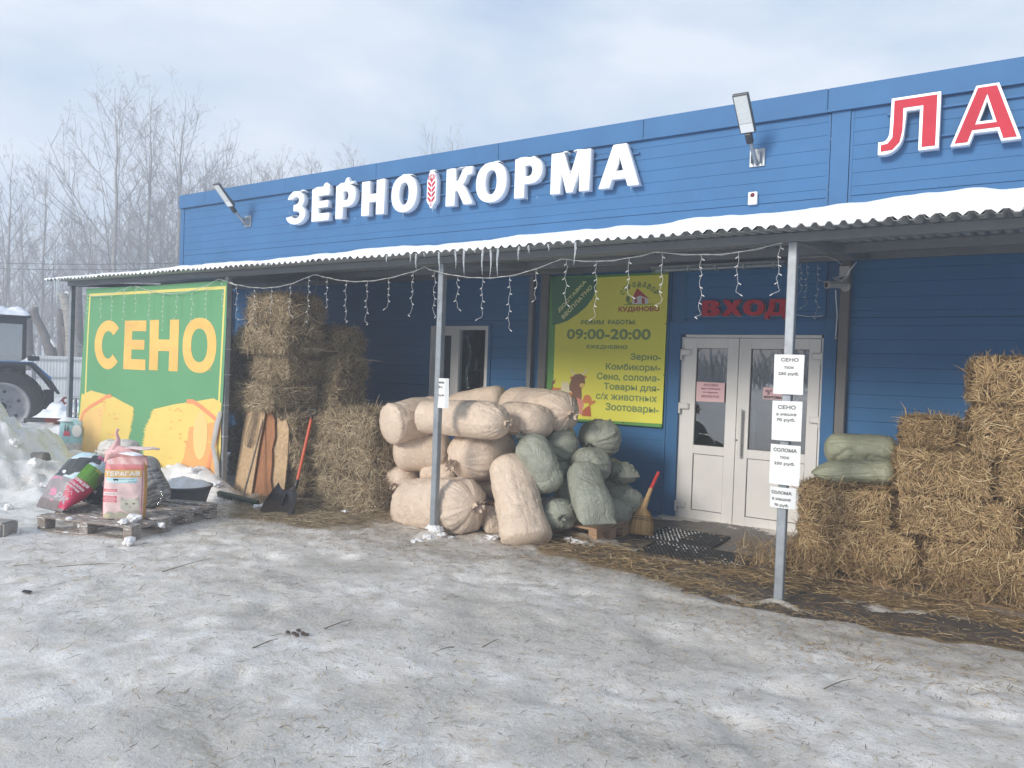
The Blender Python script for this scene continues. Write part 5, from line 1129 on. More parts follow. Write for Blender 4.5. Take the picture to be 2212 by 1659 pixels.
def sack(label, A, B, r0_, m, ends=('round', 'knot'), seed=1, bend=(0, 0, 0), zmin=None, flat=.90, name='sack', cat='sack', group=None, pleat=1.0, lump=1.0, taper=0.0, colors=None, K=84, Mq=96, rw=1.0):
    r = r0_ * (1.10 if m is M_tan else 1.17 if m is M_grn else 1.0)
    A = np.array(A, float); B = np.array(B, float); bend = np.array(bend, float); C0 = (A + B) / 2 + bend
    # ring parameters, denser at the ends
    s = np.linspace(0, 1, K); t = .5 - .5 * np.cos(s * math.pi); t = .55 * t + .45 * s
    L = np.linalg.norm(B - A)
    ax = (1 - t)[:, None] ** 2 * A + (2 * t * (1 - t))[:, None] * C0 + (t ** 2)[:, None] * B
    tg = np.gradient(ax, axis=0); tg /= np.linalg.norm(tg, axis=1)[:, None]
    up = np.array([0, 0, 1.0]); 
    if abs((B - A)[2]) / L > .8: up = np.array([0.5, -.8, 0.3])
    side = np.cross(tg, up); side /= np.linalg.norm(side, axis=1)[:, None]; upv = np.cross(side, tg)
    def endprof(q, kind):    # q: distance from that end / r
        if kind == 'knot': return np.clip(1 - np.clip(1 - q / .95, 0, 1) ** 2.3, 0, 1) ** .55 * .93 + .07
        if kind == 'flat': return np.clip(1 - np.clip(1 - q / .35, 0, 1) ** 2.2, 0, 1) ** .5 * .80 + .20
        if kind == 'seam': return np.clip(1 - np.clip(1 - q / 1.0, 0, 1) ** 2.0, 0, 1) ** .5
        return np.clip(1 - np.clip(1 - q / .80, 0, 1) ** 2.4, 0, 1) ** .5
    qa, qb = t * L / r, (1 - t) * L / r
    R_ = r * np.minimum(endprof(qa, ends[0]), endprof(qb, ends[1])) * (1 - taper * t)
    th = np.linspace(0, 2 * math.pi, Mq, endpoint=False)
    T_, TH = np.meshgrid(t, th, indexing='ij'); Rr = np.repeat(R_[:, None], Mq, 1)
    QA = np.repeat(qa[:, None], Mq, 1); QB = np.repeat(qb[:, None], Mq, 1)
    rng = np.random.default_rng(seed)
    # pleats running into the tied neck
    pl = np.zeros_like(Rr)
    for (Q, kind) in ((QA, ends[0]), (QB, ends[1])):
        if kind == 'knot':
            amp = np.exp(-Q / .62) * (1 - np.exp(-Q / .05)); w_ = np.zeros_like(TH)
            for ff, wt in ((2.6, 1.6), (6.0, 2.0), (12.0, 1.4)): w_ += wt * 2.6 * np.abs(fbm(np.stack([np.cos(TH).ravel() * ff + seed, np.sin(TH).ravel() * ff, (Q * .35).ravel()], 1), seed + int(ff), 2)).reshape(TH.shape)
            pl += -(w_ / 5 - .4) * amp * .15 * pleat
            amp2 = np.exp(-Q / 1.4); pl += -np.abs(np.sin(6.5 * TH + 3 * np.sin(Q * 2 + seed))) * amp2 * .045 * pleat
    W_ = np.ones_like(Rr) * 1.0 * rw; Hh = np.ones_like(Rr) * flat
    for (Q, kind) in ((QA, ends[0]), (QB, ends[1])):
        if kind == 'seam':   # flattened, sewn edge
            k_ = np.clip(1 - Q / 1.05, 0, 1) ** 1.2; Hh *= (1 - .93 * k_); W_ *= 1 + .0 * k_; Rr = np.where(Q < 1.0, np.maximum(Rr, r * (1 - .10 * k_) * (1 - taper * T_)), Rr)
    cs, sn_ = np.cos(TH), np.sin(TH); pw = 2.25
    cs2 = np.sign(cs) * np.abs(cs) ** (2 / pw); sn2 = np.sign(sn_) * np.abs(sn_) ** (2 / pw)
    base = ax[:, None, :] + side[:, None, :] * (cs2 * W_ * Rr * (1 + pl))[..., None] + upv[:, None, :] * (sn2 * Hh * Rr * (1 + pl))[..., None]
    nd = side[:, None, :] * cs[..., None] + upv[:, None, :] * sn_[..., None]
    Pf = base.reshape(-1, 3); so = np.array([seed * 1.7, seed * .9, seed * .3])
    d = r * .06 * lump * fbm(Pf * (1.1 / r) * .9 + so, seed, 2)
    loc = np.stack([(T_ * L).ravel() * 1.0, (TH * r * .8).ravel(), np.zeros(T_.size)], 1)
    wp_ = np.stack([fbm(Pf * 3 + so, seed + 30, 2), fbm(Pf * 3 + so + 7, seed + 31, 2), fbm(Pf * 3 + so + 13, seed + 32, 2)], 1) * .12
    v1 = (1 - np.clip(np.abs(fbm((Pf + wp_) * 4.2 + so, seed + 5, 2)) * 2.4, 0, 1)) ** 2.2
    ang = np.stack([loc[:, 0] * 2.4 + wp_[:, 0] * 6, np.cos(TH.ravel()) * 4.6, np.sin(TH.ravel()) * 4.6], 1) + so
    v2 = (1 - np.clip(np.abs(fbm(ang, seed + 9, 3)) * 2.2, 0, 1)) ** 2
    v3 = (1 - np.clip(np.abs(fbm((Pf + wp_ * .6) * 12 + so, seed + 11, 2)) * 2.2, 0, 1)) ** 1.6
    cst = np.clip(fbm(Pf * 2.2 + so, seed + 21, 2) * .9 + .75, .15, 1.4)
    rid = (-v1 * .011 - v2 * .008 + v3 * .0035) * cst
    mask = np.clip(np.minimum(QA, QB) / .25, 0.15, 1).ravel()
    V = Pf + nd.reshape(-1, 3) * ((d + (rid + .008) * lump) * mask)[:, None]
    if zmin is not None:
        low = V[:, 2] < zmin; V[low, 2] = zmin + (V[low, 2] - zmin) * .03
        near = np.clip(1 - (V[:, 2] - zmin) / (r * .5), 0, 1); ctr = ax.mean(0); V[:, 0] += (V[:, 0] - ctr[0]) * .03 * near
    idx = np.arange(K * Mq).reshape(K, Mq); nx = np.roll(idx, -1, axis=1)
    F = np.stack([idx[:-1].ravel(), nx[:-1].ravel(), nx[1:].ravel(), idx[1:].ravel()], 1)
    Fs = [F]; Vs = [V]
    # caps
    for e, ii in ((0, idx[0]), (1, idx[-1])):
        c = V[ii].mean(0); b0 = sum(len(v) for v in Vs); Vs.append(c[None]); q = np.stack([ii, np.roll(ii, -1), np.full(Mq, b0), np.full(Mq, b0)], 1)
    V = np.concatenate(Vs)
    faces = [tuple(f) for f in F]
    for e, ii in ((0, idx[0]), (1, idx[-1])):
        c = K * Mq + e
        for j in range(Mq): faces.append((ii[j], ii[(j + 1) % Mq], c) if e else (ii[(j + 1) % Mq], ii[j], c))
    O = ax[K // 2]; me = bpy.data.meshes.new(name); me.from_pydata((V - O).tolist(), [], faces); me.update()
    me.polygons.foreach_set('use_smooth', np.ones(len(me.polygons), bool)); me.validate()
    if colors is not None:
        ca_ = me.color_attributes.new('print', 'FLOAT_COLOR', 'POINT'); Tc = np.concatenate([T_.ravel(), [0, 1]]); Hc = np.concatenate([TH.ravel(), [0, 0]])
        c_ = colors(Tc, Hc, V, side[K // 2], upv[K // 2], tg[K // 2]); ca_.data.foreach_set('color', np.concatenate([c_, np.ones((len(c_), 1))], 1).astype(np.float32).ravel())
    o = link(name, me, m); o.location = O
    tag(o, label, cat, group)
    # tied tuft beyond the neck
    for e, kind in ((0, ends[0]), (1, ends[1])):
        if kind == 'knot':
            p = ax[0] if e == 0 else ax[-1]; dr_ = -tg[0] if e == 0 else tg[-1]; dr_ = Vector(dr_) + Vector((0, -.15, -.35)); dr_.normalize(); p = Vector(p) - Vector(tg[-1] if e else -tg[0]) * r * .05
            mb = MB(); g = random.Random(seed); a = dr_.orthogonal().normalized(); b = dr_.cross(a); n1, n2 = 26, 7; Vt = []
            for i in range(n2):
                u = i / (n2 - 1); rr = r * (.07 + .18 * u ** 1.3)
                for j in range(n1):
                    q = 2 * math.pi * j / n1; w_ = 1 + .38 * u * math.sin(j * 2.4 + seed) + .2 * u * math.sin(j * 5.1 + 1.3 * seed)
                    Vt.append(p + dr_ * (u * r * .36 * (1 + .18 * math.sin(j * 1.7 + seed))) + (a * math.cos(q) + b * math.sin(q) * .7) * rr * w_)
            mb.add(Vt, [(i * n1 + j, i * n1 + (j + 1) % n1, (i + 1) * n1 + (j + 1) % n1, (i + 1) * n1 + j) for i in range(n2 - 1) for j in range(n1)], True)
            mb.tube([p + dr_ * r * .03 + a * r * .10 * math.cos(q) + b * r * .08 * math.sin(q) for q in [k * .9 for k in range(8)]], r * .014, 5)
            t_ = mb.build('tied_neck', m); keep(t_, o)
    return o
G1, G2 = 'tan sawdust sacks piled between the middle post and the board', 'grey-green woven sacks piled below the opening hours board'
def w4(cx, cy): return (774 + .2834 * cx, 774.3 + .2834 * cy)
def W(cx, cy, y): p = at(*w4(cx, cy), y=y); return (p.x, p.y, p.z)
sack('long tan sack at the bottom front behind the middle post, knot to the right', W(365, 1145, 6.45), W(888, 1112, 6.12), .275, M_tan, seed=1, zmin=.0, flat=.98)
sack('tan sack with its radiating tied end facing out at the centre of the pile', W(1120, 665, 7.0), W(742, 785, 6.28), .265, M_tan, seed=2, flat=.95)
sack('long tan sack lying level across the top front, knot hanging at its right end', W(505, 440, 6.34), W(1120, 480, 6.22), .17, M_tan, ends=('flat', 'knot'), seed=3, flat=.95)
sack('tan sack at the upper left of the pile with a seam across its blunt end', W(215, 500, 6.12), W(640, 425, 6.85), .185, M_tan, ends=('flat', 'round'), seed=4, flat=1.05)
sack('big tan sack at the top right of the pile, knot against the yellow board', W(1160, 360, 7.45), W(1610, 412, 7.02), .225, M_tan, seed=5)
sack('tan sack slumped between the top front sack and the big top right sack', W(1120, 440, 6.9), W(1430, 500, 6.72), .19, M_tan, ends=('round', 'round'), seed=6, flat=.85)
sack('highest tan sack at the back of the pile, in front of the window', W(700, 370, 7.6), W(1120, 285, 7.7), .15, M_tan, ends=('round', 'round'), seed=7)
sack('tan sack in the middle row at the left, partly behind the post', W(265, 705, 6.42), W(720, 705, 6.8), .205, M_tan, ends=('round', 'round'), seed=8, flat=.95)
sack('tan sack at the lower left with its small tied end facing out', W(440, 870, 6.95), W(275, 955, 6.35), .165, M_tan, seed=9)
sack('crumpled bottom tan sack at the far left next to the hay', W(390, 1100, 6.9), W(250, 1070, 6.45), .13, M_tan, ends=('round', 'knot'), seed=10, zmin=.02, lump=2.2)
sack('tan sack squeezed in the middle of the pile behind the post', W(480, 890, 6.6), W(780, 890, 6.75), .15, M_tan, ends=('round', 'round'), seed=11)
sack('upright tan sack standing in front, leaning on the pile beside the green sacks', W(1295, 1430, 6.20), W(1135, 745, 6.52), .215, M_tan, ends=('flat', 'round'), seed=12, flat=.85, bend=(.0, .02, .02), zmin=.0, lump=1.1, taper=.10, rw=1.0)
sack('tan sack tucked behind the upright front sack', W(1010, 1080, 6.8), W(1150, 760, 6.95), .21, M_tan, ends=('round', 'round'), seed=13)
sack('small folded tan sack at the foot of the pile left of the upright sack', W(1000, 1140, 6.50), W(1055, 1330, 6.36), .095, M_tan, ends=('round', 'seam'), seed=14, lump=2.0)
sack('tan sack end showing under the big top right sack', W(1330, 600, 7.45), W(1610, 610, 7.35), .17, M_tan, ends=('round', 'round'), seed=15)
sack('grey-green sack draped from the top of the pile down beside the upright tan sack', W(1255, 600, 6.55), W(1455, 1020, 6.66), .15, M_grn, ends=('knot', 'round'), seed=21, bend=(.10, -.02, .05), lump=1.3)
sack('grey-green sack with a dark gathered mouth at the upper middle of the green pile', W(1620, 690, 7.3), W(1440, 625, 6.95), .185, M_grn, seed=22, lump=1.4)
sack('grey-green sack at the top right of the green pile, its corner pointing up', W(1900, 575, 7.75), W(1765, 650, 7.36), .195, M_grn, ends=('round', 'knot'), seed=23, lump=1.2)
mp_ = MB(); q0, q1 = Vector(W(1885, 560, 7.66)), Vector(W(1922, 462, 7.72)); mp_.tube([q0, q0 + (q1 - q0) * .3, q0 + (q1 - q0) * .6, q0 + (q1 - q0) * .85, q1], [.15, .10, .055, .022, .008], 20)
keep(mp_.build('raised_corner', M_grn), bpy.data.objects.get('sack.017') or COL.objects[-1]) 
sack('grey-green sack folded over in the middle of the green pile', W(1880, 800, 7.35), W(1655, 820, 6.95), .16, M_grn, seed=24, lump=1.5)
sack('long pale green sack slumped upright in front, flat corner on the pallet edge', W(1845, 1265, 6.50), W(1705, 820, 6.92), .165, M_grn, ends=('seam', 'round'), seed=25, bend=(-.05, -.02, .02), flat=.9, taper=.22, rw=1.02)
sack('grey-green sack with frayed folds at the right of the green pile', W(1890, 830, 7.75), W(2080, 905, 7.5), .11, M_grn, ends=('round', 'seam'), seed=26, lump=2)
sack('round grey-green sack low in front with its knot near the pallet', W(1490, 1160, 6.95), W(1550, 1200, 6.52), .145, M_grn, seed=27, lump=1.3)
sack('grey-green sack lying against the blue wall at the lower right near the corn broom', W(1880, 990, 7.7), W(2100, 1130, 7.35), .135, M_grn, ends=('round', 'round'), seed=28, lump=1.3)
sack('grey-green sack in shade under the right side of the green pile', W(1900, 1110, 7.5), W(2010, 1190, 7.2), .13, M_grn, ends=('round', 'round'), seed=29)
sack('dark gap filling green sack behind the draped green sack', W(1480, 800, 7.15), W(1620, 900, 7.2), .16, M_grn, ends=('round', 'round'), seed=30, lump=2)
sack('grey-green sack hidden behind the long slumped green sack', W(1500, 1010, 7.0), W(1680, 1050, 7.1), .16, M_grn, ends=('round', 'round'), seed=31)
for o in list(COL.objects):
    if o.name.split('.')[0] == 'sack' and 'category' in o.keys(): o['group'] = G1 if o.data.materials[0] is M_tan else G2
def s4(x, y): return (1631 + .39995 * x, 719 + .39995 * y)
def W2(cx, cy, y): p = at(*s4(cx, cy), y=y); return (p.x, p.y, p.z)
sack('upper pale green sack lying on the straw stack beside the doors', W2(775, 650, 7.62), W2(372, 622, 7.55), .158, M_grnp, ends=('round', 'round'), seed=41, flat=.9, group='pale green sacks on the straw stack')
sack('lower pale green sack resting on the straw bale with a frayed left end', W2(765, 755, 7.25), W2(305, 752, 7.12), .135, M_grnp, ends=('round', 'seam'), seed=42, flat=.75, group='pale green sacks on the straw stack', taper=.15)

# ------------------------------------------------------------------ pallets
def pallet(label, x, y, rz, Lx=1.2, Wy=.8, m=M_wood, z=0.0, group=None):
    root = empty('pallet', (x, y, z), rz, label=label, cat='pallet', group=group)
    def add(name, x0, x1, y0, y1, z0, z1):
        o = MB().box(x0, x1, y0, y1, z0, z1, ch=.003).build(name, m); o.parent = root; o.rotation_euler = (random.uniform(-.004, .004), random.uniform(-.003, .003), 0)
    nb = 5 if Wy > .6 else 3; bw = .10; 
    for k in range(nb):
        yy = k * (Wy - bw - .02) / (nb - 1); add('deck_board', 0, Lx, yy, yy + bw + (.03 if k in (0, nb - 1) else 0), .122, .144)
    nrow = 3 if Wy > .6 else 2
    for i in range(3):
        xx = i * (Lx - .10) / 2; add('cross_board', xx, xx + .10, .002, Wy - .002, .100, .1215)
        for j in range(nrow):
            yy = j * (Wy - .12) / (nrow - 1); add('block', xx + .002, xx + .098, yy + .004, yy + .12, .022, .0995)
    for j in range(nrow): yy = j * (Wy - .12) / (nrow - 1); add('bottom_board', 0, Lx, yy + .01, yy + .11, 0, .0215)
    return root
pg = 'wooden pallets under the goods'
pallet('light wooden pallet with a snow-filled corner poking out under the green sacks', -4.62, 6.80, R(-5), 1.12, .62, group=pg)
pallet('light wooden pallet showing at the foot of the tan sacks', -5.85, 6.47, R(2), 1.2, .8, group=pg)
pallet('orange wooden pallet under the straw stack, buried in loose straw', -1.62, 6.90, R(-1), 1.2, .8, group=pg)
pallet('orange wooden pallet under the right end of the straw stack at the photo edge', -.38, 6.88, R(-1), 1.2, .8, group=pg)
g2 = 'weathered snowy pallets at the left'
pallet('weathered snowy pallet carrying the feed bags in front of the banner', -7.68, 3.50, R(16.5), 1.10, .50, m=M_woodold, z=.0, group=g2)
pallet('second weathered snowy pallet behind, its right corner sticking out past the feed bags', -8.00, 3.86, R(16.5), 1.22, .82, m=M_woodold, z=.004, group=g2)
sl = MB()
for px, py, s_ in [(288, 1127, .05), (300, 1122, .05), (275, 1132, .04), (200, 1118, .03), (255, 1120, .03), (345, 1125, .03), (360, 1108, .03), (395, 1100, .03)]:
    p = at(px, py, z=.15); 
def clod(p, r_, seed, label='lump of broken white snow lying on the ground', group='small snow lumps', name='snow_lump', sq=.7):
    bm = bmesh.new(); bmesh.ops.create_icosphere(bm, subdivisions=4, radius=r_); co = np.array([v.co[:] for v in bm.verts])
    co = co * (1 + .42 * fbm(co / r_ * 1.5 + seed, seed, 4, 2.1, .5))[:, None] * np.array([1.15, .95, sq])
    for v, c in zip(bm.verts, co): v.co = c
    me = bpy.data.meshes.new(name); bm.to_mesh(me); bm.free()
    o = link(name, me, M_snowrough); o.location = p; o.rotation_euler.z = seed; me.polygons.foreach_set('use_smooth', np.ones(len(me.polygons), bool))
    return tag(o, label, 'snow lump', group)
k = 0
for px, py, r_, zz in [(292, 1120, .055, .17), (280, 1170, .05, .03), (268, 1128, .04, .16), (150, 1120, .025, .15), (238, 1136, .035, .05), (349, 1134, .035, .10), (178, 1135, .035, .06)]:
    p = at(px, py, z=zz); k += 1; clod((p.x, p.y, p.z), r_, k, 'lump of snow caught on the weathered pallets under the feed bags', 'snow lumps on the weathered pallets')
for px, py, r_ in [(925, 1165, .045), (940, 1160, .06), (905, 1164, .035), (955, 1166, .035), (972, 1165, .03), (1058, 1168, .04), (1070, 1165, .03), (895, 1166, .025), (1245, 1175, .04), (1262, 1178, .035), (1228, 1170, .035), (1278, 1180, .03), (1180, 1165, .03)]:
    p = at(px, py, z=.0); k += 1; clod((p.x, p.y, gz(p.x, p.y) + .004), r_ * 1.25, k, sq=.45, label= 'small broken snow lump at the foot of the sack pile', group='snow lumps at the foot of the sacks')
for px, py, r_ in [(420, 1062, .07), (380, 1080, .07), (358, 1072, .06), (470, 1070, .06), (440, 1080, .05), (460, 1092, .04), (395, 1092, .045), (560, 1088, .06), (590, 1072, .06), (548, 1080, .04), (575, 1092, .04), (700, 1078, .05), (722, 1082, .04), (745, 1100, .04), (370, 1045, .06), (465, 1045, .06), (575, 1065, .05)]:
    p = at(px, py, z=.04); k += 1; clod((p.x, p.y, gz(p.x, p.y) + .01), r_ * 1.1, k, sq=.55, label= 'snow lump in the low bank along the canopy posts at the left', group='snow lumps along the foot of banner and hay')
for px, py, r_, d in [(75, 1000, .10, 9.2), (100, 1010, .09, 8.8), (60, 975, .08, 9.8), (30, 985, .10, 9.4), (110, 1035, .08, 8.6), (20, 1075, .07, 8.1), (140, 1025, .07, 8.9)]:
    p = at(px, py, d=d); k += 1; g_ = gz(p.x, p.y); r_ *= .6; clod((p.x, p.y, min(p.z, g_ + r_ * .4) if p.z > g_ - .1 else g_), r_, k, 'dirty snow clod on the cleared snow heap at the left', 'snow clods on the heap', sq=.8)

# ------------------------------------------------------------------ boards, tools
M_osb = mat('chipboard', (.50, .35, .20), .8, var=.22, vscale=22, bump=.4, bscale=40)
M_ply = mat('reddish_board', (.34, .15, .065), .75, var=.2, vscale=5, stretch=(4, 4, 1), bump=.2, bscale=15, dirt=((.50, .36, .22), 4, .66, .03))
def lean_board(name, label, loop, y0, th, m, group=None):
    lean = math.atan2(.17, 1.05)
    o = art(name, [loop], lambda u, v, h: Vector((u, y0 + v * math.tan(lean) - h, v)), m, None, ext=th / 2)
    return tag(o, label, 'board', group)
lean_board('chipboard_sheet', 'pale chipboard sheet leaning on the hay right beside the banner post', [(-8.16, .02), (-7.81, .02), (-7.82, .6), (-7.80, 1.0), (-7.83, 1.065), (-8.17, 1.075)], 5.98, .014, M_osb)
lean_board('plywood_sheet', 'reddish-brown board with a ragged right edge between the two chipboard sheets', [(-7.84, .03), (-7.53, .04), (-7.50, .12), (-7.56, .25), (-7.58, .45), (-7.62, .6), (-7.60, .75), (-7.66, .95), (-7.74, 1.05), (-7.86, 1.06)], 6.02, .012, M_ply)
lean_board('chipboard_sheet', 'narrow chipboard offcut with a curved top behind the reddish board', [(-7.62, .05), (-7.33, .14), (-7.36, .5), (-7.42, .85), (-7.50, .96), (-7.58, .93), (-7.66, .98)], 6.06, .014, M_osb)
rope = MB(); 
for k in range(4):
    x = -8.0 + .018 * k; rope.tube([(x + .02, 6.12, 1.09), (x - .01, 6.10, .95), (x - .04 + .01 * k, 6.06, .75), (x - .03 + .015 * k, 6.04, .62 - .01 * k), (x + .02, 6.03, .60), (x + .06, 6.05, .72), (x + .065, 6.09, .92), (x + .03, 6.13, 1.09)], .004, 5)
tag(rope.build('cord_loop', mat('old_cord', (.20, .16, .12), .8)), 'loop of old brown cord hung over the pale chipboard sheet', 'cord')
# snow shovel
sh = empty('snow_shovel', (-6.9, 5.8, 0), label='black plastic snow shovel with an orange-red shaft leaning on the hay', cat='shovel')
top = Vector((-7.10, 6.28, 1.10)); nk = Vector((-6.945, 5.93, .27)); tipc = Vector((-6.845, 5.60, .015))
M_or = mat('orange_shaft', (.62, .11, .05), .45, var=.08)
d_ = (top - nk).normalized()
part('shaft', MB().tube([nk + d_ * .02, top - d_ * .10], .0175, 14), M_or, sh)
sd = Vector((.92, .39, 0)); sd = (sd - d_ * sd.dot(d_)).normalized()
part('grip', MB().tube([top - d_ * .13, top - d_ * .07], .018, 10).tube([top - d_ * .08, top - d_ * .05 + sd * .05, top + sd * .055, top - sd * .055, top - d_ * .05 - sd * .05, top - d_ * .08], .011, 8), M_black, sh)
down = (tipc - nk).normalized(); nn = Vector((.25, -.75, .6)).normalized()
bl0, bl1, bl2, bl3 = at(589, 1066, y=5.90), at(654, 1072, y=5.88), at(562, 1104, z=.025), at(628, 1116, z=.02)
nu, nv = 26, 20; Vb = []
nB = (bl3 - bl2).cross(bl0 - bl2).normalized()
if nB.z < 0: nB = -nB
for lay in (0, 1):
    for j in range(nv):
        v = j / (nv - 1)
        for i in range(nu):
            u = i / (nu - 1); uu = 2 * u - 1
            p = bl0.lerp(bl1, u).lerp(bl2.lerp(bl3, u), v)
            ctr = bl0.lerp(bl1, .5).lerp(bl2.lerp(bl3, .5), v); p = ctr + (p - ctr) * (1 - .5 * (1 - v) ** 4)
            side_ = .075 * abs(uu) ** 4 * (1 - .75 * v) + .07 * (1 - v) ** 5
            rib = .007 * math.exp(-((abs(uu) - .42) / .07) ** 2) * (1 - v)
            p = p + nB * (side_ + rib - .022 * (1 - uu * uu)) + (bl2 - bl0).normalized() * (.035 * (1 - uu * uu) * v)
            Vb.append(p - nB * (.005 * lay))
b = MB(); idx = lambda l_, j, i: (l_ * nv + j) * nu + i
Fb = [(idx(l_, j, i), idx(l_, j, i + 1), idx(l_, j + 1, i + 1), idx(l_, j + 1, i)) for l_ in (0, 1) for j in range(nv - 1) for i in range(nu - 1)]
b.add(Vb, Fb, True); part('blade', b, M_black, sh)
nk2 = bl0.lerp(bl1, .5) + nB * .03; fwdb = (bl2.lerp(bl3, .5) - nk2).normalized()
part('socket', MB().tube([nk + d_ * .05, nk - d_ * .03, nk2, nk2 + fwdb * .14 - nB * .005, nk2 + fwdb * .26 - nB * .03], [.023, .024, .022, .018, .006], 12), M_black, sh)
# push broom
pb = empty('push_broom', (-7.6, 5.7, 0), label='push broom with dark green bristle head and a worn grey wooden stick', cat='broom')
s0, s1 = Vector((-7.84, 6.16, 1.00)), Vector((-7.615, 5.72, .07))
part('stick', MB().tube([s0, (s0 + s1) / 2 + Vector((.006, 0, 0)), s1], .012, 10), mat('worn_stick', (.21, .165, .125), .8, var=.3, vscale=12), pb)
M = Matrix.Translation((-7.62, 5.66, .055)) @ Matrix.Rotation(R(12), 4, 'Z') @ Matrix.Rotation(R(6), 4, 'Y')
part('head', MB().box(-.30, .28, -.035, .035, 0, .03, M, ch=.006), mat('green_broom_head', (.045, .075, .05), .7, var=.2), pb)
br = MB(); g = random.Random(4)
for k in range(420):
    x, y = g.uniform(-.295, .275), g.uniform(-.033, .033); c = M @ Vector((x, y, 0)); e = M @ Vector((x + g.uniform(-.01, .01), y + g.uniform(-.02, .02), -.058)); s_ = Vector((.0022, 0, 0)); br.add([c - s_, c + s_, e + s_, e - s_], [(0, 1, 2, 3)])
o = part('bristles', br, mat('green_bristles', (.03, .06, .04), .8, var=.3), pb); o['kind'] = 'stuff'
# corn broom
cb = empty('corn_broom', (-3.33, 7.35, 0), label='straw corn broom with a red-topped handle standing head down by the blue door trim', cat='broom')
b0, b1, b2, b3 = Vector((-3.345, 7.36, .01)), Vector((-3.36, 7.44, .27)), Vector((-3.345, 7.58, .46)), Vector((-3.335, 7.74, .62))
M_corn = ramp_island('broom_corn', [(0, (.30, .17, .07)), (.5, (.50, .31, .13)), (1, (.64, .43, .21))])
hb = MB(); sec = [(0, .125, .045), (.06, .128, .047), (.14, .122, .045), (.20, .105, .04), (.255, .07, .033), (.29, .035, .028)]
axis_d = (b1 - b0).normalized(); sxx = Vector((.93, .32, .0)); sxx = (sxx - axis_d * sxx.dot(axis_d)).normalized(); syy = axis_d.cross(sxx)
Vc = []; n_ = 36
for s_, wx, wy in sec:
    for j in range(n_): q = 2 * math.pi * j / n_; Vc.append(b0 + axis_d * (s_ * .95) + sxx * math.cos(q) * wx * .9 + syy * math.sin(q) * wy * .9)
hb.add(Vc, [(i * n_ + j, i * n_ + (j + 1) % n_, (i + 1) * n_ + (j + 1) % n_, (i + 1) * n_ + j) for i in range(len(sec) - 1) for j in range(n_)], True)
part('head_core', hb, mat('broom_core', (.42, .26, .11), .8, var=.25, vscale=12, stretch=(8, 8, 1)), cb)
cs_ = MB(); g = random.Random(9)
for k in range(1500):
    q = g.uniform(0, 2 * math.pi); pts = []
    for s_, wx, wy in sec[::-1]:
        f_ = 1.0 + .03 * math.sin(k); pts.append(b0 + axis_d * (s_ * .95) + sxx * math.cos(q) * wx * f_ + syy * math.sin(q) * wy * f_)
    pts[-1] += Vector((g.uniform(-.006, .006), g.uniform(-.006, .006), 0)); t_ = Vector((-math.sin(q) * sxx.x, -math.sin(q) * sxx.y, 0)); t_ = (sxx * -math.sin(q) + syy * math.cos(q)) * .0017
    cs_.add([p + t_ * sg for p in pts for sg in (-1, 1)], [(2 * i, 2 * i + 1, 2 * i + 3, 2 * i + 2) for i in range(len(pts) - 1)])
o = part('bristles', cs_, M_corn, cb); o['kind'] = 'stuff'
part('neck', MB().tube([b1 - axis_d * .01, b1 + (b2 - b1) * .5, b2], [.034, .026, .022], 14), mat('broom_neck', (.50, .32, .15), .8, var=.2, vscale=20, stretch=(6, 6, 1)), cb)
part('red_handle', MB().tube([b2, b3], [.019, .017], 12), mat('red_handle_paint', (.60, .05, .045), .5), cb)
for (c, wx, wy) in [(b0 + axis_d * .15, .117, .044), (b0 + axis_d * .165, .114, .043), (b0 + axis_d * .185, .107, .041)]:
    part('binding', MB().tube([c + sxx * math.cos(k * math.pi / 10) * wx * 1.02 + syy * math.sin(k * math.pi / 10) * wy * 1.06 for k in range(21)], .0028, 5), M_black, cb)
for f_ in (.05, .35, .62, .85): c = b1.lerp(b2, f_); part('binding', MB().tube([c + sxx * math.cos(k * math.pi / 8) * .033 * (1 - .3 * f_) + Vector((0, 1, 0)) * math.sin(k * math.pi / 8) * .033 * (1 - .3 * f_) for k in range(17)], .0025, 5), M_black, cb)

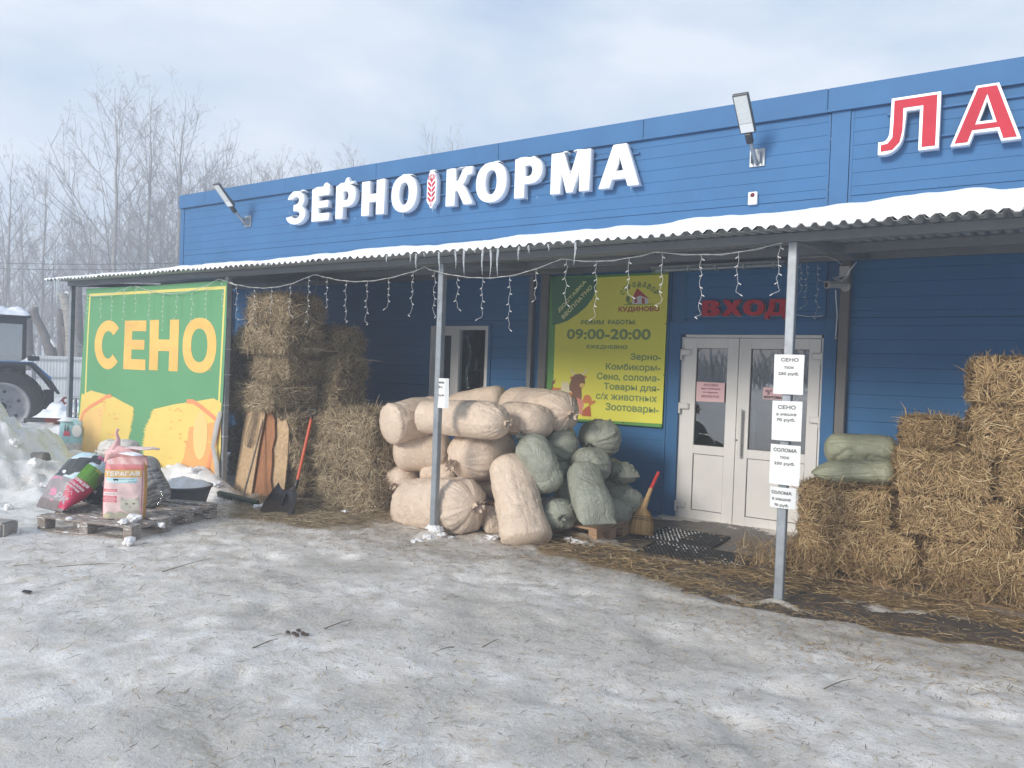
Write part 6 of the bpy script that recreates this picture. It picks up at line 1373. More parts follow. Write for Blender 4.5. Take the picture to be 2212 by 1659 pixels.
# ------------------------------------------------------------------ rubber mats
M_rub = mat('black_rubber', (.018, .018, .018), .7, var=.2)
def rubber_mat(label, c00, c10, c11, c01, nx, ny, seed):
    c00, c10, c11, c01 = [Vector((*c, 0)) for c in (c00, c10, c11, c01)]
    f = lambda u, v: (c00 * (1 - u) * (1 - v) + c10 * u * (1 - v) + c11 * u * v + c01 * (1 - u) * v)
    root = empty('rubber_mat', f(.5, .5), label=label, cat='door mat', group='black honeycomb rubber mats at the doors')
    b = MB(); z0, z1 = -.006, .014
    def seg(p, q, w_=.005):
        d = (q - p); d.normalize(); s_ = Vector((-d.y, d.x, 0)) * w_; V_ = [p - s_, p + s_, q + s_, q - s_]
        b.add([v + Vector((0, 0, z0)) for v in V_] + [v + Vector((0, 0, z1)) for v in V_], [(4, 5, 6, 7)[::-1], (0, 1, 5, 4), (1, 2, 6, 5), (2, 3, 7, 6), (3, 0, 4, 7)])
    for j in range(ny):
        v0, v1 = j / ny, (j + 1) / ny
        for i in range(nx):
            o_ = .5 * (j % 2); u0 = min(1, (i + o_) / nx); u1 = min(1, (i + 1 + o_) / nx)
            seg(f(u0, v0), f(u1, v0)); seg(f(u0, v0), f(u0, v1))
    for a, q in ((f(0, 0), f(1, 0)), (f(1, 0), f(1, 1)), (f(1, 1), f(0, 1)), (f(0, 1), f(0, 0))): seg(a, q, .009)
    o = part('rubber_grid', b, M_rub, root); o['kind'] = 'stuff'
    g = np.random.default_rng(seed); s_ = MB()
    for j in range(ny):
        for i in range(nx):
            o_ = .5 * (j % 2); u, v = (i + .5 + o_) / nx, (j + .5) / ny
            if u > 1: continue
            p = f(u, v); q = fbm(np.array([[p.x * 2.2 + seed, p.y * 2.2, 0]]), seed, 2)[0]
            if q + g.normal(0, .22) > -.12:
                r_ = min(.45 / nx, .45 / ny) * .8; hh = g.uniform(.013, .024)
                ang = [g.uniform(.7, 1.1) for _ in range(7)]
                s_.add([p + Vector((math.cos(k * .9) * r_ * ang[k], math.sin(k * .9) * r_ * ang[k], .004)) for k in range(7)] + [p + Vector((0, 0, hh))], [(k, (k + 1) % 7, 7) for k in range(7)], True)
    o = part('snow_in_cells', s_, M_snowrough, root); o['kind'] = 'stuff'
rubber_mat('smaller honeycomb mat close to the door sill, snow in its right half', (-3.27, 7.26), (-2.57, 7.34), (-2.60, 7.93), (-3.30, 7.93), 17, 14, 5)
rubber_mat('longer honeycomb mat farther from the doors, strewn with straw', (-3.04, 6.63), (-2.06, 6.66), (-2.09, 7.22), (-3.10, 7.22), 24, 14, 9)
st = MB().box(-3.60, -1.85, 8.50, 8.74, -.06, -.016); tag(st.build('door_sill', mat('wet_concrete', (.12, .105, .09), .5, var=.2, vscale=6, bump=.4)), None, None, None, 'structure')

# ------------------------------------------------------------------ feed bags on the left pallets
def vcolmat(name, rough=.42):
    m = bpy.data.materials.new(name); m.use_nodes = True; t = m.node_tree; n = t.nodes; l = t.links; p = n['Principled BSDF']; p.inputs['Roughness'].default_value = rough
    a = n.new('ShaderNodeAttribute'); a.attribute_name = 'print'
    ns = n.new('ShaderNodeTexNoise'); ns.inputs['Scale'].default_value = 14; ns.inputs['Detail'].default_value = 7; co = n.new('ShaderNodeTexCoord'); l.new(co.outputs['Object'], ns.inputs[0])
    hs = n.new('ShaderNodeHueSaturation'); mr = n.new('ShaderNodeMapRange'); mr.inputs[1].default_value = .3; mr.inputs[2].default_value = .7; mr.inputs[3].default_value = .82; mr.inputs[4].default_value = 1.12
    l.new(ns.outputs[0], mr.inputs[0]); l.new(mr.outputs[0], hs.inputs['Value']); l.new(a.outputs['Color'], hs.inputs['Color']); l.new(hs.outputs[0], p.inputs['Base Color'])
    b = n.new('ShaderNodeBump'); b.inputs['Strength'].default_value = .6; b.inputs['Distance'].default_value = .012; l.new(ns.outputs[0], b.inputs['Height']); l.new(b.outputs[0], p.inputs['Normal'])
    return m
M_print = vcolmat('printed_bag_film')
A = at(218, 1121, z=.146); B = at(311, 1120, z=.146); A = Vector(A); B = Vector(B)
ux = (B - A); Wc = ux.length; ux.normalize(); nrm = Vector((ux.y, -ux.x, 0)); Hc = .575; mid = (A + B) / 2
def cat_front(u, v, h, back=False):
    """u,v in 0..1 over the front of the pillow bag"""
    hw = Wc / 2 * (1 + .05 * math.sin(v * 3.1)) * (1 - .05 * v); hd = .085 * (1 - .80 * max(0, (v - .80) / .2) ** 1.5) * (.75 + .25 * math.sin(min(1, v * 2.2) * math.pi / 2))
    uu = 2 * u - 1; e = (max(0, 1 - abs(uu) ** 3.4)) ** .42
    w_ = .006 * math.sin(v * 17 + u * 6) * e * (v > .6) + .004 * math.sin(u * 13 + v * 9) * e
    dd = (hd * e + w_) * (-1 if back else 1) + h
    return mid + ux * (uu * hw) + nrm * (dd - .06) + Vector((0, 0, v * Hc)) + nrm * (-.05 * v)
nu, nv = 49, 60; Vc = []; Cc = []
pk = (.74, .52, .50); 
def cat_col(u, v):
    if v > .87: c = (.70, .40, .38) if math.sin(u * 20 + v * 30) > 0 else (.78, .55, .53)
    elif v > .775: f_ = (v - .775) / .095; c = (.72 - .06 * f_, .17 + .10 * f_, .16 + .12 * f_)
    else: c = (.76, .56, .545)
    if v < .06: c = (.66, .58, .48)
    if u < .030 or (.905 < u < .925 and v < .79): c = (.55, .12, .14)
    if u > .955: c = (.60, .33, .10)
    return c
for back in (False, True):
    for j in range(nv):
        for i in range(nu):
            u, v = i / (nu - 1), j / (nv - 1); Vc.append(cat_front(u, v, 0, back)); Cc.append((*(cat_col(u, v) if not back else (.7, .5, .48)), 1))
ii = lambda b_, j, i: (b_ * nv + j) * nu + i
Fc = [((ii(b_, j, i), ii(b_, j, i + 1), ii(b_, j + 1, i + 1), ii(b_, j + 1, i))[::(-1 if b_ else 1)]) for b_ in (0, 1) for j in range(nv - 1) for i in range(nu - 1)]
Fc += [(ii(0, 0, i + 1), ii(0, 0, i), ii(1, 0, i), ii(1, 0, i + 1)) for i in range(nu - 1)] + [(ii(0, nv - 1, i), ii(0, nv - 1, i + 1), ii(1, nv - 1, i + 1), ii(1, nv - 1, i)) for i in range(nu - 1)]
me = bpy.data.meshes.new('feed_bag'); me.from_pydata([tuple(v) for v in Vc], [], Fc); me.update(); me.polygons.foreach_set('use_smooth', [True] * len(me.polygons))
ca_ = me.color_attributes.new('print', 'FLOAT_COLOR', 'POINT'); ca_.data.foreach_set('color', np.array(Cc, dtype=np.float32).ravel())
catb = tag(link('feed_bag', me, M_print), 'pink upright cat litter bag reading ТЕРАГАВ with a printed cat, snow on its folded top', 'bag', 'feed bags on the weathered pallets')
def cw(k): return lambda u, v, h: cat_front(u, v, .0012 * k + h)
M_gold = mat('gold_print', (.60, .36, .10), .4); M_lb = mat('light_blue_print', (.42, .70, .76), .45); M_bar = mat('red_print', (.62, .11, .15), .45); M_wp = mat('white_print', (.80, .78, .76), .45); M_pp = mat('pale_pink_print', (.80, .66, .66), .45)
def ca(name, loop, k, m, cut=.06): return keep(art(name, [loop], cw(k), m, None, cut=cut), catb)
ca('gold_plate', rect(.02, .905, .668, .788), 1, M_gold); ca('gold_plate_inner', rect(.035, .89, .680, .776), 1.6, mat('gold_print_light', (.66, .42, .15), .4))
keep(textobj('lettering', 'ТЕРАГАВ', .06, .86, .690, .762, cw(2.4), M_wp, None, bold=.06), catb)
ca('blue_label', rect(.10, .80, .575, .655), 1, M_lb); ca('blue_label_inner', rect(.20, .76, .585, .628), 1.6, mat('pale_blue_print', (.58, .78, .80), .4)); ca('label_line', rect(.40, .74, .630, .634), 2.4, M_black); ca('label_line', rect(.40, .74, .610, .613), 2.4, M_lb); ca('label_block', rect(.60, .77, .586, .605), 2.4, mat('blue_grey_print', (.25, .42, .48), .4))
ca('cat_logo', [(.25, .635), (.30, .645), (.37, .640), (.38, .628), (.35, .606), (.335, .62), (.29, .618), (.28, .604), (.265, .62)], 3, M_black)
for z0, m_ in ((.435, M_bar), (.382, M_pp), (.325, M_bar), (.268, M_bar)):
    ca('red_bar', rect(.035, .36, z0, z0 + .045), 1, m_)
    for dz_ in (.012, .026): ca('small_print', rect(.07, .33, z0 + dz_, z0 + dz_ + .004), 2, M_wp if m_ is M_bar else M_ink)
M_cat = mat('print_cat_fur', (.56, .54, .46), .5, var=.12, vscale=20); M_cat2 = mat('print_cat_shade', (.44, .42, .33), .5, var=.15, vscale=20)
ca('cat_body_print', [(.05, .02), (.05, .07), (.13, .10), (.22, .085), (.33, .10), (.45, .13), (.60, .09), (.88, .14), (.90, .06), (.90, .015)], 1, M_cat2)
ca('cat_head_print', ell(.655, .225, .215, .105, n=30, p=2.4), 2, M_cat)
ca('cat_ear_print', [(.46, .27), (.455, .355), (.55, .32)], 1.7, M_cat2); ca('cat_ear_print', [(.85, .27), (.87, .355), (.76, .32)], 1.7, M_cat2)
for x in (.585, .745): ca('cat_eye_print', ell(x, .243, .034, .012, n=14), 3, mat('print_eye', (.28, .26, .12), .5)); ca('cat_pupil_print', ell(x, .243, .010, .011, n=10), 4, M_black)
ca('cat_nose_print', [(.645, .205), (.685, .205), (.665, .190)], 3, mat('print_nose', (.52, .30, .26), .5)); ca('cat_mouth_print', [(.662, .19), (.668, .19), (.69, .172), (.686, .169), (.665, .183), (.644, .169), (.640, .172)], 3, M_cat2)
ca('cat_chest_print', ell(.66, .145, .13, .03, n=16), 2.5, M_cat)
ca('cat_paw_print', ell(.12, .055, .085, .033, n=16), 2, mat('print_paw', (.60, .55, .34), .5)); ca('cat_tail_print', ell(.20, .095, .07, .022, n=14), 2.2, M_cat2)
keep(textobj('lettering', '13 кг', .68, .84, .042, .062, cw(4), M_bar, None, bold=.08), catb)
M_pinkf = mat('pink_film', (.72, .42, .41), .4, var=.18, vscale=12, bump=.5, bscale=18)
top_ = lambda u, z, o_=0: mid + ux * ((2 * u - 1) * Wc / 2) + Vector((0, 0, z + .04)) + nrm * (-.10 + o_)
def crumple(pts, rads, flat, seed, m, name):
    b = MB(); b.tube(pts, rads, 20, flat=flat); me = b.mesh(name); g = np.array([v.co[:] for v in me.vertices]); g = g + (fbm(g * 16, seed, 3) * .022)[:, None] * np.array([.5, -.8, .6])
    for v, c in zip(me.vertices, g): v.co = c
    return keep(link(name, me, m), catb)
crumple([top_(.02, .47), top_(.10, .545), top_(.32, .575), top_(.55, .56), top_(.75, .53), top_(.92, .50), top_(.99, .44)], [.02, .05, .06, .055, .05, .04, .02], .8, 3, M_pinkf, 'folded_top')
crumple([top_(.20, .55), top_(.24, .62), top_(.27, .69), top_(.24, .75), top_(.26, .79)], [.075, .045, .022, .012, .016], .6, 4, M_pinkf, 'folded_top')
crumple([top_(.40, .61, .00), top_(.62, .62, .03), top_(.90, .61, .05), top_(1.15, .615, .04), top_(1.28, .60, .03)], [.03, .05, .055, .055, .04], .22, 5, mat('pink_white_film', (.76, .60, .59), .4, var=.1, vscale=15), 'folded_flap')
keep(link('snow_cap', lump(mid.x - .02, mid.x + .24, mid.y - .05, mid.y + .05, .755, .025, 8), M_snow), catb)

# leaning printed feed bag
def L3(px, py, d): p = at(px, py, d=d); return (p.x, p.y, p.z)
def prk(T, H, V, side, upv, tg):
    n = len(T); c = np.tile(np.array([.30, .27, .28]), (n, 1)); th = np.degrees(H) % 360
    # coordinate across the bag as seen from the front: use the angle around
    D = np.array([0, 0, CAMH]) - V.mean(0); D = D - tg * D.dot(tg); D /= np.linalg.norm(D); lat = np.cross(tg, D); lat *= np.sign(lat[2])
    nd_ = side[None] * np.cos(H)[:, None] + upv[None] * np.sin(H)[:, None]; f = np.degrees(np.arctan2(nd_ @ lat, nd_ @ D))   # 0 faces the yard, + is the upper left flank
    def z(m_, col): c[m_] = col
    z((T < .12), (.20, .17, .17)); 
    z((T > .04) & (T < .52) & (f > -75) & (f < 25), (.50, .035, .10))
    z((T > .50) & (T < .74) & (f > -85) & (f < 20), (.10, .26, .03))
    z((T > .70) & (T < .78) & (f > -85) & (f < -10), (.42, .42, .06))
    cow = fbm(np.stack([T * 6, f / 40, T * 0], 1), 77, 2)
    up_ = (T > .44) & (f >= 20) | ((T > .74) & (f > -60))
    z(up_, (.50, .68, .76)); z(up_ & (cow > .12), (.045, .05, .055)); z(up_ & (cow > -.02) & (cow <= .12), (.72, .74, .76))
    z((T > .90) & (f > -80) & (f < 10), (.62, .10, .25)); z((T > .60) & (T < .76) & (np.hypot((T - .69) * 5, (f + 50) / 40) < .45), (.16, .15, .14))
    z((T < .42) & (T > .10) & (f > 50) & (f < 95) & (fbm(np.stack([T * 20, f / 20, T * 0], 1), 78, 2) > .5), (.66, .25, .38))
    return np.clip(c + (fbm(V * 9, 55, 3) * .02)[:, None], 0, 1)
lean = sack('leaning feed bag printed magenta, green and light blue with a black and white cow', L3(105, 1100, 7.35), L3(212, 985, 7.75), .245, M_print, ends=('seam', 'round'), seed=51, name='feed_bag', cat='bag', group='feed bags on the weathered pallets', flat=.6, colors=prk, K=120, Mq=140, zmin=.146, rw=1.0)
lx0, lx1 = Vector(L3(125, 1085, 7.10)), Vector(L3(212, 1000, 7.42)); la = (lx1 - lx0).normalized(); lc = Vector((la.z * .9, .1, -abs(la.x) * .9)).normalized(); 
ld = Vector((0, 0, CAMH)) - lx0; ld.normalize(); lc = la.cross(ld).normalized()
if lc.x < 0: lc = -lc
def lw(u, v, h): p = lx0.lerp(lx1, .0) + la * v + lc * u; return p + ld * (h + .012 - .9 * (u - .0) ** 2 * .8)
for s_, v0, hh, u0, u1 in [('КОРМ ДЛЯ', .245, .034, -.06, .10), ('СЕЛЬСКОХОЗ', .205, .024, -.07, .09), ('ЖИВОТНЫХ', .172, .022, -.07, .07)]:
    keep(textobj('lettering', s_, u0, u1, v0, v0 + hh, lw, M_wp, None, bold=.06), lean)
keep(textobj('lettering', 'РК', -.06, .05, .015, .085, lw, M_wp, None, bold=.05), lean)
keep(art('animal_outline', [band([(-.04, .12), (-.02, .145), (.0, .13), (.02, .15), (.035, .12)], .005)], lw, M_wp, None), lean)
def patt(a, b, sc, thr):
    def f(T, H, V, side, upv, tg):
        q = fbm(V * sc, 91, 2); return np.where((q > thr)[:, None], np.array(b), np.array(a)) + np.zeros((len(T), 1))
    return f
sack('black feed bag with small white animal shapes behind the leaning bag', L3(205, 1085, 7.75), L3(212, 1030, 7.85), .15, M_print, ends=('flat', 'round'), seed=52, name='feed_bag', cat='bag', group='feed bags on the weathered pallets', colors=patt((.022, .022, .026), (.55, .55, .55), 26, .38), zmin=.15, K=110, Mq=140)
sack('white woven bag lying across the top behind the pink bag', L3(215, 975, 7.9), L3(300, 975, 7.9), .12, mat('white_woven', (.60, .57, .52), .5, var=.1, vscale=10, bump=.6, bscale=14), ends=('knot', 'round'), seed=53, name='feed_bag', cat='bag', group='feed bags on the weathered pallets', lump=1.8)
def grey_print(T, H, V, side, upv, tg):
    c = np.tile(np.array([.34, .33, .31]), (len(T), 1)); q = fbm(np.stack([T * 60, H * 3, T * 0], 1), 6, 2) > -.1; c[(T < .6) & q] = (.15, .155, .16); c[(T > .55) & (T < .75) & (fbm(V * 22, 5, 2) > .2)] = (.15, .15, .15); return c
sack('grey and dark striped bag leaning right behind the pink bag', L3(338, 1090, 7.75), L3(296, 990, 7.85), .165, M_print, ends=('seam', 'round'), seed=54, name='feed_bag', cat='bag', group='feed bags on the weathered pallets', colors=grey_print, zmin=.15, lump=1.4, K=110, Mq=120)
b = MB(); b.tube([L3(345, 1092, 7.7), L3(352, 1070, 7.7), L3(350, 1050, 7.75)], [.03, .012, .03], 10, flat=.4)
tag(b.build('clear_wrap', glass('clear_film', .10, (.85, .87, .88))), 'scrap of clear plastic film hanging at the right of the feed bags', 'film')

# ------------------------------------------------------------------ tub, big bag, stones
tp = at(401, 1047, d=8.5); tub = empty('rubber_tub', (tp.x, tp.y, -.03), label='black rubber tub heaped with snow in front of the banner', cat='tub')
tz = tp.z; tr = 55 / FPX * 8.5
part('bowl', MB().lathe([(tr * .60, -.10), (tr * .70, .0), (tr * .86, tz * .6), (tr * .97, tz * .92), (tr * 1.02, tz * .93), (tr * 1.02, tz), (tr * .97, tz), (tr * .93, tz - .04)], Matrix.Translation((tp.x, tp.y, 0)), 48), mat('dark_rubber', (.12, .125, .13), .6, var=.2, vscale=6), tub)
u, v = np.meshgrid(np.linspace(0, 1, 22), np.linspace(0, 2 * math.pi, 48, endpoint=False)); U = u.ravel(); Vv = v.ravel()
Xs = tp.x + U * tr * .95 * np.cos(Vv); Ys = tp.y + U * tr * .95 * np.sin(Vv); Zs_ = tz - .01 + (.085 * (1 - U ** 2) + .03 * fbm(np.stack([Xs * 8, Ys * 8, Xs * 0], 1), 4, 3) * (1 - U ** 4))
idx = np.arange(48 * 22).reshape(48, 22); nx_ = np.roll(idx, -1, axis=0); Fq = np.stack([idx[:, :-1].ravel(), idx[:, 1:].ravel(), nx_[:, 1:].ravel(), nx_[:, :-1].ravel()], 1)
tag(link('snow_heap', npmesh('snow_heap', np.stack([Xs, Ys, Zs_], 1), Fq, smooth=True), M_snowrough), 'heap of snow filling the black tub', 'snow heap')
# big bag left of the banner
def boxbag(label, px0, px1, pyt, pyb, d, dep):
    a = at(px0, pyb, d=d); b_ = at(px1, pyb, d=d); t_ = at(px0, pyt, d=d); Hh = t_.z + .12; base = -.12
    ux_ = (b_ - a); W_ = ux_.length; ux_.normalize(); nr_ = Vector((-ux_.y, ux_.x, 0))
    n = 40; V_ = []; C_ = []; m_ = 34
    for j in range(m_):
        v_ = j / (m_ - 1)
        for i in range(n):
            q = 2 * math.pi * i / n; c, s_ = math.cos(q), math.sin(q); c = math.copysign(abs(c) ** .35, c); s_ = math.copysign(abs(s_) ** .35, s_)
            p = a + ux_ * (W_ / 2 + c * W_ / 2 * (1 + .03 * math.sin(v_ * 9 + q))) + nr_ * (dep / 2 + s_ * dep / 2) ; p.z = base + v_ * (Hh) + .015 * math.sin(q * 3) * (v_ > .95)
            p += Vector((.008 * math.sin(v_ * 14 + q * 3), .008 * math.cos(v_ * 11 + q * 2), 0)); V_.append(p)
            cc_ = (.62, .60, .57) if v_ < .60 else (.36, .60, .64)
            if v_ >= .60 and math.sin(q * 2.3 + v_ * 8) > .55: cc_ = (.62, .70, .70)
            if v_ > .70 and c < -.9 and s_ < .2: cc_ = (.15, .28, .36)
            C_.append((*cc_, 1))
    F_ = [(j * n + i, j * n + (i + 1) % n, (j + 1) * n + (i + 1) % n, (j + 1) * n + i) for j in range(m_ - 1) for i in range(n)]
    me = bpy.data.meshes.new('big_bag'); me.from_pydata([tuple(p) for p in V_], [], F_); me.update(); me.polygons.foreach_set('use_smooth', [True] * len(me.polygons))
    ca_ = me.color_attributes.new('print', 'FLOAT_COLOR', 'POINT'); ca_.data.foreach_set('color', np.array(C_, dtype=np.float32).ravel())
    o = tag(link('banner_box', me, M_print), label, 'bag'); 
    f = lambda u_, v_, h: a + ux_ * u_ - nr_ * (h + .012) + Vector((0, 0, base - a.z + v_)) 
    for x in (.31, .42): keep(art('printed_leg', [[(W_ * x, Hh * .80), (W_ * x + .02, Hh * .80), (W_ * x + .015, Hh * .92), (W_ * x + .01, Hh * .92)]], f, M_black, None), o); keep(art('printed_boot', [[(W_ * x - .02, Hh * .715), (W_ * x + .045, Hh * .715), (W_ * x + .025, Hh * .80), (W_ * x, Hh * .80)]], f, M_bar, None), o)
    keep(art('printed_patch', [ell(W_ * .80, Hh * .80, .07, .09, n=18)], f, M_wp, None), o)
    tag(link('snow_patch', lump(min(a.x, b_.x) - .02, a.x + W_ * .5, a.y, a.y + dep, Hh + base - .02, .06, 5), M_snow), 'snow lying on the light blue printed sack beside the post', 'snow')
    return o
boxbag('tall light blue and off-white sack with printed red boots beside the left post', 121, 176, 906, 1005, 11.2, .5)
def rock(label, px, py, d, w_, h_, m, name='concrete_block', seed=3):
    p = at(px, py, d=d); bm = bmesh.new(); bmesh.ops.create_cube(bm, size=1); bmesh.ops.bevel(bm, geom=bm.edges[:], offset=.08, segments=2, affect='EDGES'); bmesh.ops.subdivide_edges(bm, edges=bm.edges[:], cuts=2, use_grid_fill=True)
    co = np.array([v.co[:] for v in bm.verts]); co = co * (1 + .10 * fbm(co * 2.2, seed, 3))[:, None]
    for v, c in zip(bm.verts, co): v.co = (c[0] * w_, c[1] * w_ * .8, c[2] * h_)
    me = bpy.data.meshes.new(name); bm.to_mesh(me); bm.free(); o = link(name, me, m); o.location = (p.x, p.y, p.z + h_ * .3); o.rotation_euler.z = .5; return tag(o, label, 'block')
M_conc = mat('grey_concrete', (.17, .165, .16), .9, var=.25, vscale=7, bump=.6, bscale=25)
rock('rough grey stone block at the left edge of the yard', -6, 1156, 7.0, .26, .16, mat('stone', (.30, .28, .26), .9, var=.3, vscale=8, bump=.8, bscale=30), 'stone_block', 7)
rock('dark grey concrete block half sunk behind the snow heap', 88, 998, 9.5, .17, .14, M_conc)
tag(MB().add([Vector(at(58, 1278, z=.02)) + Vector((math.cos(k) * .05, math.sin(k) * .03, .004 * (k % 2))) for k in range(6)] + [Vector(at(58, 1278, z=.03))], [(k, (k + 1) % 6, 6) for k in range(6)]).build('bark_scrap', M_dark), 'small dark scrap on the snow at the left', 'scrap')
ci = at(1418, 1577, z=.012); tag(MB().tube([ci, ci + Vector((.045, .012, 0))], .004, 8).build('cigarette_stub', mat('ash_paper', (.45, .42, .40), .8)), 'cigarette stub on the ice in the right foreground', 'litter')
for px, py in [(635, 1368), (645, 1362), (655, 1368), (622, 1366), (662, 1371), (641, 1372)]:
    p = at(px, py, z=.008); o = MB().lathe([(0, -.008), (.014, -.004), (.016, .004), (.008, .012), (0, .014)], n=9).build('mud_crumb', mat('mud', (.07, .05, .04), .9) if 'mud' not in bpy.data.materials else bpy.data.materials['mud']); o.location = p; o.scale = (1.2, .8, .8); tag(o, 'small dark crumb of frozen mud in the middle of the yard', 'mud crumb', 'frozen mud crumbs in the yard')
# ------------------------------------------------------------------ tractor
Wc_ = at(4, 878, d=16.6); fwd = Vector((-.36, -.93, 0)).normalized(); lft = Vector((-fwd.y, fwd.x, 0))
if lft.dot(Vector((0, 0, 0)) - Wc_) < 0: lft = -lft
MT = Matrix(((fwd.x, lft.x, 0, Wc_.x), (fwd.y, lft.y, 0, Wc_.y), (0, 0, 1, Wc_.z), (0, 0, 0, 1)))
tr_ = empty('tractor', (Wc_.x, Wc_.y, 0), label='blue wheeled tractor with a dark cab and snow on its roof at the left edge', cat='tractor')
M_tb = mat('tractor_blue', (.03, .15, .40), .45, var=.15, vscale=5); M_td = mat('tractor_dark', (.018, .022, .028), .55, var=.2, vscale=5); M_tyre = mat('tyre_rubber', (.022, .022, .024), .8, var=.3, vscale=12, bump=.4); M_rim = mat('rim_grey', (.30, .31, .33), .5, var=.2, vscale=6); M_rust = mat('rusty_red', (.30, .06, .04), .7, var=.3, vscale=9)
def tbox(name, *a, m=M_tb, ch=.01, parent=None):
    b = MB().box(*a, ch=ch); V_ = [MT @ Vector(v) for v in b.v]; b.v = [tuple(v) for v in V_]; return part(name, b, m, parent or tr_)
def wheel(cx_, cy_, cz_, ro, ri, wd, name='rear_wheel', lugs=22):
    RM = MT @ Matrix.Translation((cx_, cy_, cz_)) @ Matrix.Rotation(R(-90), 4, 'X')
    root = empty(name, tuple(RM.translation)); keep(root, tr_)
    part('tyre', MB().lathe([(ri, -wd * .42), (ri + .04, -wd * .5), (ro - .10, -wd * .5), (ro - .03, -wd * .42), (ro, -wd * .2), (ro, wd * .2), (ro - .03, wd * .42), (ro - .10, wd * .5), (ri + .04, wd * .5), (ri, wd * .42)], RM, 64), M_tyre, root)
    lg = MB()
    for k in range(lugs):
        for s_ in (-1, 1):
            q = 2 * math.pi * (k + .25 * s_) / lugs; Mk = RM @ Matrix.Rotation(q, 4, 'Z') @ Matrix.Translation((ro - .005, 0, s_ * wd * .25)) @ Matrix.Rotation(s_ * .6, 4, 'X'); lg.box(-.03, .028, -.026, .026, -wd * .27, wd * .27, Mk)
    part('tread_lugs', lg, M_tyre, root)
    part('rim', MB().lathe([(ri + .03, wd * .44), (ri + .035, wd * .50), (ri - .005, wd * .50), (ri - .03, wd * .40), (ri - .05, wd * .2), (ri - .08, wd * .10), (ri - .10, wd * .05), (.22, wd * .12), (.17, wd * .20), (.0, wd * .22)], RM, 48), M_rim, root)
    hb_ = MB().lathe([(.0, wd * .42), (.07, wd * .40), (.09, wd * .22)], RM, 20)
    for k in range(8): q = k * math.pi / 4; hb_.lathe([(0, .03), (.014, .03), (.016, 0)], RM @ Matrix.Translation((.15 * math.cos(q), .15 * math.sin(q), wd * .2)), 6, False)
    part('hub', hb_, M_td, root)
    dk = MB()
    for k in range(6): q = k * math.pi / 3 + .4; dk.lathe([(0, .004), (.032, .004), (.034, 0)], RM @ Matrix.Translation((.32 * math.cos(q), .32 * math.sin(q), wd * .088)), 14)
    part('rim_hole', dk, M_td, root)
wheel(0, 0, 0, .80, .485, .40); wheel(0, -1.55, 0, .80, .485, .40)
wheel(2.35, -.05, -.25, .52, .28, .26, 'front_wheel', 16); wheel(2.35, -1.5, -.25, .52, .28, .26, 'front_wheel', 16)
# fender over the near wheel
def fender(y0, y1):
    prof = [(1.0, .45), (.85, .86), (.40, .955), (-.52, .955), (-.62, .90), (-.88, .60), (-1.06, .30), (-1.02, .28), (-.82, .56), (-.56, .86), (-.40, .90), (.36, .90), (.78, .82), (.93, .44)]
    n = len(prof); V_ = [MT @ Vector((x, y, z)) for y in (y0, y1) for x, z in prof]; b = MB(); b.add(V_, [(j, (j + 1) % n, n + (j + 1) % n, n + j) for j in range(n)] + [tuple(range(n))[::-1], tuple(range(n, 2 * n))]); return part('fender', b, M_td, tr_)
fender(-.26, .22); fender(-1.80, -1.32)
tbox('fender_edge', -.55, .40, .10, .225, .956, .975, m=M_tb, ch=.004)
b = MB(); V_ = [MT @ Vector(p) for p in [(-.55, .225, .965), (-.58, .225, .935), (-.86, .225, .60), (-.90, .225, .63)]] + [MT @ Vector(p) for p in [(-.55, .20, .965), (-.58, .20, .935), (-.86, .20, .60), (-.90, .20, .63)]]
b.add(V_, [(0, 1, 2, 3), (7, 6, 5, 4), (0, 3, 7, 4)]); part('fender_trim', b, M_tb, tr_)
# cab
cab = tbox('cab_frame', -.42, 1.25, -1.50, -.05, 1.78, 1.92, m=M_td)
for x in (-.42, .42, 1.17): 
    for y in (-1.50, -.13): tbox('cab_post', x, x + .08, y, y + .08, .90, 1.78, m=M_td, ch=.006)
tbox('cab_base', -.42, 1.25, -1.50, -.05, .55, .94, m=M_td)
M_cg = glass('cab_glass', .30, (.45, .55, .58))
for x0, x1 in ((-.34, .42), (.50, 1.17)): tbox('cab_window', x0, x1, -.10, -.095, .94, 1.78, m=M_cg, ch=0); tbox('cab_window', x0, x1, -1.46, -1.455, .94, 1.78, m=M_cg, ch=0)
tbox('rear_window', -.39, -.385, -1.42, -.13, .94, 1.78, m=M_cg, ch=0); tbox('front_window', 1.21, 1.215, -1.42, -.13, .94, 1.78, m=M_cg, ch=0)
tbox('roof', -.50, 1.32, -1.56, .01, 1.92, 1.98, m=M_td, ch=.02)
tbox('blind', -.30, .40, -1.30, -1.28, 1.0, 1.75, m=mat('pale_teal_blind', (.30, .42, .43), .7))
tbox('seat', .2, .75, -1.05, -.5, .9, 1.35, m=M_td, ch=.04)
tbox('hood', 1.30, 2.95, -1.12, -.43, .25, .95, m=M_tb, ch=.05); tbox('chassis', -.55, 2.9, -1.0, -.55, -.15, .28, m=M_td); tbox('axle', -.12, .12, -1.5, -.05, -.12, .12, m=M_td); tbox('front_axle', 2.28, 2.42, -1.45, -.1, -.3, -.18, m=M_td)
tbox('exhaust', 2.2, 2.27, -.80, -.73, .95, 1.75, m=M_td, ch=.005)
tbox('tail_lamp', -.66, -.44, -.02, .16, 1.0, 1.10, m=M_td)
M_sn2 = M_snow
def tsnow(x0, x1, y0, y1, z, h, seed):
    me = lump(x0, x1, y0, y1, z, h, seed, 30, 20); me.transform(MT); return me
tag(link('cab_snow', tsnow(-.50, 1.32, -1.56, .01, 1.965, .19, 3), M_snow), 'thick snow cushion on the tractor cab roof', 'snow')
keep(link('fender_snow', tsnow(-.62, -.30, -.05, .2, .95, .10, 4), M_snow), tr_)
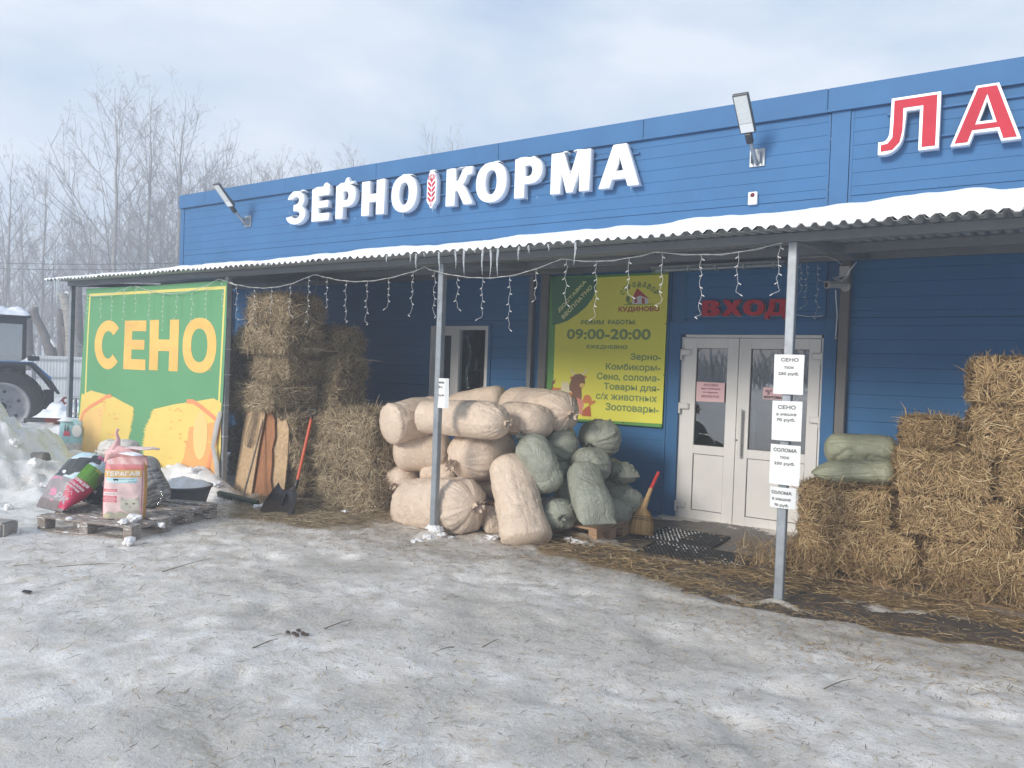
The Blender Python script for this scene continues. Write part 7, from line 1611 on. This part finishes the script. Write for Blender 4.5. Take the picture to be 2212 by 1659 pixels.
# linkage with the red plate behind the tractor
b = MB()
def tb(b_, x0, x1, y0, y1, z0, z1, rot=0):
    q = MB().box(x0, x1, y0, y1, z0, z1, ch=.008); b_.add([MT @ Vector(v) for v in q.v], q.f)
tb(b, -1.15, -.55, -.95, -.65, -.25, -.05); tb(b, -1.0, -.80, -.7, -.55, -.1, .35); tb(b, -1.1, -.7, -.3, -.2, -.30, -.22); part('linkage', b, M_td, tr_)
pl_ = [(-1.42, -.45), (-1.38, .12), (-1.30, .22), (-1.14, .22), (-1.08, .14), (-.86, -.40), (-1.0, -.62), (-1.42, -.62)]
def tw(y): return lambda u, v, h: MT @ Vector((u, y + h, v))
o = keep(art('red_plate', [pl_, ell(-1.30, .14, .03, .04, n=12), ell(-1.18, .14, .03, .04, n=12)], tw(.05), M_rust, None, ext=.02), tr_)
# trailer frame under snow to its right
a_ = at(122, 905, d=15.6); b_ = at(178, 905, d=15.6); ux_ = (b_ - a_).normalized(); nr_ = Vector((-ux_.y, ux_.x, 0))
MC = Matrix(((ux_.x, nr_.x, 0, a_.x), (ux_.y, nr_.y, 0, a_.y), (0, 0, 1, 0), (0, 0, 0, 1)))
cart = empty('cart', (a_.x, a_.y, 0), label='low red-brown trailer bed buried under a big snow cushion behind the left post', cat='trailer')
def cbox(name, *q, m=M_rust, ch=.01):
    b = MB().box(*q, ch=ch); b.v = [tuple(MC @ Vector(v)) for v in b.v]; return part(name, b, m, cart)
cbox('bed', -.35, 2.6, .2, 1.5, .25, .40); cbox('side_board', -.35, 2.6, .18, .215, .28, .48); cbox('drawbar', -1.1, -.36, .7, .85, .20, .28, m=M_td)
for x in (.6, 1.6): 
    cbox('leg', x, x + .1, .25, .35, -.3, .25, m=M_td)
me = lump(-.5, 2.7, .0, 1.6, .36, .36, 12, 60, 30); me.transform(MC); tag(link('trailer_snow', me, M_snow), 'big smooth snow cushion on the trailer behind the left post', 'snow')
tb_ = empty('steel_stand', tuple(at(164, 890, d=13.2)), label='small grey tubular steel stand behind the banner edge', cat='stand')
def sp3(px, py, d=13.2): return at(px, py, d=d)
part('top_rail', MB().tube([sp3(157, 858), sp3(176, 859)], .02, 8).tube([sp3(157, 862), sp3(176, 863)], .014, 8), M_galv, tb_)
part('leg', MB().tube([sp3(163, 860), sp3(163, 905)], .028, 8), M_galv, tb_); part('leg', MB().tube([sp3(174, 860), sp3(174, 905)], .028, 8), M_galv, tb_)
part('lower_rail', MB().tube([sp3(155, 893), sp3(176, 896)], .018, 8), mat('pale_rail', (.45, .38, .30), .6), tb_)

# ------------------------------------------------------------------ fence
f0 = at(76, 772, d=28); f1 = at(470, 790, d=30.5); f0.z = 0; f1.z = 0; fd = (f1 - f0); FL = fd.length; fd.normalize(); fn = Vector((fd.y, -fd.x, 0))
if fn.dot(-f0) < 0: fn = -fn
fence = empty('sheet_fence', tuple(f0), label='pale corrugated sheet metal fence with snow along its foot', cat='fence')
M_fs = mat('pale_fence_sheet', (.58, .60, .60), .5, var=.06, vscale=2)
zt = at(120, 769, d=28.2).z
ns_ = int(FL / 1.1)
for k in range(ns_):
    V_ = []; n = 11 * 4; x0 = k * 1.1
    for i in range(n + 1):
        ph = i % 4; off = .0 if ph in (0, 1) else .007; xx = x0 + (i / n) * 1.098
        p = f0 + fd * xx + fn * off; V_ += [(p.x, p.y, -.4), (p.x, p.y, zt - .01 * (k % 2))]
    part('fence_sheet', MB().add(V_, [(2 * i, 2 * i + 2, 2 * i + 3, 2 * i + 1) for i in range(n)]), M_fs, fence)
for zz in (zt - .14, zt - .78): a, b = f0 + fn * .04 + Vector((0, 0, zz)), f1 + fn * .04 + Vector((0, 0, zz)); part('rail', MB().bar(a, b, .04, .05), mat('fence_rail', (.33, .34, .34), .6), fence)
for k in range(0, ns_, 2): p = f0 + fd * (k * 1.1 - .03) - fn * .03; part('fence_post', MB().box(p.x - .04, p.x + .04, p.y - .04, p.y + .04, -.4, zt + .03), M_galv, fence)
gp = empty('gate_posts', tuple(at(76, 800, d=27.5)), label='dark gate posts at the left end of the pale fence', cat='gate')
for px in (72, 76): p = at(px, 772, d=27.5); part('post', MB().box(p.x - .035, p.x + .035, p.y - .035, p.y + .035, -.4, p.z + .05), M_grey, gp)
for z in (1.45, .2): p, q = at(40, 790, d=27.5), at(72, 790, d=27.5); part('rail', MB().bar((p.x, p.y, z), (q.x, q.y, z), .04), M_grey, gp)

# ------------------------------------------------------------------ trees
M_bark = mat('pale_poplar_bark', (.28, .265, .245), .9, var=.25, vscale=2); M_bark2 = mat('dark_bark', (.125, .11, .10), .95, var=.3, vscale=6, bump=.8, bscale=20); M_twig = mat('frosted_twigs', (.25, .235, .22), .9, var=.15, vscale=1)
M_birch = mat('birch_bark', (.30, .28, .25), .9, var=.15, vscale=3, dirt=((.10, .09, .085), 5, .55, .05), stretch=(1, 1, 4))
def tree_mesh(H, seed, spread=.32, up=.62, r0=.16, n1=26, n2=9, n3=7, base=.16, tw=.010, crown=1.0):
    """returns (trunk verts/faces, crown verts/faces): 4-sided trunk, 3-sided limbs, ribbon twigs"""
    g = random.Random(seed); tr = MB(); cr_ = MB()
    pts = []; x = y = 0
    for i in range(15):
        u = i / 14; x += g.uniform(-.012, .012) * H; y += g.uniform(-.012, .012) * H; pts.append(Vector((x * .6, y * .6, u * H)))
    tr.tube(pts, [max(.012, r0 * (1 - u / 14) ** .9 + .004) for u in range(15)], 8)
    def limb(p, d, L_, r_, lev):
        n = 5 if lev < 2 else 3; q = [p]; dd = d.copy()
        for i in range(n):
            dd = (dd + Vector((g.uniform(-.075, .075), g.uniform(-.075, .075), .10 if lev < 2 else .03))).normalized(); q.append(q[-1] + dd * (L_ / n))
        if lev < 2: (cr_).tube(q, [r_ * (1 - .8 * i / n) + .002 for i in range(n + 1)], 4 if lev == 0 else 3, cap=False)
        else:
            s_ = dd.orthogonal().normalized() * (tw * .5); V_ = []
            for i, c in enumerate(q): f = 1 - .6 * i / n; V_ += [c - s_ * f, c + s_ * f]
            cr_.add(V_, [(2 * i, 2 * i + 1, 2 * i + 3, 2 * i + 2) for i in range(n)])
        if lev < 3:
            cnt = max(1, int(round((n2, n3, 4)[lev] * min(1.15, L_ / (H * (.24, .11, .05)[lev])))))
            for k in range(cnt):
                u = g.uniform(.12, .95); i = min(n - 1, int(u * n)); c = q[i].lerp(q[i + 1], u * n - i); t_ = (q[i + 1] - q[i]).normalized()
                sd_ = t_.cross(Vector((g.uniform(-1, 1), g.uniform(-1, 1), g.uniform(-1, 1)))).normalized(); an = g.uniform(.45, .95)
                limb(c, (t_ * math.cos(an) + sd_ * math.sin(an)).normalized(), L_ * g.uniform(.32, .55) * (1 - .35 * u), r_ * .5, lev + 1)
    for k in range(n1):
        u = base + (1 - base) * ((k + g.random()) / n1) ** .9; i = min(13, int(u * 14)); c = pts[i].lerp(pts[i + 1], u * 14 - i); q = k * 2.4 + g.uniform(-.5, .5)
        rise = up + .16 * u; L_ = H * spread * crown * (1.06 - u) ** .62 * (.45 + .55 * min(1, (u - base) / .18 + .3)) * g.uniform(.75, 1.15)
        limb(c, Vector((math.cos(q) * (1 - rise), math.sin(q) * (1 - rise), rise)).normalized(), L_, r0 * .36 * (1.05 - u), 0)
    return tr, cr_
TV = []
for args in [dict(H=16, seed=1, spread=.50, up=.42, r0=.17, n1=22, base=.10, n2=8, n3=5, tw=.013), dict(H=16, seed=2, spread=.46, up=.45, r0=.16, n1=22, base=.14, n2=8, n3=5, tw=.013), dict(H=12, seed=3, spread=.42, up=.50, r0=.13, n1=24, base=.05, n2=8, n3=6, tw=.013), dict(H=10, seed=4, spread=.5, up=.42, r0=.12, n1=26, base=.03, n2=8, n3=6, tw=.013)]:
    t_, c_ = tree_mesh(**args); TV.append((t_.mesh('trunk'), c_.mesh('crown'), args['H']))
for i, (t_, c_, _) in enumerate(TV): t_.materials.append(M_bark if i < 3 else M_bark2); c_.materials.append(M_twig)
def tree(vi, px, ytop, d, rz, label, group, sx=1.0):
    p = at(px, 790, d=d); topz = at(px, ytop, d=d).z; s_ = (topz + .1) / TV[vi][2]
    root = empty('bare_tree', (p.x, p.y, -.1), rz, label=label, cat='tree', group=group)
    for n_, me in (('trunk', TV[vi][0]), ('crown', TV[vi][1])):
        o = bpy.data.objects.new(n_, me); COL.objects.link(o); o.parent = root; o.scale = (s_ * sx, s_ * sx, s_)
tg_ = 'bare frosty trees beyond the yard'
for a in [(0, 243, 192, 44, .3, 'tallest bare poplar, first of the three tall ones, left of the shop roof'), (1, 305, 205, 46, 1.9, 'tall bare poplar in the middle of the three tall ones'), (0, 378, 208, 45, 4.0, 'tall bare poplar nearest the shop corner'),
          (1, 84, 352, 48, 2.2, 'bare tree with a clear straight trunk above the tractor cab'), (2, 12, 335, 46, .7, 'bare tree at the left edge of the photo'), (2, 150, 440, 52, 3.1, 'lower bare tree between the left group and the tall poplars'),
          (3, 395, 370, 43, 1.0, 'dense dark twiggy tree against the left corner of the shop')]: tree(*a[:5], a[5], tg_)
THK = ['over the tractor', 'left of the tall poplars', 'under the first tall poplar', 'under the third tall poplar', 'with its top just over the roof corner', 'with its crown over the roof behind the left lamp', 'with its crown over the roof right of the left lamp', 'above the tractor cab edge', 'behind the banner top left corner', 'behind the banner top middle', 'directly left of the shop corner', 'at the far left edge low down', 'peeking over the roof between lamp and first letter', 'peeking over the roof above the letter З', 'low over the roof left of the lettering', 'whose twigs rise over the roof above the letters ОК', 'whose thin twigs rise over the roof above the wheat emblem', 'barely showing over the roof above the letters ЕР']
for k, a in enumerate([(2, 45, 430, 58, 5.0), (3, 190, 470, 55, .4), (2, 265, 420, 58, 2.0), (3, 335, 400, 56, 3.3), (3, 440, 352, 46, 5.1), (2, 485, 350, 52, .2), (3, 525, 365, 48, 1.2), (3, 110, 500, 60, 1.4), (3, 228, 480, 50, 4.0), (3, 300, 450, 49, 5.7), (2, 360, 420, 52, 2.6), (3, 10, 480, 56, 2.9), (2, 600, 338, 44, 3.7), (3, 655, 365, 46, .9), (3, 560, 372, 50, 2.2), (2, 908, 292, 40, 1.1), (2, 955, 300, 42, 2.1), (3, 748, 345, 46, .5)]):
    tree(*a, 'bare frosty tree ' + THK[k], 'thicket of bare trees behind the fence')
# far wood line closing the view
tag(litter_ := None, None) if False else None
def far_wood():
    g = np.random.default_rng(44); n = 15000; ang = g.uniform(R(20), R(115), n); rr = g.uniform(62, 72, n); hh = np.abs(g.normal(0, 1, n)); base = g.uniform(0, 5.5, n)
    cx_ = -np.sin(ang) * rr; cy_ = np.cos(ang) * rr; env = 3.6 + 1.8 * fbm(np.stack([ang * 14, ang * 0, ang * 0], 1), 3, 3)
    P_ = np.stack([cx_, cy_, g.uniform(0, 1, n) ** 1.2 * env], 1); D = g.normal(0, .35, (n, 3)); D[:, 2] = np.abs(D[:, 2]) + .7; D /= np.linalg.norm(D, axis=1)[:, None]
    T = np.stack([np.cos(ang), np.sin(ang), ang * 0], 1); L_ = g.uniform(.8, 2.6, n); V_, F_ = stalks(P_, D, T, L_, g.uniform(.012, .035, n), g.normal(0, .1, (n, 3))); return tag(link('far_wood', npmesh('far_wood', V_, F_), M_twig), 'pale leafless wood closing the view far behind the yard', None, None, 'stuff')
far_wood()
# pollarded stumps
def stump(label, pts, rads, m, cuts=(), snow=()):
    root = empty('pollarded_trunk', tuple(pts[0]), label=label, cat='tree', group=None)
    b = MB(); q = [];
    part('trunk', MB().tube(pts, rads, 14), m, root)
    for i, (p, d, r_, L_) in enumerate(cuts):
        part('branch_stub', MB().tube([p, p + d * L_], [r_, r_ * .9], 10), m, root); part('cut_face', MB().tube([p + d * L_, p + d * (L_ + .01)], r_ * .88, 10), mat('cut_wood', (.42, .36, .28), .8) if 'cut_wood' not in bpy.data.materials else bpy.data.materials['cut_wood'], root)
    for (p, q2, r_) in snow: part('snow', MB().tube([p, p.lerp(q2, .5) + Vector((0, 0, .02)), q2], [r_ * .5, r_, r_ * .6], 8), M_snowrough, root)
    return root
S = lambda px, py, d=31: at(px, py, d=d)
stump('leaning cut poplar trunk with snow along its lower side above the tractor', [S(122, 800), S(108, 755), S(97, 725), S(88, 705), S(78, 688), S(72, 672)], [.25, .22, .16, .14, .15, .16], M_bark2, [(S(74, 678), Vector((.1, .1, .95)).normalized(), .12, .28), (S(72, 684), Vector((-.5, -.5, .5)).normalized(), .10, .25)], [(S(97, 717), S(108, 738), .07), (S(105, 730), S(119, 750), .09)])
stump('upright dark trunk with a round knot hole and several thin stems growing from it', [S(62, 800), S(60, 750), S(57, 715), S(55, 690), S(50, 672)], [.24, .21, .22, .24, .12], M_bark2, [(S(60, 700), Vector((.5, .2, .9)).normalized(), .08, .5)])
stump('dark upright cut trunk just left of the canopy corner post', [S(136, 800), S(134, 740), S(133, 700), S(133, 668)], [.2, .16, .15, .15], M_bark2)
stump('thick birch trunk leaning left behind the canopy corner post', [S(170, 810), S(164, 760), S(158, 720), S(151, 680), S(145, 655), S(136, 636)], [.38, .36, .28, .24, .22, .16], M_birch, [(S(138, 640), Vector((-.8, -.2, .3)).normalized(), .10, .45), (S(146, 640), Vector((.6, .4, .5)).normalized(), .06, .6)], [(S(164, 700), S(172, 722), .10), (S(140, 632), S(148, 634), .06)])
stump('straight grey cut trunk right behind the left edge of the banner', [S(172, 800), S(170, 720), S(168, 650), S(168, 612)], [.20, .17, .16, .15], M_bark2, [], [(S(166, 629), S(175, 629), .04), (S(168, 640), S(172, 660), .06)])
stump('dark leaning trunk base with snow behind the fence top', [S(158, 805), S(152, 775), S(146, 740), S(140, 705)], [.22, .2, .17, .15], M_bark2, [], [(S(150, 735), S(158, 760), .08)])
# wires
wr = empty('overhead_wire', tuple(S(0, 570, 30)), label='two thin overhead wires crossing behind the canopy at the left', cat='wire')
for ya, yb_ in ((571, 574), (558, 563)):
    a, b = at(-300, ya - 6, d=34), at(560, yb_, d=30); pts = [a.lerp(b, u / 12) - Vector((0, 0, .25 * math.sin(math.pi * u / 12))) for u in range(13)]; part('wire', MB().tube(pts, .012, 5), M_td, wr)
# what the door panes mirror: pylons and a low wood line behind the photographer
def pylon(x, y, H, rz, lab):
    root = empty('power_pylon', (x, y, 0), rz, label=lab, cat='pylon', group='lattice pylons behind the photographer')
    b = MB(); 
    for sx_ in (-1, 1):
        for sy_ in (-1, 1): b.tube([(sx_ * .12 * H * .9, sy_ * .12 * H * .9, 0), (sx_ * .15, sy_ * .15, H)], .10, 4)
    for k in range(9):
        u0, u1 = k / 9, (k + 1) / 9; r0_, r1_ = .108 * H * (1 - u0) + .15 * u0, .108 * H * (1 - u1) + .15 * u1
        for (sa, sb) in (((-1, -1), (1, -1)), ((1, -1), (1, 1)), ((1, 1), (-1, 1)), ((-1, 1), (-1, -1))):
            b.tube([(sa[0] * r0_, sa[1] * r0_, u0 * H), (sb[0] * r1_, sb[1] * r1_, u1 * H)], .05, 3); b.tube([(sb[0] * r0_, sb[1] * r0_, u0 * H), (sa[0] * r1_, sa[1] * r1_, u1 * H)], .05, 3)
    o = b.build('lattice', M_grey); o.parent = root
    c = MB(); 
    for z in (.72, .84, .96): c.tube([(-3.2, 0, z * H), (3.2, 0, z * H)], .10, 4)
    o = c.build('cross_arm', M_grey); o.parent = root
pylon(-22, -36, 19, .4, 'lattice power pylon mirrored in the left door pane'); pylon(-8, -42, 17, .2, 'lattice power pylon mirrored in the right door pane')
def low_wood():
    g = np.random.default_rng(5); n = 6000; x = g.uniform(-160, 120, n); P_ = np.stack([x, g.uniform(-120, -90, n), g.uniform(0, 1, n) * (4 + 2 * fbm(np.stack([x * .08, x * 0, x * 0], 1), 8, 3))], 1)
    D = g.normal(0, .3, (n, 3)); D[:, 2] = 1; D /= np.linalg.norm(D, axis=1)[:, None]; T = np.tile(np.array([1.0, 0, 0]), (n, 1)); V_, F_ = stalks(P_, D, T, g.uniform(1, 3, n), g.uniform(.15, .4, n), g.normal(0, .1, (n, 3))); return tag(link('rear_wood', npmesh('rear_wood', V_, F_), M_bark2), 'low dark wood line behind the photographer', None, None, 'stuff')
low_wood()
# ------------------------------------------------------------------ haze, mostly for the lens veil
HAZE = 0.0085  # density of a volume added mostly to stand in for the lens veil
if HAZE:
    hz = MB().box(-74, 30, -60, 76, -1.6, 18).build('haze', None); hz.data.materials.clear()
    hm = bpy.data.materials.new('lens_veil_haze'); hm.use_nodes = True; t = hm.node_tree; t.nodes.remove(t.nodes['Principled BSDF']); pv = t.nodes.new('ShaderNodeVolumePrincipled')
    pv.inputs['Color'].default_value = (.86, .91, 1, 1); pv.inputs['Density'].default_value = HAZE; pv.inputs['Anisotropy'].default_value = .2; t.links.new(pv.outputs[0], t.nodes['Material Output'].inputs['Volume'])
    hz.data.materials.append(hm); hz['kind'] = 'stuff'; hz['label'] = 'thin haze volume over the yard, added mostly for the milky veil of the lens'
